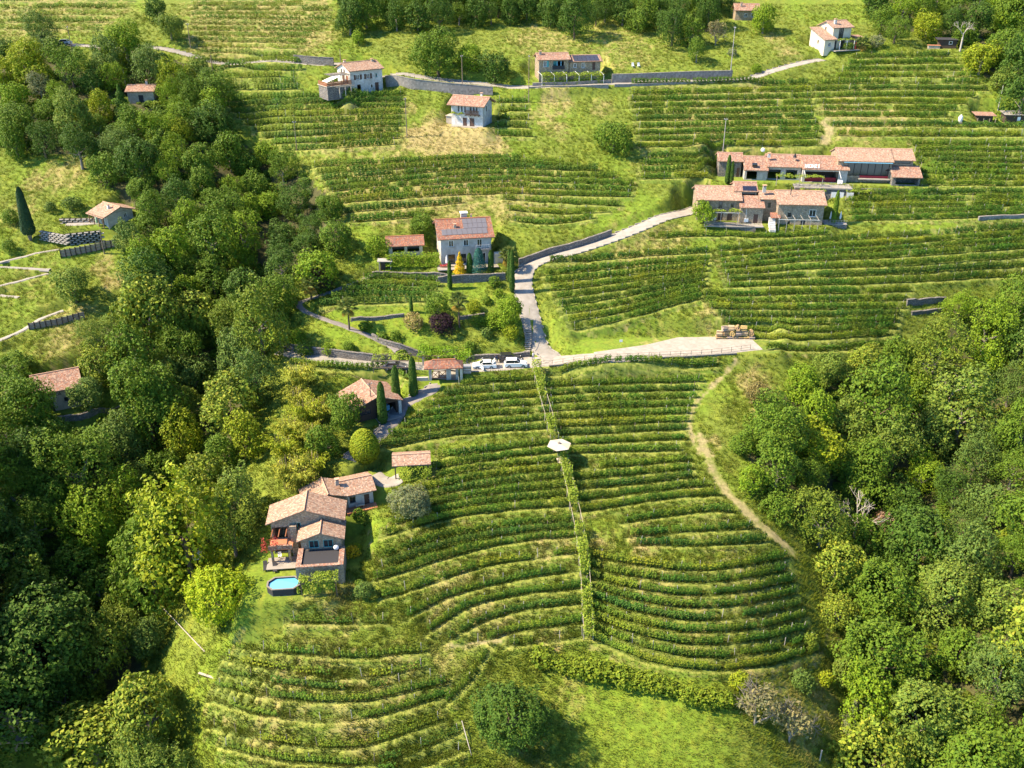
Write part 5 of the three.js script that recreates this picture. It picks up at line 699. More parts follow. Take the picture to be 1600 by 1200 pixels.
// ---- terrain
function prof(z) { const n = PROF.length; if (z <= PROF[0][0]) return PROF[0][1] + (z - PROF[0][0]) * (PROF[1][1] - PROF[0][1]) / (PROF[1][0] - PROF[0][0]); if (z >= PROF[n - 1][0]) return PROF[n - 1][1] + (z - PROF[n - 1][0]) * .5 * (PROF[n - 1][1] - PROF[n - 2][1]) / (PROF[n - 1][0] - PROF[n - 2][0]);
  let i = 0; while (z > PROF[i + 1][0]) i++; const m = (k) => { const a = PROF[Math.max(k - 1, 0)], b = PROF[Math.min(k + 1, n - 1)]; return (b[1] - a[1]) / (b[0] - a[0]); };
  const h = PROF[i + 1][0] - PROF[i][0], t = (z - PROF[i][0]) / h, t2 = t * t, t3 = t2 * t; return (2 * t3 - 3 * t2 + 1) * PROF[i][1] + (t3 - 2 * t2 + t) * h * m(i) + (-2 * t3 + 3 * t2) * PROF[i + 1][1] + (t3 - t2) * h * m(i + 1); }
function base(x, z) { let h = prof(z);
  for (const r of RAV) { let best = 0; for (let i = 0; i < r.length - 1; i++) { const a = r[i], b = r[i + 1], dx = b[0] - a[0], dz = b[1] - a[1]; const t = clamp(((x - a[0]) * dx + (z - a[1]) * dz) / (dx * dx + dz * dz), 0, 1); const d = Math.hypot(x - a[0] - t * dx, z - a[1] - t * dz), w = mix(a[3], b[3], t), v = mix(a[2], b[2], t) * Math.exp(-(d / w) * (d / w)); if (v > best) best = v; } h -= best; }
  for (const [cx, cz, yaw, hw, hd, y, bl] of PADS) { const dx = x - cx, dz = z - cz; if (Math.abs(dx) + Math.abs(dz) > 60) continue; const c = Math.cos(yaw), s = Math.sin(yaw), lx = Math.abs(dx * c - dz * s) - hw, lz = Math.abs(dx * s + dz * c) - hd; const d = lx > 0 || lz > 0 ? Math.hypot(Math.max(lx, 0), Math.max(lz, 0)) : 0; if (d < bl) h = y + (h - y) * sm(d / bl); }
  return h; }
const X0 = -156, X1 = 156, Z0 = -340, Z1 = -70, ST = .6, NX = Math.round((X1 - X0) / ST) + 1, NZ = Math.round((Z1 - Z0) / ST) + 1;
const H = new Float32Array(NX * NZ), DRY = new Float32Array(NX * NZ), LUSH = new Float32Array(NX * NZ), WOOD = new Float32Array(NX * NZ), ROWD = new Float32Array(NX * NZ).fill(9), ROWS_ = new Float32Array(NX * NZ), TRL = new Float32Array(NX * NZ), ROADD = new Float32Array(NX * NZ).fill(99), SLP = new Float32Array(NX * NZ);
const gi = (x) => (x - X0) / ST, gj = (z) => (z - Z0) / ST;
for (let j = 0; j < NZ; j++) for (let i = 0; i < NX; i++) H[j * NX + i] = base(X0 + i * ST, Z0 + j * ST);
function near(x, z, r, fn) { const i0 = Math.max(0, Math.ceil(gi(x - r))), i1 = Math.min(NX - 1, Math.floor(gi(x + r))), j0 = Math.max(0, Math.ceil(gj(z - r))), j1 = Math.min(NZ - 1, Math.floor(gj(z + r))); for (let j = j0; j <= j1; j++) for (let i = i0; i <= i1; i++) fn(j * NX + i, X0 + i * ST - x, Z0 + j * ST - z); }
function curve(flat, step) { const p = []; for (let i = 0; i < flat.length; i += 2) p.push(V3(flat[i], 0, flat[i + 1])); if (p.length === 2) p.splice(1, 0, p[0].clone().lerp(p[1], .5)); const c = new THREE.CatmullRomCurve3(p, false, 'centripetal'); const L = c.getLength(), n = Math.max(2, Math.round(L / step)); return { pts: c.getSpacedPoints(n), n, L, tan: (k) => c.getTangentAt(clamp(k / n, 0, 1)) }; }
// vineyard terraces: the ground is levelled along each row
const rowCurves = ROWS.map((r) => curve(r[0], .5));
rowCurves.forEach((c) => { for (let k = 0; k <= c.n; k++) { const p = c.pts[k], t = c.tan(k); let nx = t.z, nz = -t.x; if (nz > 0) { nx = -nx; nz = -nz; } const g = (base(p.x + nx, p.z + nz) - base(p.x - nx, p.z - nz)) / 2; near(p.x, p.z, 1.75, (q, dx, dz) => { const d = Math.hypot(dx, dz); if (d < ROWD[q]) { ROWD[q] = d; ROWS_[q] = dx * nx + dz * nz; SLP[q] = g; } }); } });
for (let q = 0; q < H.length; q++) if (ROWD[q] < 1.75) { const s = clamp(ROWS_[q], -1.75, 1.75), w = s > 0 ? 1 - sm((s - .4) / .9) : 1 - .8 * sm((-s - .95) / .6), e = 1 - sm((ROWD[q] - 1.6) / .15); H[q] -= .88 * SLP[q] * s * w * e; }
// roads: level across, cut into the slope
const roads = {};
for (const [k, [flat, w]] of Object.entries(ROADS)) { const c = curve(flat, .6), hs = c.pts.map((p) => base(p.x, p.z)), sm2 = hs.map((_, i) => { let s = 0, n = 0; for (let j = Math.max(0, i - 8); j <= Math.min(hs.length - 1, i + 8); j++) { s += hs[j]; n++; } return s / n; }); roads[k] = { c, h: sm2, w }; }
{ const A = roads.winery, B = roads.parking, e = A.c.pts[A.c.n]; let bd = 1e9, h = 0; B.c.pts.forEach((q, i) => { const d = q.distanceTo(e); if (d < bd) { bd = d; h = B.h[i]; } }); const n = 26; for (let i = 0; i <= n; i++) { const k = A.h.length - 1 - i; A.h[k] = mix(h, A.h[k], sm(i / n)); } }
const RH = new Float32Array(NX * NZ), RW = new Float32Array(NX * NZ);
for (const r of Object.values(roads)) r.c.pts.forEach((p, k) => near(p.x, p.z, r.w / 2 + 2.2, (q, dx, dz) => { const d = Math.hypot(dx, dz) - r.w / 2; if (d < ROADD[q]) { ROADD[q] = d; RH[q] = r.h[k]; } }));
for (let q = 0; q < H.length; q++) if (ROADD[q] < 2.2) { const t = sm((ROADD[q] - .25) / 1.9); H[q] = mix(RH[q] - .09, H[q], t); }
for (const [x, z, r, kind, s] of BL) near(x, z, r * 1.6, (q, dx, dz) => { const d = Math.hypot(dx, dz * .8) / r; const v = s * (1 - sm((d - .35) / 1.0)); const A = kind ? LUSH : DRY; if (v > A[q]) A[q] = v; });
for (const [flat, w] of TRAILS) curve(flat, .5).pts.forEach((p) => near(p.x, p.z, w + 1, (q, dx, dz) => { const v = 1 - sm((Math.hypot(dx, dz) - w * .25) / (w * .95)); if (v > TRL[q]) TRL[q] = v; }));
function inPoly(x, z, f) { let c = false; for (let i = 0, j = f.length - 2; i < f.length; j = i, i += 2) { if ((f[i + 1] > z) !== (f[j + 1] > z) && x < (f[j] - f[i]) * (z - f[i + 1]) / (f[j + 1] - f[i + 1]) + f[i]) c = !c; } return c; }
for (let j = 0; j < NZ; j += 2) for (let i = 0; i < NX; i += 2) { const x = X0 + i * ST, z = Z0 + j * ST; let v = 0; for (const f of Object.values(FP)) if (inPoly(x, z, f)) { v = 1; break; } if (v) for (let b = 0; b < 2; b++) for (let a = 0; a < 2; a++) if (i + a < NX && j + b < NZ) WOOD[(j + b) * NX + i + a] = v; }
for (let j = 0; j < NZ; j++) for (let i = 0; i < NX; i++) { const q = j * NX + i; if (ROADD[q] > .6) { const x = X0 + i * ST, z = Z0 + j * ST; let a = .22; for (const P of PADS) if (Math.abs(x - P[0]) < P[3] + 1 && Math.abs(z - P[1]) < P[4] + 2) a = .04; H[q] += (fbm(x * .35, z * .35) - .5) * a * 2 + (n2(x * 1.4, z * 1.4) - .5) * a * .6; } }
const smp = (A, x, z) => { const fx = clamp(gi(x), 0, NX - 1.001), fz = clamp(gj(z), 0, NZ - 1.001), i = Math.floor(fx), j = Math.floor(fz), a = fx - i, b = fz - j, q = j * NX + i; return (A[q] * (1 - a) + A[q + 1] * a) * (1 - b) + (A[q + NX] * (1 - a) + A[q + NX + 1] * a) * b; };
const gy = (x, z) => x < X0 || x > X1 || z < Z0 || z > Z1 ? base(x, z) : smp(H, x, z);
{
  const ax = [], az = []; for (let v = -900; v < X0 - 5; v += v < -300 ? 60 : 15) ax.push(v); ax.push(X0 - 5); for (let i = 0; i < NX; i++) ax.push(X0 + i * ST); ax.push(X1 + 5); for (let v = X1 + 20; v <= 900; v += v > 290 ? 60 : 15) ax.push(v);
  for (let v = -700; v < Z0 - 5; v += 20) az.push(v); az.push(Z0 - 4); for (let j = 0; j < NZ; j++) az.push(Z0 + j * ST); az.push(Z1 + 4); for (let v = Z1 + 20; v <= 60; v += 20) az.push(v);
  const W = ax.length, D = az.length, pos = new Float32Array(W * D * 3), uv = new Float32Array(W * D * 2), idx = new Uint32Array((W - 1) * (D - 1) * 6);
  for (let j = 0; j < D; j++) for (let i = 0; i < W; i++) { const k = j * W + i, x = ax[i], z = az[j]; pos[3 * k] = x; pos[3 * k + 1] = gy(x, z); pos[3 * k + 2] = z; uv[2 * k] = (x - X0) / (X1 - X0); uv[2 * k + 1] = (z - Z0) / (Z1 - Z0); }
  let o = 0; for (let j = 0; j < D - 1; j++) for (let i = 0; i < W - 1; i++) { const a = j * W + i, b = a + 1, c = a + W, d = c + 1; idx.set([a, c, b, b, c, d], o); o += 6; }
  const g = new THREE.BufferGeometry(); g.setAttribute('position', new THREE.BufferAttribute(pos, 3)); g.setAttribute('uv', new THREE.BufferAttribute(uv, 2)); g.setIndex(new THREE.BufferAttribute(idx, 1)); g.computeVertexNormals();
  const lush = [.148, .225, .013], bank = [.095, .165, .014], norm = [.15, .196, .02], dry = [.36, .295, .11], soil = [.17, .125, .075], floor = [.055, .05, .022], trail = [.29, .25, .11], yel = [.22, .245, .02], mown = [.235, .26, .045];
  const N = 2048, sx = (X1 - X0) / N, sz = (Z1 - Z0) / N;
  const t = tex(N, N, (i, j) => { const x = X0 + (i + .5) * sx, z = Z0 + (j + .5) * sz; const a = fbm(x * .12 + 3, z * .12), b = fbm(x * .9, z * .9), f = n2(x * 3.1, z * 3.1), ff = n2(x * 6.7 + 9, z * 6.7);
    let c = mix3(norm, lush, clamp((a - .42) * 3 + smp(LUSH, x, z) * 1.2, 0, 1)); c = mix3(c, yel, clamp((b - .5) * 2.2, 0, .75));
    let d = smp(DRY, x, z) * (1 - .6 * smp(LUSH, x, z)); const rd = smp(ROWD, x, z), rs = smp(ROWS_, x, z); if (rd < 2) { c = mix3(c, bank, .6); if (rs > .45 || rs < -1.1) { d = d * .7 + .16 * (a > .5 ? 1.6 : .3); } else if (rs > -.45) c = mix3(c, soil, .22 * (.4 + f)); else if (rs > -1.0 - .25 * (b - .5)) c = mix3(c, mown, clamp(.8 + (f - .5) * 1.2, 0, 1)); }
    d = clamp((d - .12) * 1.3 + (b - .5) * 1.7 * (d > .03 ? 1 : .25), 0, 1) * clamp(d * 4, 0.25, 1); c = mix3(c, dry, d); c = mix3(c, soil, clamp(d - .55, 0, 1) * (ff > .6 ? .6 : .15));
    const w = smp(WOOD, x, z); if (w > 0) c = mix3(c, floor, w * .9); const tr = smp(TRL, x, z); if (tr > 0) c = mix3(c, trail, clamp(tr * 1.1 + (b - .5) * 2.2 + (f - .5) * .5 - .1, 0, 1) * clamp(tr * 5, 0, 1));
    const v = (.72 + .4 * f) * (.8 + .4 * ff); return [c[0] * v, c[1] * v, c[2] * v]; });
  t.wrapS = t.wrapT = THREE.MirroredRepeatWrapping; 
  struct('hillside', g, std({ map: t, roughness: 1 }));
}
// ---- roads and paths
function strip(c, hs, w, lift, drop = .35) { const pos = [], uv = [], idx = []; const off = [-w / 2 - .12, -w / 2, -w / 4, 0, w / 4, w / 2, w / 2 + .12], n = off.length; let s = 0;
  c.pts.forEach((p, k) => { const t = c.tan(k), nx = -t.z, nz = t.x; if (k) s += p.distanceTo(c.pts[k - 1]); off.forEach((o, m) => { const e = m === 0 || m === n - 1, wob = m === 1 || m === n - 2 ? (n2(s * .6, m * 7 + w) - .5) * .5 * Math.sign(o) : 0; pos.push(p.x + nx * (o + wob), hs[k] + lift - (e ? drop : 0), p.z + nz * (o + wob)); uv.push(s, o); }); if (k) for (let m = 0; m < n - 1; m++) { const a = (k - 1) * n + m, b = a + 1, d = k * n + m, e = d + 1; idx.push(a, b, d, b, e, d); } });
  const g = new THREE.BufferGeometry(); g.setAttribute('position', new THREE.Float32BufferAttribute(pos, 3)); g.setAttribute('uv', new THREE.Float32BufferAttribute(uv, 2)); g.setIndex(idx); g.computeVertexNormals(); return g; }
const rm = { upper: MAT.pave, winery: MAT.pave, parking: MAT.grav, lower: MAT.pave, drive: MAT.asph, garden: MAT.asph, terraceF: MAT.pave, forecourt: MAT.pave, court: MAT.pave };
const rn = { upper: 'hill_road', winery: 'access_road', parking: 'parking_area', lower: 'lane', drive: 'driveway', garden: 'garden_path', terraceF: 'paved_terrace', forecourt: 'paved_forecourt', court: 'gate_court' };
let lift = .012; for (const [k, r] of Object.entries(roads)) { lift += .006; struct(rn[k] || 'stone_path', strip(r.c, r.h, r.w, lift), rm[k] || MAT.pave); }
{ // the wide turning area and the bay of the upper road
  const sheet = (pts, y, name, mat) => { const s = new THREE.Shape(pts.map(([x, z]) => new THREE.Vector2(x, -z))); const g = new THREE.ExtrudeGeometry(s, { depth: .3, bevelEnabled: false }); g.rotateX(-Math.PI / 2); g.translate(0, y - .3, 0); struct(name, boxUV(g.toNonIndexed()), mat); };
  const R = roads.parking, e = (k, o) => { const i = Math.round(clamp(k, 0, 1) * R.c.n), p = R.c.pts[i], t = R.c.tan(i); return [p.x - t.z * -o, p.z + t.x * -o]; };
  sheet([e(.42, -1.2), e(.42, 2), e(.62, 4.2), e(.8, 7.6), e(1, 7), e(1, -2)], R.h[Math.round(R.c.n * .75)] + .05, 'turning_area', MAT.grav);
  const U = roads.upper, f = (k, o) => { const i = Math.round(k * U.c.n), p = U.c.pts[i], t = U.c.tan(i); return [p.x + t.z * o, p.z - t.x * o]; };
  sheet([f(.755, -1.4), f(.76, 1.2), f(.82, 3.4), f(.875, 3.6), f(.89, -1.4), f(.82, -1.6)], U.h[Math.round(U.c.n * .83)] + .06, 'road_bay', MAT.pave);
  // kerbs
  for (const [k, side] of [['winery', 1], ['winery', -1], ['upper', -1], ['drive', 1]]) { const r = roads[k], L = []; for (let i = 0; i + 3 < r.c.pts.length; i += 3) { const a = r.c.pts[i], b = r.c.pts[i + 3], ta = r.c.tan(i), tb = r.c.tan(i + 3), o = side * (r.w / 2 + .05); const A = V3(a.x - ta.z * o, r.h[i], a.z + ta.x * o), B = V3(b.x - tb.z * o, r.h[i + 3], b.z + tb.x * o), d = B.clone().sub(A), l = Math.hypot(d.x, d.z); L.push(bx(l + .02, .3, .16, (A.x + B.x) / 2, (A.y + B.y) / 2 + .0, (A.z + B.z) / 2, Math.atan2(-d.z, d.x))); } struct('kerb', M(L), MAT.conc); }
}
// ---- retaining walls
const WL = { low_road: 'long curved stone retaining wall above the lower lane', garden_low: 'low curving stone wall at the foot of the garden', house_terr: 'stone terrace wall below the red-roofed annexe', house_terr2: 'stone terrace wall below the blue conifer', garden_mid: 'short dry-stone wall across the garden behind the tall palm', garden_right: 'short dry-stone wall on the right of the garden', bend: 'dark stone wall above the winery road', upper_under: 'tall concrete wall carrying the upper road beside the white terrace house', upper_front: 'concrete wall under the road in front of the blue-shuttered house', upper_back: 'low concrete wall in front of the blue-shuttered house', bay_back: 'grey concrete wall behind the wide bay of the upper road', bay_front: 'low concrete wall below the wide road bay', car_wall: 'low stone wall behind the parked cars', park_under: 'concrete wall under the parking fence', A_back: 'stone wall behind the white terrace house', slat_left: 'grey plank retaining wall below the chalet', slat_low: 'dark plank retaining wall below the zigzag steps', G_wall: 'low stone wall in front of the lettered old house', right_dry: 'dark dry-stone wall at the edge of the broad right vineyard', right_dry2: 'lower dry-stone wall at the edge of the broad right vineyard', far_right: 'pale concrete wall at the right edge among the vines', win_low: 'stone wall below the lower winery terrace' };
for (const [k, [flat, hgt, kind]] of Object.entries(WALLS)) { const c = curve(flat, 1.0), t = .4, o = thing(kind === 'slat' ? 'plank_wall' : 'retaining_wall', WL[k], 'wall', [0, 0, 0]); const pos = c.pts.map((p) => V3(p.x, gy(p.x, p.z), p.z)); const L = [], cap = [];
  for (let i = 0; i < c.n; i++) { const A = pos[i], B = pos[i + 1], d = B.clone().sub(A), l = Math.hypot(d.x, d.z), yaw = Math.atan2(-d.z, d.x), y0 = Math.min(A.y, B.y) - .6, y1 = (A.y + B.y) / 2 + hgt + (kind === 'stone' ? (hash(i, 5, flat.length) - .5) * .12 : 0);
    if (kind === 'slat') { for (let s = 0; s < 5; s++) { const g = bx(l + .03, hgt / 5 - .05, .12, (A.x + B.x) / 2, y1 - hgt + hgt * (s + .5) / 5, (A.z + B.z) / 2 + s % 2 * .03, yaw); L.push(g); } cap.push(bx(.16, hgt + .5, .2, A.x, y1 - hgt / 2 - .1, A.z + .09, yaw)); }
    }
  const gm = kind === 'stone' ? MAT.sGrey : MAT.wallc;
  if (kind === 'slat') { for (let s = 0; s < 5; s++) part(o, 'plank', M(L.filter((_, i) => i % 5 === s)), MAT.trunkGrey); cap.forEach((g) => part(o, 'post', g, MAT.dwood)); }
  else { const rib = (tw, lo, hi) => { const pos = [], uv = []; let s = 0; const cs = pos_ => 0; const pr = pos2.map((p, i) => { const t = c.tan(i), nx = -t.z, nz = t.x; if (i) s += p.distanceTo(pos2[i - 1]); return { s, a: [p.x + nx * tw, p.z + nz * tw], b: [p.x - nx * tw, p.z - nz * tw], y0: p.y + lo(i), y1: p.y + hi(i) }; }); const q = (A, B, C, D, ua, ub) => { for (const [P, U] of [[A, ua[0]], [B, ua[1]], [C, ub[1]], [A, ua[0]], [C, ub[1]], [D, ub[0]]]) { pos.push(...P); uv.push(...U); } }; for (let i = 0; i < pr.length - 1; i++) { const m = pr[i], n = pr[i + 1]; const P = (k, e, y) => [k[e][0], y, k[e][1]]; q(P(m, 'a', m.y0), P(n, 'a', n.y0), P(n, 'a', n.y1), P(m, 'a', m.y1), [[m.s, m.y0], [n.s, n.y0]], [[m.s, m.y1], [n.s, n.y1]]); q(P(n, 'b', n.y0), P(m, 'b', m.y0), P(m, 'b', m.y1), P(n, 'b', n.y1), [[n.s, n.y0], [m.s, m.y0]], [[n.s, n.y1], [m.s, m.y1]]); q(P(m, 'a', m.y1), P(n, 'a', n.y1), P(n, 'b', n.y1), P(m, 'b', m.y1), [[m.s, 0], [n.s, 0]], [[m.s, tw * 2], [n.s, tw * 2]]); } for (const k of [pr[0], pr[pr.length - 1]]) q([k.a[0], k.y0, k.a[1]], [k.b[0], k.y0, k.b[1]], [k.b[0], k.y1, k.b[1]], [k.a[0], k.y1, k.a[1]], [[0, k.y0], [.4, k.y0]], [[0, k.y1], [.4, k.y1]]); const g = new THREE.BufferGeometry(); g.setAttribute('position', new THREE.Float32BufferAttribute(pos, 3)); g.setAttribute('uv', new THREE.Float32BufferAttribute(uv, 2)); g.computeVertexNormals(); return g; }; const pos2 = pos.map((p, i) => { const a = pos[Math.max(0, i - 1)], e = pos[Math.min(pos.length - 1, i + 1)]; return V3(p.x, (a.y + p.y + e.y) / 3, p.z); }); const rough = (i) => kind === 'stone' ? (hash(i, 5, flat.length) - .5) * .16 : 0; const rk = { upper_under: 'upper', upper_front: 'upper', bay_front: 'upper', park_under: 'parking' }[k]; const tops = pos2.map((p) => { if (!rk) return hgt; const R = roads[rk]; let bd = 1e9, h = 0; R.c.pts.forEach((q, i) => { const d = (q.x - p.x) ** 2 + (q.z - p.z) ** 2; if (d < bd) { bd = d; h = R.h[i]; } }); return Math.max(.3, h - p.y + .12); }); part(o, 'masonry', rib(.2, () => -.9, (i) => tops[i] + rough(i)), gm); part(o, 'coping', rib(.26, (i) => tops[i] + rough(i) - .02, (i) => tops[i] + rough(i) + .09), kind === 'stone' ? MAT.sGrey : MAT.wallc); } }
// ---- leaves
function leafGeo(items) { const n = items.length, pos = new Float32Array(n * 18), col = new Float32Array(n * 18), a = V3(), b = V3(), nn = V3(); const nor = new Float32Array(n * 18);
  items.forEach((it, k) => { const { p, dir, s, c, ax, r: rr = .62 } = it; nn.copy(dir).normalize(); a.copy(ax).addScaledVector(nn, -ax.dot(nn)).normalize(); b.crossVectors(nn, a); const l = s, w = s * rr; const q = [[-l * .5, 0], [0, -w * .5], [l * .5, 0], [0, w * .5]].map(([u, v], m) => [p.x + a.x * u + b.x * v + nn.x * (m === 2 ? -.15 * s : 0), p.y + a.y * u + b.y * v + nn.y * (m === 2 ? -.15 * s : 0), p.z + a.z * u + b.z * v + nn.z * (m === 2 ? -.15 * s : 0)]); [0, 1, 2, 0, 2, 3].forEach((m, e) => { const o = k * 18 + e * 3; pos.set(q[m], o); col.set(c, o); nor.set([nn.x, nn.y, nn.z], o); }); });
  const g = new THREE.BufferGeometry(); g.setAttribute('position', new THREE.BufferAttribute(pos, 3)); g.setAttribute('normal', new THREE.BufferAttribute(nor, 3)); g.setAttribute('color', new THREE.BufferAttribute(col, 3)); return g; }
const rdir = (r) => { const z = r() * 2 - 1, t = r() * 6.2832, s = Math.sqrt(1 - z * z); return V3(s * Math.cos(t), z, s * Math.sin(t)); };
const lcol = (r, y = 0) => { const v = .82 + .36 * r(), h = r(); return [v * (.8 + .4 * h + y), v * (.93 + .14 * h + y * .6), v * (.8 + .4 * r())]; };
const LM = {}; const leafMat = (r, g, b, tr = .34) => new THREE.MeshPhysicalMaterial({ color: rgb(r, g, b), roughness: .75, transmission: tr, thickness: 0, vertexColors: true, side: THREE.DoubleSide, specularIntensity: .35 });
Object.entries({ dk: [.076, .15, .012], md: [.128, .215, .012], br: [.19, .295, .010], yl: [.27, .33, .010], ch: [.17, .235, .018], ol: [.125, .20, .03], lt: [.18, .255, .03], sv: [.22, .25, .11], go: [.72, .50, .015], pu: [.035, .014, .022], cr: [.36, .30, .10], pd: [.055, .052, .02], bl: [.035, .15, .115], dkb: [.035, .085, .03], bam: [.33, .36, .035], yl2: [.33, .42, .008], dr: [.26, .22, .07], cyp: [.075, .15, .016], vine: [.132, .222, .016], vineY: [.185, .262, .018], vineD: [.102, .186, .018], perg: [.25, .34, .03], gr: [.21, .20, .085], gp: [.30, .19, .13] }).forEach(([k, c]) => { LM[k] = leafMat(...c); });
function crown(kind, n, ls, seed, flowers) { const r = rng(seed), lobes = [], items = [];
  const K = { round: 12, tall: 11, feather: 15, bush: 8, olive: 12 }[kind] || 10;
  for (let i = 0; i < K; i++) { const d = rdir(r); const q = Math.pow(r(), .5); let c, rad; if (kind === 'tall') { c = V3(d.x * .45 * q, (i / (K - 1) - .5) * 1.7, d.z * .45 * q); rad = .62 - Math.abs(i / (K - 1) - .4) * .55 + r() * .12; } else if (kind === 'bush') { c = V3(d.x * .58 * q, d.y * .3 * q - .05, d.z * .58 * q); rad = .36 + r() * .2; } else if (kind === 'feather') { c = V3(d.x * .7 * q, d.y * .7 * q, d.z * .7 * q); rad = .24 + r() * .2; } else if (kind === 'olive') { c = V3(d.x * .62 * q, d.y * .38 * q, d.z * .62 * q); rad = .3 + r() * .16; } else { c = V3(d.x * .58 * q, d.y * .52 * q + .02, d.z * .58 * q); rad = .36 + r() * .18; if (i > K - 4) c.y = -.42 - .15 * r(); } lobes.push({ c, r: rad }); }
  if (kind !== 'tall') lobes.push({ c: V3(0, -.05, 0), r: .55 });
  const cum = []; let tot = 0; lobes.forEach((l) => { tot += l.r * l.r; cum.push(tot); });
  let guard = 0; while (items.length < n && guard++ < n * 8) { const u = r() * tot, l = lobes[cum.findIndex((v) => v >= u)], d = rdir(r); if (d.y < -.35 && r() < .75) continue;
    const f = kind === 'feather' ? 7 : 4.6, cl = n3(d.x * f / 2 + l.c.x * 9 + seed, d.y * f / 2 + l.c.y * 9, d.z * f / 2 + l.c.z * 9), k = clamp((cl - .5) * 5.5, -1, 1); if (k < -.2 && r() < .82) continue;
    const rad = l.r * (1 + .38 * k + (r() - .5) * .12 - (r() < .22 ? r() * .35 : 0)); const p = l.c.clone().addScaledVector(d, rad); let inner = false; for (const m of lobes) if (m !== l && p.distanceTo(m.c) < m.r * .72) { inner = true; break; } if (inner) continue;
    const fl = flowers && k > .1 && d.y > -.1 && r() < .55; const dir = d.clone().multiplyScalar(.75).add(rdir(r).multiplyScalar(.75)); dir.y += .3; const s = ls * (.45 + 1.05 * r()); items.push({ p, dir, s, c: fl ? [1.5 + .5 * r(), 1.35 + .3 * r(), 1.3 + .6 * r()] : lcol(r), ax: rdir(r), r: kind === 'feather' || kind === 'olive' ? .42 : .66 }); }
  return leafGeo(items); }
function trunkGeo(seed, R, Hc, tall) { const r = rng(seed), L = [bar(V3(0, -1.2, 0), V3((r() - .5) * .1, Hc * .6, (r() - .5) * .1), R * .09, R * .055, 7)]; for (let i = 0; i < 6; i++) { const d = rdir(r); d.y = Math.abs(d.y) * .8 + .35; const y = Hc * (.35 + .3 * r()); const e = V3(0, y, 0).addScaledVector(d.normalize(), R * (.4 + .25 * r())); L.push(bar(V3(0, y, 0), e, R * .035, R * .01)); } return M(L); }
const PRO = {}; let seedN = 500;
for (const [kind, cls] of [['round', { S: [2, 620, .2], M: [3, 2600, .105], L: [4, 5200, .082], X: [3, 11500, .06], F: [3, 5000, .084] }], ['tall', { S: [1, 600, .2], M: [2, 2600, .11], L: [2, 5200, .078] }], ['feather', { S: [1, 800, .16], M: [2, 3400, .085], L: [3, 6000, .068] }], ['bush', { S: [3, 560, .21], M: [2, 2000, .115], L: [2, 4200, .08] }], ['olive', { S: [1, 900, .14], M: [1, 6500, .085], L: [1, 10500, .07] }]]) { PRO[kind] = {}; for (const [c, [k, n, ls]] of Object.entries(cls)) { PRO[kind][c] = []; for (let i = 0; i < k; i++) { seedN++; PRO[kind][c].push(crown(kind, n, ls, seedN, c === 'F')); } } }
const trunkP = []; for (let i = 0; i < 4; i++) trunkP.push(trunkGeo(900 + i, 1, 1.35));
const trunkT = trunkGeo(950, 1, 1.7), trunkB = trunkGeo(960, 1, .7);
function twigs(seed, spread, n) { const r = rng(seed), L = []; const rec = (a, d, l, rad, dep) => { const b = a.clone().addScaledVector(d, l); L.push(bar(a, b, rad, rad * .65, dep > 2 ? 5 : 3)); if (dep <= 0) return; const k = dep > 2 ? 3 : n; for (let i = 0; i < k; i++) { const e = d.clone().add(rdir(r).multiplyScalar(spread)); e.y += .12; rec(a.clone().lerp(b, .55 + .45 * r()), e.normalize(), l * (.62 + .2 * r()), rad * .6, dep - 1); } }; rec(V3(0, -.9, 0), V3(0, 1, 0), .75, .05, 4); return M(L); }
const bareG = [twigs(71, .95, 4), twigs(72, .9, 4)];
const eggG = (() => { const r = rng(81), L = []; for (let i = 0; i < 7500; i++) { const d = rdir(r); const k = .93 + .1 * n3(d.x * 5, d.y * 5, d.z * 5) + r() * .08; L.push({ p: V3(d.x * k * (1 - .18 * d.y), d.y * 1.38 * k, d.z * k * (1 - .18 * d.y)), dir: d.clone().add(rdir(r).multiplyScalar(.6)), s: .14 * (.7 + .6 * r()), c: lcol(r), ax: rdir(r), r: .8 }); } return leafGeo(L); })();
const spireG = (() => { const r = rng(83), L = []; for (let i = 0; i < 3600; i++) { const t = Math.pow(r(), .7), y = 1.5 - 2.9 * t, a = r() * 6.28, rr = (.06 + .78 * t) * (1 - .25 * r()) * (1 + .18 * Math.sin(t * 34)); const d = V3(Math.cos(a), .25, Math.sin(a)); L.push({ p: V3(d.x * rr, y, d.z * rr), dir: d.clone().add(rdir(r).multiplyScalar(.5)), s: .13 * (.7 + .6 * r()), c: lcol(r), ax: V3(0, 1, 0).add(rdir(r)), r: .5 }); } return leafGeo(L); })();
const NAMES = { round: 'broadleaf_tree', tall: 'slender_tree', feather: 'feathery_tree', bush: 'shrub', olive: 'olive_tree', spire: 'conifer', bare: 'bare_tree', egg: 'clipped_tree' };
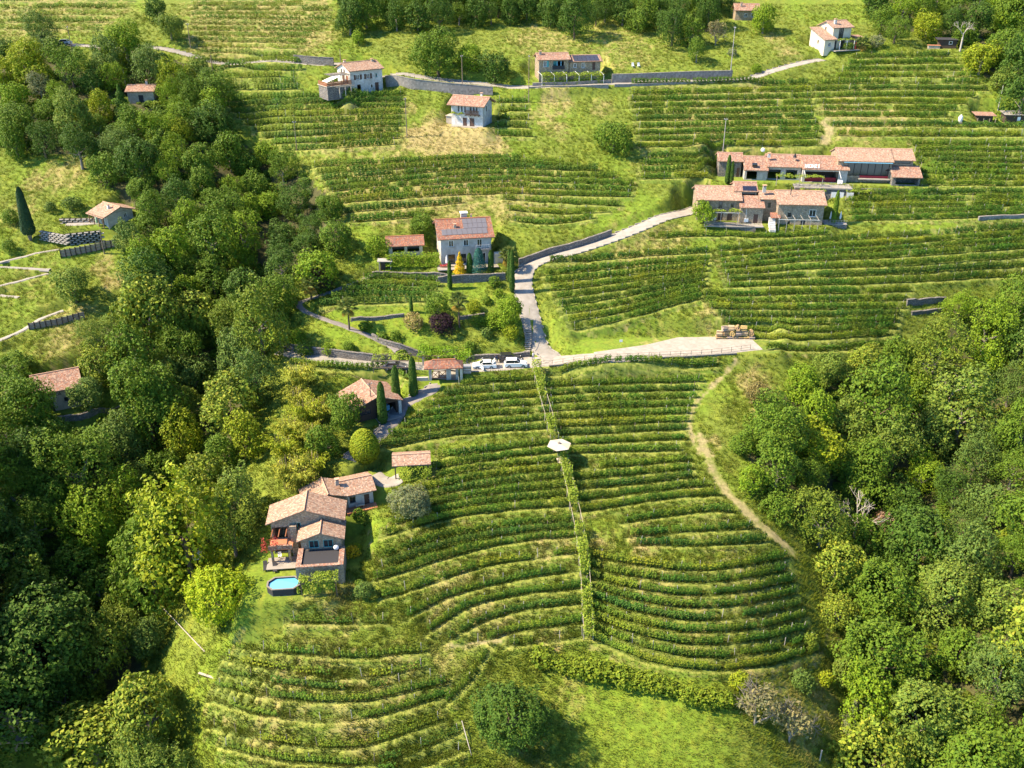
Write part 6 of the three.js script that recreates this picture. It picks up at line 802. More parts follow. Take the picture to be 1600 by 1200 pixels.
TREES.forEach(([kind, mat, x, z, R, Hc, label, wood], i) => { const group = wood === undefined ? undefined : WOODS[wood]; const r = rng(3000 + i), y = gy(x, z); const o = thing(NAMES[kind], label, kind === 'bush' ? 'shrub' : 'tree', [x, y, z], r() * 6.28, group);
  if (kind === 'bare') { const t = part(o, 'branches', bareG[i % 2], MAT[mat === 'gp' ? 'trunkGrey' : 'trunkGrey']); t.scale.setScalar(R * 1.15); t.position.y = Hc * .55; const cg = part(o, 'twigs', PRO.feather.S[0], LM[mat]); cg.scale.set(R * .8, R * .75, R * .8); cg.position.y = Hc; return; }
  let geo; if (kind === 'egg') geo = eggG; else if (kind === 'spire') geo = spireG; else { const c = R < 1.6 ? 'S' : R < 3.1 ? 'M' : R > 5.2 && kind === 'round' && mat !== 'ch' ? 'X' : 'L'; let set = PRO[kind][c]; if (mat === 'ch' && kind === 'round' && c !== 'S') set = PRO.round.F; geo = set[Math.floor(r() * set.length)]; }
  if (kind !== 'bush') { const t = part(o, 'trunk', kind === 'tall' ? trunkT : trunkP[i % 4], r() < .5 ? MAT.trunk : MAT.trunkGrey); t.scale.set(R, Hc / 1.35, R); }
  else { const t = part(o, 'stems', trunkB, MAT.trunk); t.scale.set(R * .8, Hc / 1.0, R * .8); }
  const c = part(o, 'crown', geo, LM[mat]); c.position.y = Hc; const sx = .92 + r() * .16; const ex = wood === undefined ? 0 : 1; c.scale.set(R * (sx + ex * (r() - .5) * .25), R * (.9 + r() * (.22 + ex * .25)), R * (2 - sx)); if (ex) { c.rotation.x = (r() - .5) * .5; c.rotation.z = (r() - .5) * .5; } });
// ---- cypresses, palms, bamboo
const cypG = (() => { const r = rng(85), L = []; for (let i = 0; i < 1700; i++) { const t = r(), a = r() * 6.28; const rr = Math.pow(Math.sin(Math.PI * Math.min(1, .06 + t * .94)), .42) * (.8 - .42 * t) * (.9 + .2 * r()); const d = V3(Math.cos(a), .15, Math.sin(a)); L.push({ p: V3(d.x * rr, t, d.z * rr), dir: d.clone().add(rdir(r).multiplyScalar(.45)), s: .2, c: lcol(r), ax: V3(0, 1, 0).add(rdir(r).multiplyScalar(.35)), r: .4 }); } return L; });
function cypGeo(h, rad, seed, n = 1900, taper = 1) { const r = rng(seed), L = []; for (let i = 0; i < n; i++) { const t = r(), a = r() * 6.28; const prof = (1 - taper * .42 * t) * Math.sqrt(clamp((1.02 - t) / .14, 0, 1)) * Math.min(1, .7 + t * 3); const rr = rad * Math.max(.06, prof) * (.88 + .2 * n3(Math.cos(a) * 2, t * 9, Math.sin(a) * 2) + .08 * r()); const d = V3(Math.cos(a), .15, Math.sin(a)); L.push({ p: V3(d.x * rr, .25 + t * (h - .25), d.z * rr), dir: d.clone().add(rdir(r).multiplyScalar(.4)), s: .38 * (.7 + .6 * r()), c: lcol(r), ax: V3(0, 1, 0).add(rdir(r).multiplyScalar(.3)), r: .55 }); } return leafGeo(L); }
const cySpec = [[8.3, .95, 'nearest of the three clipped cypresses along the drive', 'cyp'], [7.6, .9, 'middle one of the three clipped cypresses along the drive', 'cyp'], [8.0, .9, 'clipped cypress nearest the tiled gate on the drive', 'cyp'], [7.6, .62, 'ivy-green column cypress beside the lower winery terrace', 'md'], [6.6, .62, 'left cypress of the pair at the end of the winery', 'cyp'], [5.4, .52, 'shorter right cypress of the pair at the end of the winery', 'cyp'], [6.2, .5, 'slim cypress in the middle of the upper garden', 'cyp'], [7.2, .55, 'left slim cypress right of the solar roof house', 'cyp'], [9.2, .6, 'tall right slim cypress beside the winery road', 'cyp'], [5.2, .75, 'cypress between the golden conifer and the blue conifer', 'cyp'], [5.4, .7, 'cypress right of the blue conifer', 'cyp'], [3.4, .4, 'small thin cypress behind the cream blossomed shrub', 'cyp']];
PT.cypress.forEach(([x, z], i) => { const [h, rad, lab, m] = cySpec[i]; const o = thing('cypress', lab, 'cypress', [x, gy(x, z), z], i * 1.1, i < 3 ? 'cypresses along the drive' : undefined); part(o, 'trunk', cyl(.1, .06, h * .7), MAT.trunk); part(o, 'crown', cypGeo(h, rad, 600 + i, Math.round(h * rad * 330)), LM[m]); });
{ const [x, z] = PT.bigcypress[0]; const o = thing('cypress', 'large dark spreading cypress on the dry lawn left of the chalet', 'cypress', [x, gy(x, z), z]); const L = []; for (let i = 0; i < 7; i++) L.push(bar(V3(Math.cos(i) * .15, -.4, Math.sin(i) * .15), V3(Math.cos(i) * .9, 4.5, Math.sin(i) * .9), .12, .06)); part(o, 'trunk', M(L), MAT.trunkGrey); const g = cypGeo(10.6, 1.55, 640, 6500, 1.5); g.translate(0, 1.3, 0); part(o, 'crown', g, LM.dkb); }
{ const [x, z] = PT.bluecone[0]; const o = thing('conifer', 'clipped blue-green conical conifer in front of the solar roof house', 'tree', [x, gy(x, z), z]); part(o, 'trunk', cyl(.14, .1, 1.2), MAT.trunk); const r = rng(86), L = []; for (let i = 0; i < 4200; i++) { const t = r(), a = r() * 6.28, rr = (1.85 - 1.35 * Math.pow(t, 1.5)) * (t > .92 ? (1 - t) / .08 * .6 + .4 : 1) * (.95 + .08 * r()); const d = V3(Math.cos(a), .3, Math.sin(a)); L.push({ p: V3(d.x * rr, .2 + t * 6, d.z * rr), dir: d.clone().add(rdir(r).multiplyScalar(.4)), s: .22, c: lcol(r), ax: rdir(r), r: .5 }); } part(o, 'crown', leafGeo(L), LM.bl); }
function frond(dead) { const L = [bx(.05, .03, 1.0, 0, 0, .5)], r = rng(dead ? 5 : 6); for (let i = 0; i < 13; i++) { const a = (i / 12 - .5) * 3.6, l = .75 + .2 * Math.cos(a), c = Math.cos(a), s = Math.sin(a); const g = new THREE.BufferGeometry(); const tip = [s * l, -.12 - (dead ? .2 : .14) * Math.abs(s), .95 + c * l], m = [s * l * .5, .05, .95 + c * l * .5], w = .085; g.setAttribute('position', new THREE.Float32BufferAttribute([0, 0, .95, m[0] + c * w, m[1], m[2] - s * w, tip[0], tip[1], tip[2], 0, 0, .95, tip[0], tip[1], tip[2], m[0] - c * w, m[1], m[2] + s * w], 3)); g.setAttribute('uv', new THREE.Float32BufferAttribute(new Array(12).fill(0), 2)); g.computeVertexNormals(); L.push(g); } return M(L); }
const frG = frond(false), frD = frond(true); const frM = [leafMat(.22, .27, .06), leafMat(.16, .21, .04), leafMat(.5, .38, .08)]; frM.forEach((m) => { m.vertexColors = false; });
const palmSpec = [[5.0, 'tall palm with a bare trunk on the left garden lawn'], [5.6, 'tall palm on the right of the garden, yellow fronds hanging'], [3.2, 'short palm beside the garden path'], [3.0, 'palm at the right end of the solar roof house'], [2.6, 'low palm among the bamboo left of the villa'], [1.6, 'low orange-tinged palm beside the cream hillside house']];
PT.palm.forEach(([x, z], i) => { const [h, lab] = palmSpec[i], r = rng(700 + i); const o = thing('palm_tree', lab, 'palm', [x, gy(x, z), z], r() * 6); part(o, 'trunk', M([bar(V3(0, -.4, 0), V3(.08, h, .05), .2, .16, 9)]), MAT.trunk); for (let k = 0; k < 26; k++) { const dead = k > 18, f = part(o, 'frond', dead ? frD : frG, dead ? frM[2] : frM[k % 2]); f.position.set(.08, h, .05); f.rotation.order = 'YXZ'; f.rotation.y = k * 2.399; f.rotation.x = dead ? .75 + .3 * r() : -1.25 + k / 18 * 1.5; f.scale.setScalar(1.15 + .25 * r()); } });
const bamG = [1, 2, 3].map((s) => { const r = rng(810 + s), L = []; for (let k = 0; k < 46; k++) { const a = r() * 6.28, q = Math.sqrt(r()) * .45, tipx = Math.cos(a) * (q + .5 + .4 * r()), tipz = Math.sin(a) * (q + .5 + .4 * r()), hh = 1.5 + .9 * r(); for (let i = 0; i < 46; i++) { const t = .25 + .75 * r(); const x = mix(Math.cos(a) * q, tipx, t * t * t), z = mix(Math.sin(a) * q, tipz, t * t * t), y = hh * (t - .28 * t * t * t); const d = rdir(r); L.push({ p: V3(x + d.x * .13, y + d.y * .1, z + d.z * .13), dir: d.clone().add(V3(0, .6, 0)), s: .17 * (.7 + .6 * r()), c: lcol(r, .1), ax: V3(tipx, -.8, tipz).add(rdir(r).multiplyScalar(.8)), r: .3 }); } } return leafGeo(L); });
const bamT = M([...Array(16)].map((_, k) => { const r = rng(830 + k), a = r() * 6.28, q = r() * .4; return bar(V3(Math.cos(a) * q, -.2, Math.sin(a) * q), V3(Math.cos(a) * (q + .25), 1.6, Math.sin(a) * (q + .25)), .018, .008, 4); }));
const bamW = ['beside the barn tree', 'below the first clump', 'left of the dark rounded tree', 'between the dark tree and the drive', 'at the top of the bamboo grove', 'at the left edge of the grove', 'right of the barn tree shadow', 'low beside the villa roof', 'behind the back roof of the villa', 'nearest the drive bend'];
PT.bamboo.forEach(([x, z], i) => { const o = thing('bamboo_clump', 'yellow-green bamboo clump ' + bamW[i], 'bamboo', [x, gy(x, z), z], i * 2.1, 'bamboo grove left of the drive'); const s = 2.6 + (i * 37 % 10) * .1; part(o, 'canes', bamT, MAT.straw).scale.setScalar(s); part(o, 'foliage', bamG[i % 3], i % 4 === 1 ? LM.yl : LM.bam).scale.setScalar(s); });
// ---- vine rows
function vineClump(seed, wide, hgt, n) { const r = rng(seed), L = []; for (let i = 0; i < n; i++) { const y = .35 + (hgt - .35) * Math.pow(r(), .8), u = (r() - .5) * 1.25, k = n3(u * 3 + seed, y * 3, seed); if (k < .4 && r() < .7) continue; const side = r() < .5 ? -1 : 1, w = wide * (.35 + .65 * Math.sin(Math.PI * clamp((y - .2) / (hgt), 0, 1))); const z = side * w * (.6 + .5 * r()) * (r() < .2 ? r() : 1); const d = V3((r() - .5) * 1.1, .45 + .6 * r() * (y / hgt), side * (.7 + .5 * r())); L.push({ p: V3(u, y + (r() - .5) * .1, z), dir: d, s: .22 * (.7 + .7 * r()), c: lcol(r, .04), ax: rdir(r), r: .85 }); } for (let i = 0; i < n * .08; i++) { const u = (r() - .5) * 1.1; L.push({ p: V3(u, hgt + .05 + .35 * r(), (r() - .5) * .3), dir: rdir(r), s: .17, c: lcol(r, .15), ax: V3(0, 1, 0), r: .5 }); } return leafGeo(L); }
const vineG = [], vineSmall = []; for (let i = 0; i < 6; i++) { vineG.push(vineClump(1200 + i, .29, 1.45, 140)); vineSmall.push(vineClump(1300 + i, .3, 1.42, 100)); }
const postG = cyl(.06, .05, 2.0, 0, -.25, 0, 5), postM = [MAT.pole, MAT.bone, MAT.polew];
const tmpM = new THREE.Matrix4(), tq = new THREE.Quaternion(), te = new THREE.Euler(), tc = new THREE.Color();
ROWS.forEach(([flat, kind, label, gk], ri) => { const group = GR[gk]; const c = curve(flat, kind === 2 ? 1.3 : .98), r = rng(5000 + ri), p0 = c.pts[Math.floor(c.n / 2)], by = gy(p0.x, p0.z); const o = thing('vine_row', label, 'vine row', [p0.x, by, p0.z], 0, group);
  const mats = [], cols = []; for (let k = 0; k <= c.n; k++) { const p = c.pts[k]; const gap = n2(p.x * .22 + ri * 3, p.z * .22); if (gap < (kind === 1 ? .2 : kind === 3 ? .3 : kind === 2 ? .2 : .09) || r() < .04) continue; const t = c.tan(k); te.set(0, Math.atan2(-t.z, t.x) + (r() < .5 ? Math.PI : 0) + (r() - .5) * .2, 0); tq.setFromEuler(te); const s = .84 + .3 * r(), vig = .8 + .4 * n2(p.x * .1 + 31, p.z * .1); mats.push(new THREE.Matrix4().compose(V3(p.x - p0.x, gy(p.x, p.z) - by - .05, p.z - p0.z), tq.clone(), V3(1.05, s * vig, s * (.85 + .35 * r())))); const v = .78 + .44 * r(), yv = n2(p.x * .3 + 9, p.z * .3) - .45; cols.push([v * (1 + yv * .9), v * (1 + yv * .25), v]); }
  const set = kind > 1 ? vineSmall : vineG; const im = new THREE.InstancedMesh(set[ri % 6], ri % 5 === 1 ? LM.vineD : ri % 4 === 2 ? LM.vineY : LM.vine, mats.length); mats.forEach((m, k) => { im.setMatrixAt(k, m); im.setColorAt(k, tc.setRGB(...cols[k])); }); im.name = 'foliage'; im.userData.kind = 'stuff'; shade(im); o.add(im);
  const pc = curve(flat, kind === 1 ? 3.0 : 4.2); if (kind !== 2) for (let k = 0; k <= pc.n; k++) { const p = pc.pts[k]; if (r() < .15) continue; const m = part(o, 'post', postG, postM[kind === 1 ? 1 : Math.floor(r() * 3)]); m.position.set(p.x - p0.x, gy(p.x, p.z) - by, p.z - p0.z); m.rotation.set((r() - .5) * .16, 0, (r() - .5) * .2); m.scale.y = .85 + .25 * r(); } });
// ---- meadow grass, undergrowth
{ const r = rng(41), L = []; for (let i = 0; i < 9; i++) { const a = r() * 6.28, q = r() * .22, l = .3 + .35 * r(), lean = .12 + .2 * r(), w = .035; const x = Math.cos(a) * q, z = Math.sin(a) * q, b = r() * 6.28; const g = new THREE.BufferGeometry(); g.setAttribute('position', new THREE.Float32BufferAttribute([x - Math.cos(b) * w, 0, z - Math.sin(b) * w, x + Math.cos(b) * w, 0, z + Math.sin(b) * w, x + Math.cos(a) * lean, l, z + Math.sin(a) * lean], 3)); g.computeVertexNormals(); L.push(g); } const G = mergeGeometries(L);
  const gm = new THREE.MeshPhysicalMaterial({ color: 0xffffff, roughness: 1, transmission: .35, thickness: 0, side: THREE.DoubleSide, specularIntensity: .2 }); const mats = [], cols = []; let tries = 0;
  while (mats.length < 150000 && tries++ < 400000) { const d = 92 + 205 * Math.pow(r(), 1.25), x = (r() - .5) * 2 * (d * .56 + 8), z = -d * 1.0 + 4; if (z < Z0 || z > Z1 || Math.abs(x) > 150) continue; if (smp(ROADD, x, z) < .15 || smp(WOOD, x, z) > .5 || smp(TRL, x, z) > .5) continue; let inP = false; for (const P of PADS) { const dx = x - P[0], dz = z - P[1], c = Math.cos(P[2]), s = Math.sin(P[2]); if (Math.abs(dx * c - dz * s) < P[3] + .4 && Math.abs(dx * s + dz * c) < P[4] + .4) { inP = true; break; } } if (inP) continue;
    const dense = fbm(x * .4 + 70, z * .4); if (r() > .25 + dense * 1.1) continue; const rd = smp(ROWD, x, z), rs = smp(ROWS_, x, z); let hgt = .45 + .9 * fbm(x * .15, z * .15 + 30); if (rd < 1.75) { if (rs < -.45 && rs > -1.0) { if (r() < .75) continue; hgt *= .35; } else hgt *= 1.2; } const lu = smp(LUSH, x, z); if (r() < lu * .6) continue; hgt *= 1 - .6 * lu; const dr = clamp(smp(DRY, x, z) + (fbm(x * .6, z * .6) - .52) * 1.3 + (r() - .5) * .35, 0, 1), yl = r(); const c = mix3([.11 + .09 * yl, .182 + .05 * yl, .016], [.38, .31, .115], dr * (rd < 1.75 ? .55 : .8)), v = (.75 + .5 * r()) * (rd < 1.75 ? .8 : 1);
    te.set((r() - .5) * .3, r() * 6.28, (r() - .5) * .3); tq.setFromEuler(te); mats.push(new THREE.Matrix4().compose(V3(x, gy(x, z) - .03, z), tq.clone(), V3(1.1, hgt, 1.1))); cols.push([c[0] * v, c[1] * v, c[2] * v]); }
  const im = new THREE.InstancedMesh(G, gm, mats.length); mats.forEach((m, k) => { im.setMatrixAt(k, m); im.setColorAt(k, tc.setRGB(...cols[k])); }); im.name = 'meadow_grass'; tag(im, 'rough green and straw coloured grass over the slopes', 'grass', null, 'stuff'); shade(im); scene.add(im);
  // undergrowth on the wood floor
  const um = [], uc = []; tries = 0; const polys = Object.values(FP); while (um.length < 2600 && tries++ < 60000) { const x = (r() - .5) * 300, z = Z0 + r() * (Z1 - Z0); if (!polys.some((f) => inPoly(x, z, f))) continue; te.set(0, r() * 6.28, 0); tq.setFromEuler(te); const s = .7 + 1.1 * r(); um.push(new THREE.Matrix4().compose(V3(x, gy(x, z) + s * .3, z), tq.clone(), V3(s * 1.2, s * .8, s * 1.2))); const v = .7 + .6 * r(); uc.push([v * (.8 + .5 * r()), v, v]); }
  const im2 = new THREE.InstancedMesh(PRO.bush.S[1], LM.md, um.length); um.forEach((m, k) => { im2.setMatrixAt(k, m); im2.setColorAt(k, tc.setRGB(...uc[k])); }); im2.name = 'undergrowth'; tag(im2, 'low leafy undergrowth covering the floor of the woods', 'undergrowth', null, 'stuff'); shade(im2); scene.add(im2);
}
// ---- buildings
const rad = (d) => d * Math.PI / 180;
function wallGeo(poly, holes, t) { const s = new THREE.Shape(poly.map((p) => new THREE.Vector2(...p))); for (const [x0, y0, w, h] of holes) { const k = new THREE.Path(); k.moveTo(x0, y0); k.lineTo(x0, y0 + h); k.lineTo(x0 + w, y0 + h); k.lineTo(x0 + w, y0); s.holes.push(k); } const g = new THREE.ExtrudeGeometry(s, { depth: t, bevelEnabled: false }); g.translate(0, 0, -t); return boxUV(g); }
const frameGeo = (w, h, f = .09, d = .1) => M([bx(w, f, d, 0, h - f / 2, 0), bx(w, f, d, 0, f / 2, 0), bx(f, h - 2 * f, d, -w / 2 + f / 2, h / 2, 0), bx(f, h - 2 * f, d, w / 2 - f / 2, h / 2, 0)]);
// one wall with its openings; place = [x, z, rotation], openings as seen from outside
function wall(T, poly, open, mat, place, y0) { const holes = open.map((o) => [o.x - o.w / 2, o.y, o.w, o.h]); const m = part(T, 'wall', wallGeo(poly, holes, .32), mat); m.position.set(place[0], y0, place[1]); m.rotation.y = place[2];
  for (const o of open) { const put = (k, off = 0) => { const c = Math.cos(place[2]), s = Math.sin(place[2]); k.position.set(place[0] + o.x * c + off * s, y0 + o.y, place[1] - o.x * s + off * c); k.rotation.y = place[2]; return k; };
    if (o.t === 'open') continue;
    if (o.t === 'door') { const d = put(part(T, 'door', M([bx(o.w, o.h, .07, 0, o.h / 2, 0), bx(o.w * .8, o.h * .38, .1, 0, o.h * .26, 0), bx(o.w * .8, o.h * .38, .1, 0, o.h * .72, 0)]), o.m || MAT.brown), -.12); part(d, 'handle', bx(.05, .16, .06, o.w * .38, o.h * .48, .08), MAT.metal); continue; }
    const f = put(part(T, 'window', frameGeo(o.w, o.h), o.f || MAT.frame), -.06); part(f, 'pane', bx(o.w - .16, o.h - .16, .03, 0, o.h / 2, -.03), MAT.glass); if (o.w > .85) part(f, 'mullion', bx(.06, o.h - .18, .06, 0, o.h / 2, .01), o.f || MAT.frame); if (o.t !== 'slit') part(f, 'sill', bx(o.w + .2, .07, .26, 0, -.035, .1), MAT.conc);
    if (o.s) for (const k of o.s1 ? [1] : [-1, 1]) { const b = [bx(o.w * .5, o.h, .05, k * (o.w * .76), o.h / 2, .085)]; for (let q = 0; q < 4; q++) b.push(bx(o.w * .4, .05, .07, k * (o.w * .76), o.h * (.2 + q * .2), .09)); part(f, 'shutter', M(b), o.s); } } }
const W = (x, y, w = .9, h = 1.1, o = {}) => ({ x, y, w, h, t: 'window', ...o }), DO = (x, w = 1, h = 2.1, o = {}) => ({ x, y: 0, w, h, t: 'door', ...o }), OP = (x, y, w, h) => ({ x, y, w, h, t: 'open' });
function roofSlope(T, pts, mat, th = .17) { const m = part(T, 'roof_slope', slab(pts, th), mat); return m; }
function fascia(T, a, b, mat = MAT.wood) { return part(T, 'fascia', bar(V3(...a), V3(...b), .07, .07, 4), mat); }
function ridgeCap(T, a, b, mat) { const A = V3(...a), B = V3(...b), d = B.clone().sub(A), n = Math.max(2, Math.round(d.length() / .42)), L = []; for (let i = 0; i < n; i++) L.push(bar(A.clone().addScaledVector(d, i / n), A.clone().addScaledVector(d, (i + 1.08) / n), .135, .115, 6)); part(T, 'ridge_cap', M(L), mat); }
function block(T, { x = 0, z = 0, y = 0, w, d, h, pitch = 22, over = .6, gable = .45, ridge = 'x', wm = MAT.white, rm = MAT.tPale, F = [], Lf = [], Rt = [], foot = 1.4, bw = true, rafters = false }) {
  const tp = Math.tan(rad(pitch)), t = .32; const rcm = rm === MAT.tRed ? MAT.ridgeRed : MAT.ridge; let hL = h, hb = h, side, fr;
  if (ridge === 'x') { const pk = h + tp * d / 2, e = d / 2 - t, he = h + tp * t; side = [[-e, -foot], [e, -foot], [e, he], [0, pk], [-e, he]]; fr = [[-w / 2, -foot], [w / 2, -foot], [w / 2, h], [-w / 2, h]]; }
  else if (ridge === 'z') { const pk = h + tp * w / 2; fr = [[-w / 2, -foot], [w / 2, -foot], [w / 2, h], [0, pk], [-w / 2, h]]; const e = d / 2 - t; side = [[-e, -foot], [e, -foot], [e, h], [-e, h]]; }
  else { hb = h + tp * d; fr = [[-w / 2, -foot], [w / 2, -foot], [w / 2, h], [-w / 2, h]]; }
  if (ridge === 'shed') { const e = d / 2 - t; const a = h + tp * t, b = hb - tp * t; wall(T, [[-e, -foot], [e, -foot], [e, a], [-e, b]], Lf, wm, [x - w / 2, z - d / 2, -Math.PI / 2], y); wall(T, [[-e, -foot], [e, -foot], [e, b], [-e, a]], Rt, wm, [x + w / 2, z - d / 2, Math.PI / 2], y); }
  else { wall(T, side, Lf, wm, [x - w / 2, z - d / 2, -Math.PI / 2], y); wall(T, side, Rt, wm, [x + w / 2, z - d / 2, Math.PI / 2], y); }
  wall(T, fr, F, wm, [x, z, 0], y); if (bw) { const bp = ridge === 'shed' ? [[-w / 2, -foot], [w / 2, -foot], [w / 2, hb], [-w / 2, hb]] : fr; wall(T, bp, [], wm, [x, z - d, Math.PI], y); }
  const yu = y + .2; if (ridge === 'x') { const a = x - w / 2 - gable, b = x + w / 2 + gable, ze = z + over, zb = z - d - over, pk = yu + h + tp * d / 2, ye = yu + h - tp * over, zm = z - d / 2;
    roofSlope(T, [[a, ye, ze], [b, ye, ze], [b, pk, zm], [a, pk, zm]], rm); roofSlope(T, [[b, ye, zb], [a, ye, zb], [a, pk, zm], [b, pk, zm]], rm); ridgeCap(T, [a, pk + .03, zm], [b, pk + .03, zm], rcm); fascia(T, [a, ye - .12, ze - .02], [b, ye - .12, ze - .02]); for (const g of [a + .05, b - .05]) { fascia(T, [g, ye - .14, ze], [g, pk - .14, zm]); } return { pk, ye, zm, a, b, ze }; }
  if (ridge === 'z') { const a = x - w / 2 - over, b = x + w / 2 + over, zf = z + gable, zb = z - d - gable, pk = yu + h + tp * w / 2, ye = yu + h - tp * over; roofSlope(T, [[a, ye, zb], [a, ye, zf], [x, pk, zf], [x, pk, zb]], rm); roofSlope(T, [[b, ye, zf], [b, ye, zb], [x, pk, zb], [x, pk, zf]], rm); ridgeCap(T, [x, pk + .03, zf], [x, pk + .03, zb], rcm); fascia(T, [a, ye - .14, zf - .04], [x, pk - .14, zf - .04]); fascia(T, [b, ye - .14, zf - .04], [x, pk - .14, zf - .04]); return { pk, ye, a, b, zf, zb }; }
  const a = x - w / 2 - gable, b = x + w / 2 + gable, ze = z + over, zb = z - d - .2, ye = yu + h - tp * over, pk = yu + h + tp * (d + .2); roofSlope(T, [[a, ye, ze], [b, ye, ze], [b, pk, zb], [a, pk, zb]], rm); fascia(T, [a, ye - .12, ze - .02], [b, ye - .12, ze - .02]); return { pk, ye, a, b, ze, zb }; }
function chimney(T, x, y, z, w = .7, h = 1.2, mat = MAT.white, cap = MAT.ridge) { const c = part(T, 'chimney', bx(w, h, w * .85, x, y + h / 2, z), mat); part(c, 'cap', M([bx(w * .16, .25, w * .16, x - w * .35, y + h + .12, z), bx(w * .16, .25, w * .16, x + w * .35, y + h + .12, z), bx(w * 1.3, .1, w * 1.15, x, y + h + .3, z)]), cap); }
const house = (name, key, label, cat = 'house') => thing(name, label, cat, HB[key].slice(0, 3), HB[key][3]);
function railing(T, pts, h = 1, mat = MAT.metal, gap = .9) { const L = []; for (let i = 0; i < pts.length - 1; i++) { const a = V3(...pts[i]), b = V3(...pts[i + 1]), n = Math.max(1, Math.round(a.distanceTo(b) / gap)); for (let k = 0; k <= n; k++) { const p = a.clone().lerp(b, k / n); part(T, 'rail_post', bar(p, p.clone().setY(p.y + h), .03, .03, 5), mat); } for (const q of [.5, 1]) part(T, 'rail', bar(a.clone().setY(a.y + h * q), b.clone().setY(b.y + h * q), .025, .025, 5), mat); } }
// flat leafy canopy on posts
function arborGeo(w, d, n, seed, thick = .35, ls = .24) { const r = rng(seed), L = []; for (let i = 0; i < n; i++) { const x = (r() - .5) * w, z = (r() - .5) * d, k = n2(x * .9 + seed, z * .9); if (k < .28 && r() < .8) continue; L.push({ p: V3(x, (r() - .4) * thick + (k - .5) * .7, z), dir: V3(0, 1, 0).add(rdir(r).multiplyScalar(.9)), s: ls * (.7 + .7 * r()), c: lcol(r, .06), ax: rdir(r), r: .8 }); } return leafGeo(L); }
const TEAL = { s: MAT.teal }, BR = { s: MAT.brown };
{ // white two-storey house with timber terrace
  const T = house('white_house', 'A', 'white two-storey house with pale tiled roof and timber terrace on its left');
  block(T, { w: 9.2, d: 7, h: 5.6, pitch: 21, wm: MAT.white, rm: MAT.tPale, F: [W(-2.4, 3.3, 1.1, 1.2, BR), W(.5, 3.3, 1.1, 1.2, BR), W(2.9, 3.5, .5, .9, { f: MAT.teal }), { x: -2.2, y: 0, w: 1.1, h: 2.1, t: 'open' }, W(1.4, .9, .7, 1), DO(2.9, 1.1, 2.2)], Lf: [W(-1.1, 4.6, .7, 1.1, { t: 'slit', f: MAT.brown }), W(.5, 4.6, .7, 1.1, { t: 'slit', f: MAT.brown }), { x: -.2, y: 2.4, w: 1.1, h: 1.9, t: 'door', m: MAT.brown }, { x: 1.8, y: 2.4, w: 1.1, h: 1.9, t: 'door', m: MAT.redwood }] });
  chimney(T, -3.6, 6.3, -4.4, .6, 1.1); chimney(T, 3.6, 6.0, -3.2, .6, 1.3, MAT.old);
  part(T, 'terrace_base', bx(6.6, 3.2, 5, -7.9, .7, -2.2), MAT.sGrey); part(T, 'terrace_deck', bx(7, .16, 5.4, -7.9, 2.38, -2.2), MAT.paleWood);
  for (let i = 0; i < 4; i++) part(T, 'railing_plank', bx(6.8, .2, .05, -7.9, 2.62 + i * .26, .45), MAT.redwood); for (let i = 0; i < 4; i++) part(T, 'railing_plank', bx(.05, .2, 5, -11.3, 2.62 + i * .26, -2), MAT.redwood);
  for (const [px, pz] of [[-5, .2], [-7.2, .2], [-5, -3.4], [-7.6, -3.4], [-9.8, .2]]) part(T, 'pergola_post', bx(.16, 2.4, .16, px, 3.6, pz), MAT.paleWood); for (let i = 0; i < 5; i++) part(T, 'pergola_beam', bx(5.4, .14, .1, -7.2, 4.85 + i * .012, .2 - i * .9), MAT.paleWood);
  part(T, 'awning', bx(5.2, .05, 2.8, -8.2, 3.9, -2.6, 0, .0, .3), MAT.awn);
  for (const px of [-8.6, -7, -5.4]) part(T, 'support_post', bx(.16, 2.6, .16, px, 1.0, 1.8), MAT.paleWood); part(T, 'support_beam', bx(5, .14, .14, -7, 2.36, 1.8), MAT.paleWood); }
{ // whitewashed house with balcony
  const T = house('whitewashed_house', 'B', 'whitewashed two-storey house with red tiled roof and dark wooden balcony'); const sl = { t: 'slit', f: MAT.dark };
  block(T, { w: 8.4, d: 6.2, h: 5.3, pitch: 22, over: 1, gable: .8, wm: MAT.white, rm: MAT.tMix, F: [W(-2.2, 3.4, .42, 1.5, sl), W(-1.35, 3.4, .42, 1.5, sl), W(-.5, 3.4, .42, 1.5, sl), W(1.0, 3.1, .5, 1.8, sl), W(1.85, 3.4, .42, 1.5, sl), W(2.6, 3.4, .42, 1.5, sl), DO(-.6, 1.1, 2), DO(1.3, 1.3, 2)], Rt: [W(-.6, 3.4, .5, 1.3, sl)] });
  part(T, 'balcony_floor', bx(3.6, .12, 1, 1.7, 2.9, .5), MAT.dwood); for (let i = 0; i < 17; i++) part(T, 'baluster', bx(.12, 1, .05, -.02 + i * .215, 3.45, .98), MAT.dwood); part(T, 'balcony_rail', bx(3.7, .09, .1, 1.7, 3.98, .98), MAT.dwood); for (const s of [0, 1.2, 2.4, 3.4]) part(T, 'bracket', bx(.14, .2, 1, s, 2.75, .45), MAT.dwood);
  const v = part(T, 'climbing_vine', arborGeo(3.2, .8, 220, 61, .4), LM.perg); v.position.set(-2.4, 3.0, .5); part(T, 'door_slab', bx(7, .12, 1.6, -.4, -.02, .8), MAT.pave); part(T, 'lean_to', M([bx(1.6, 2.2, 2.4, -5.2, .8, -2), bx(2, .1, 2.8, -5.2, 2.0, -2)]), MAT.old); chimney(T, 2.6, 6.4, -3.4, .55, .9); }
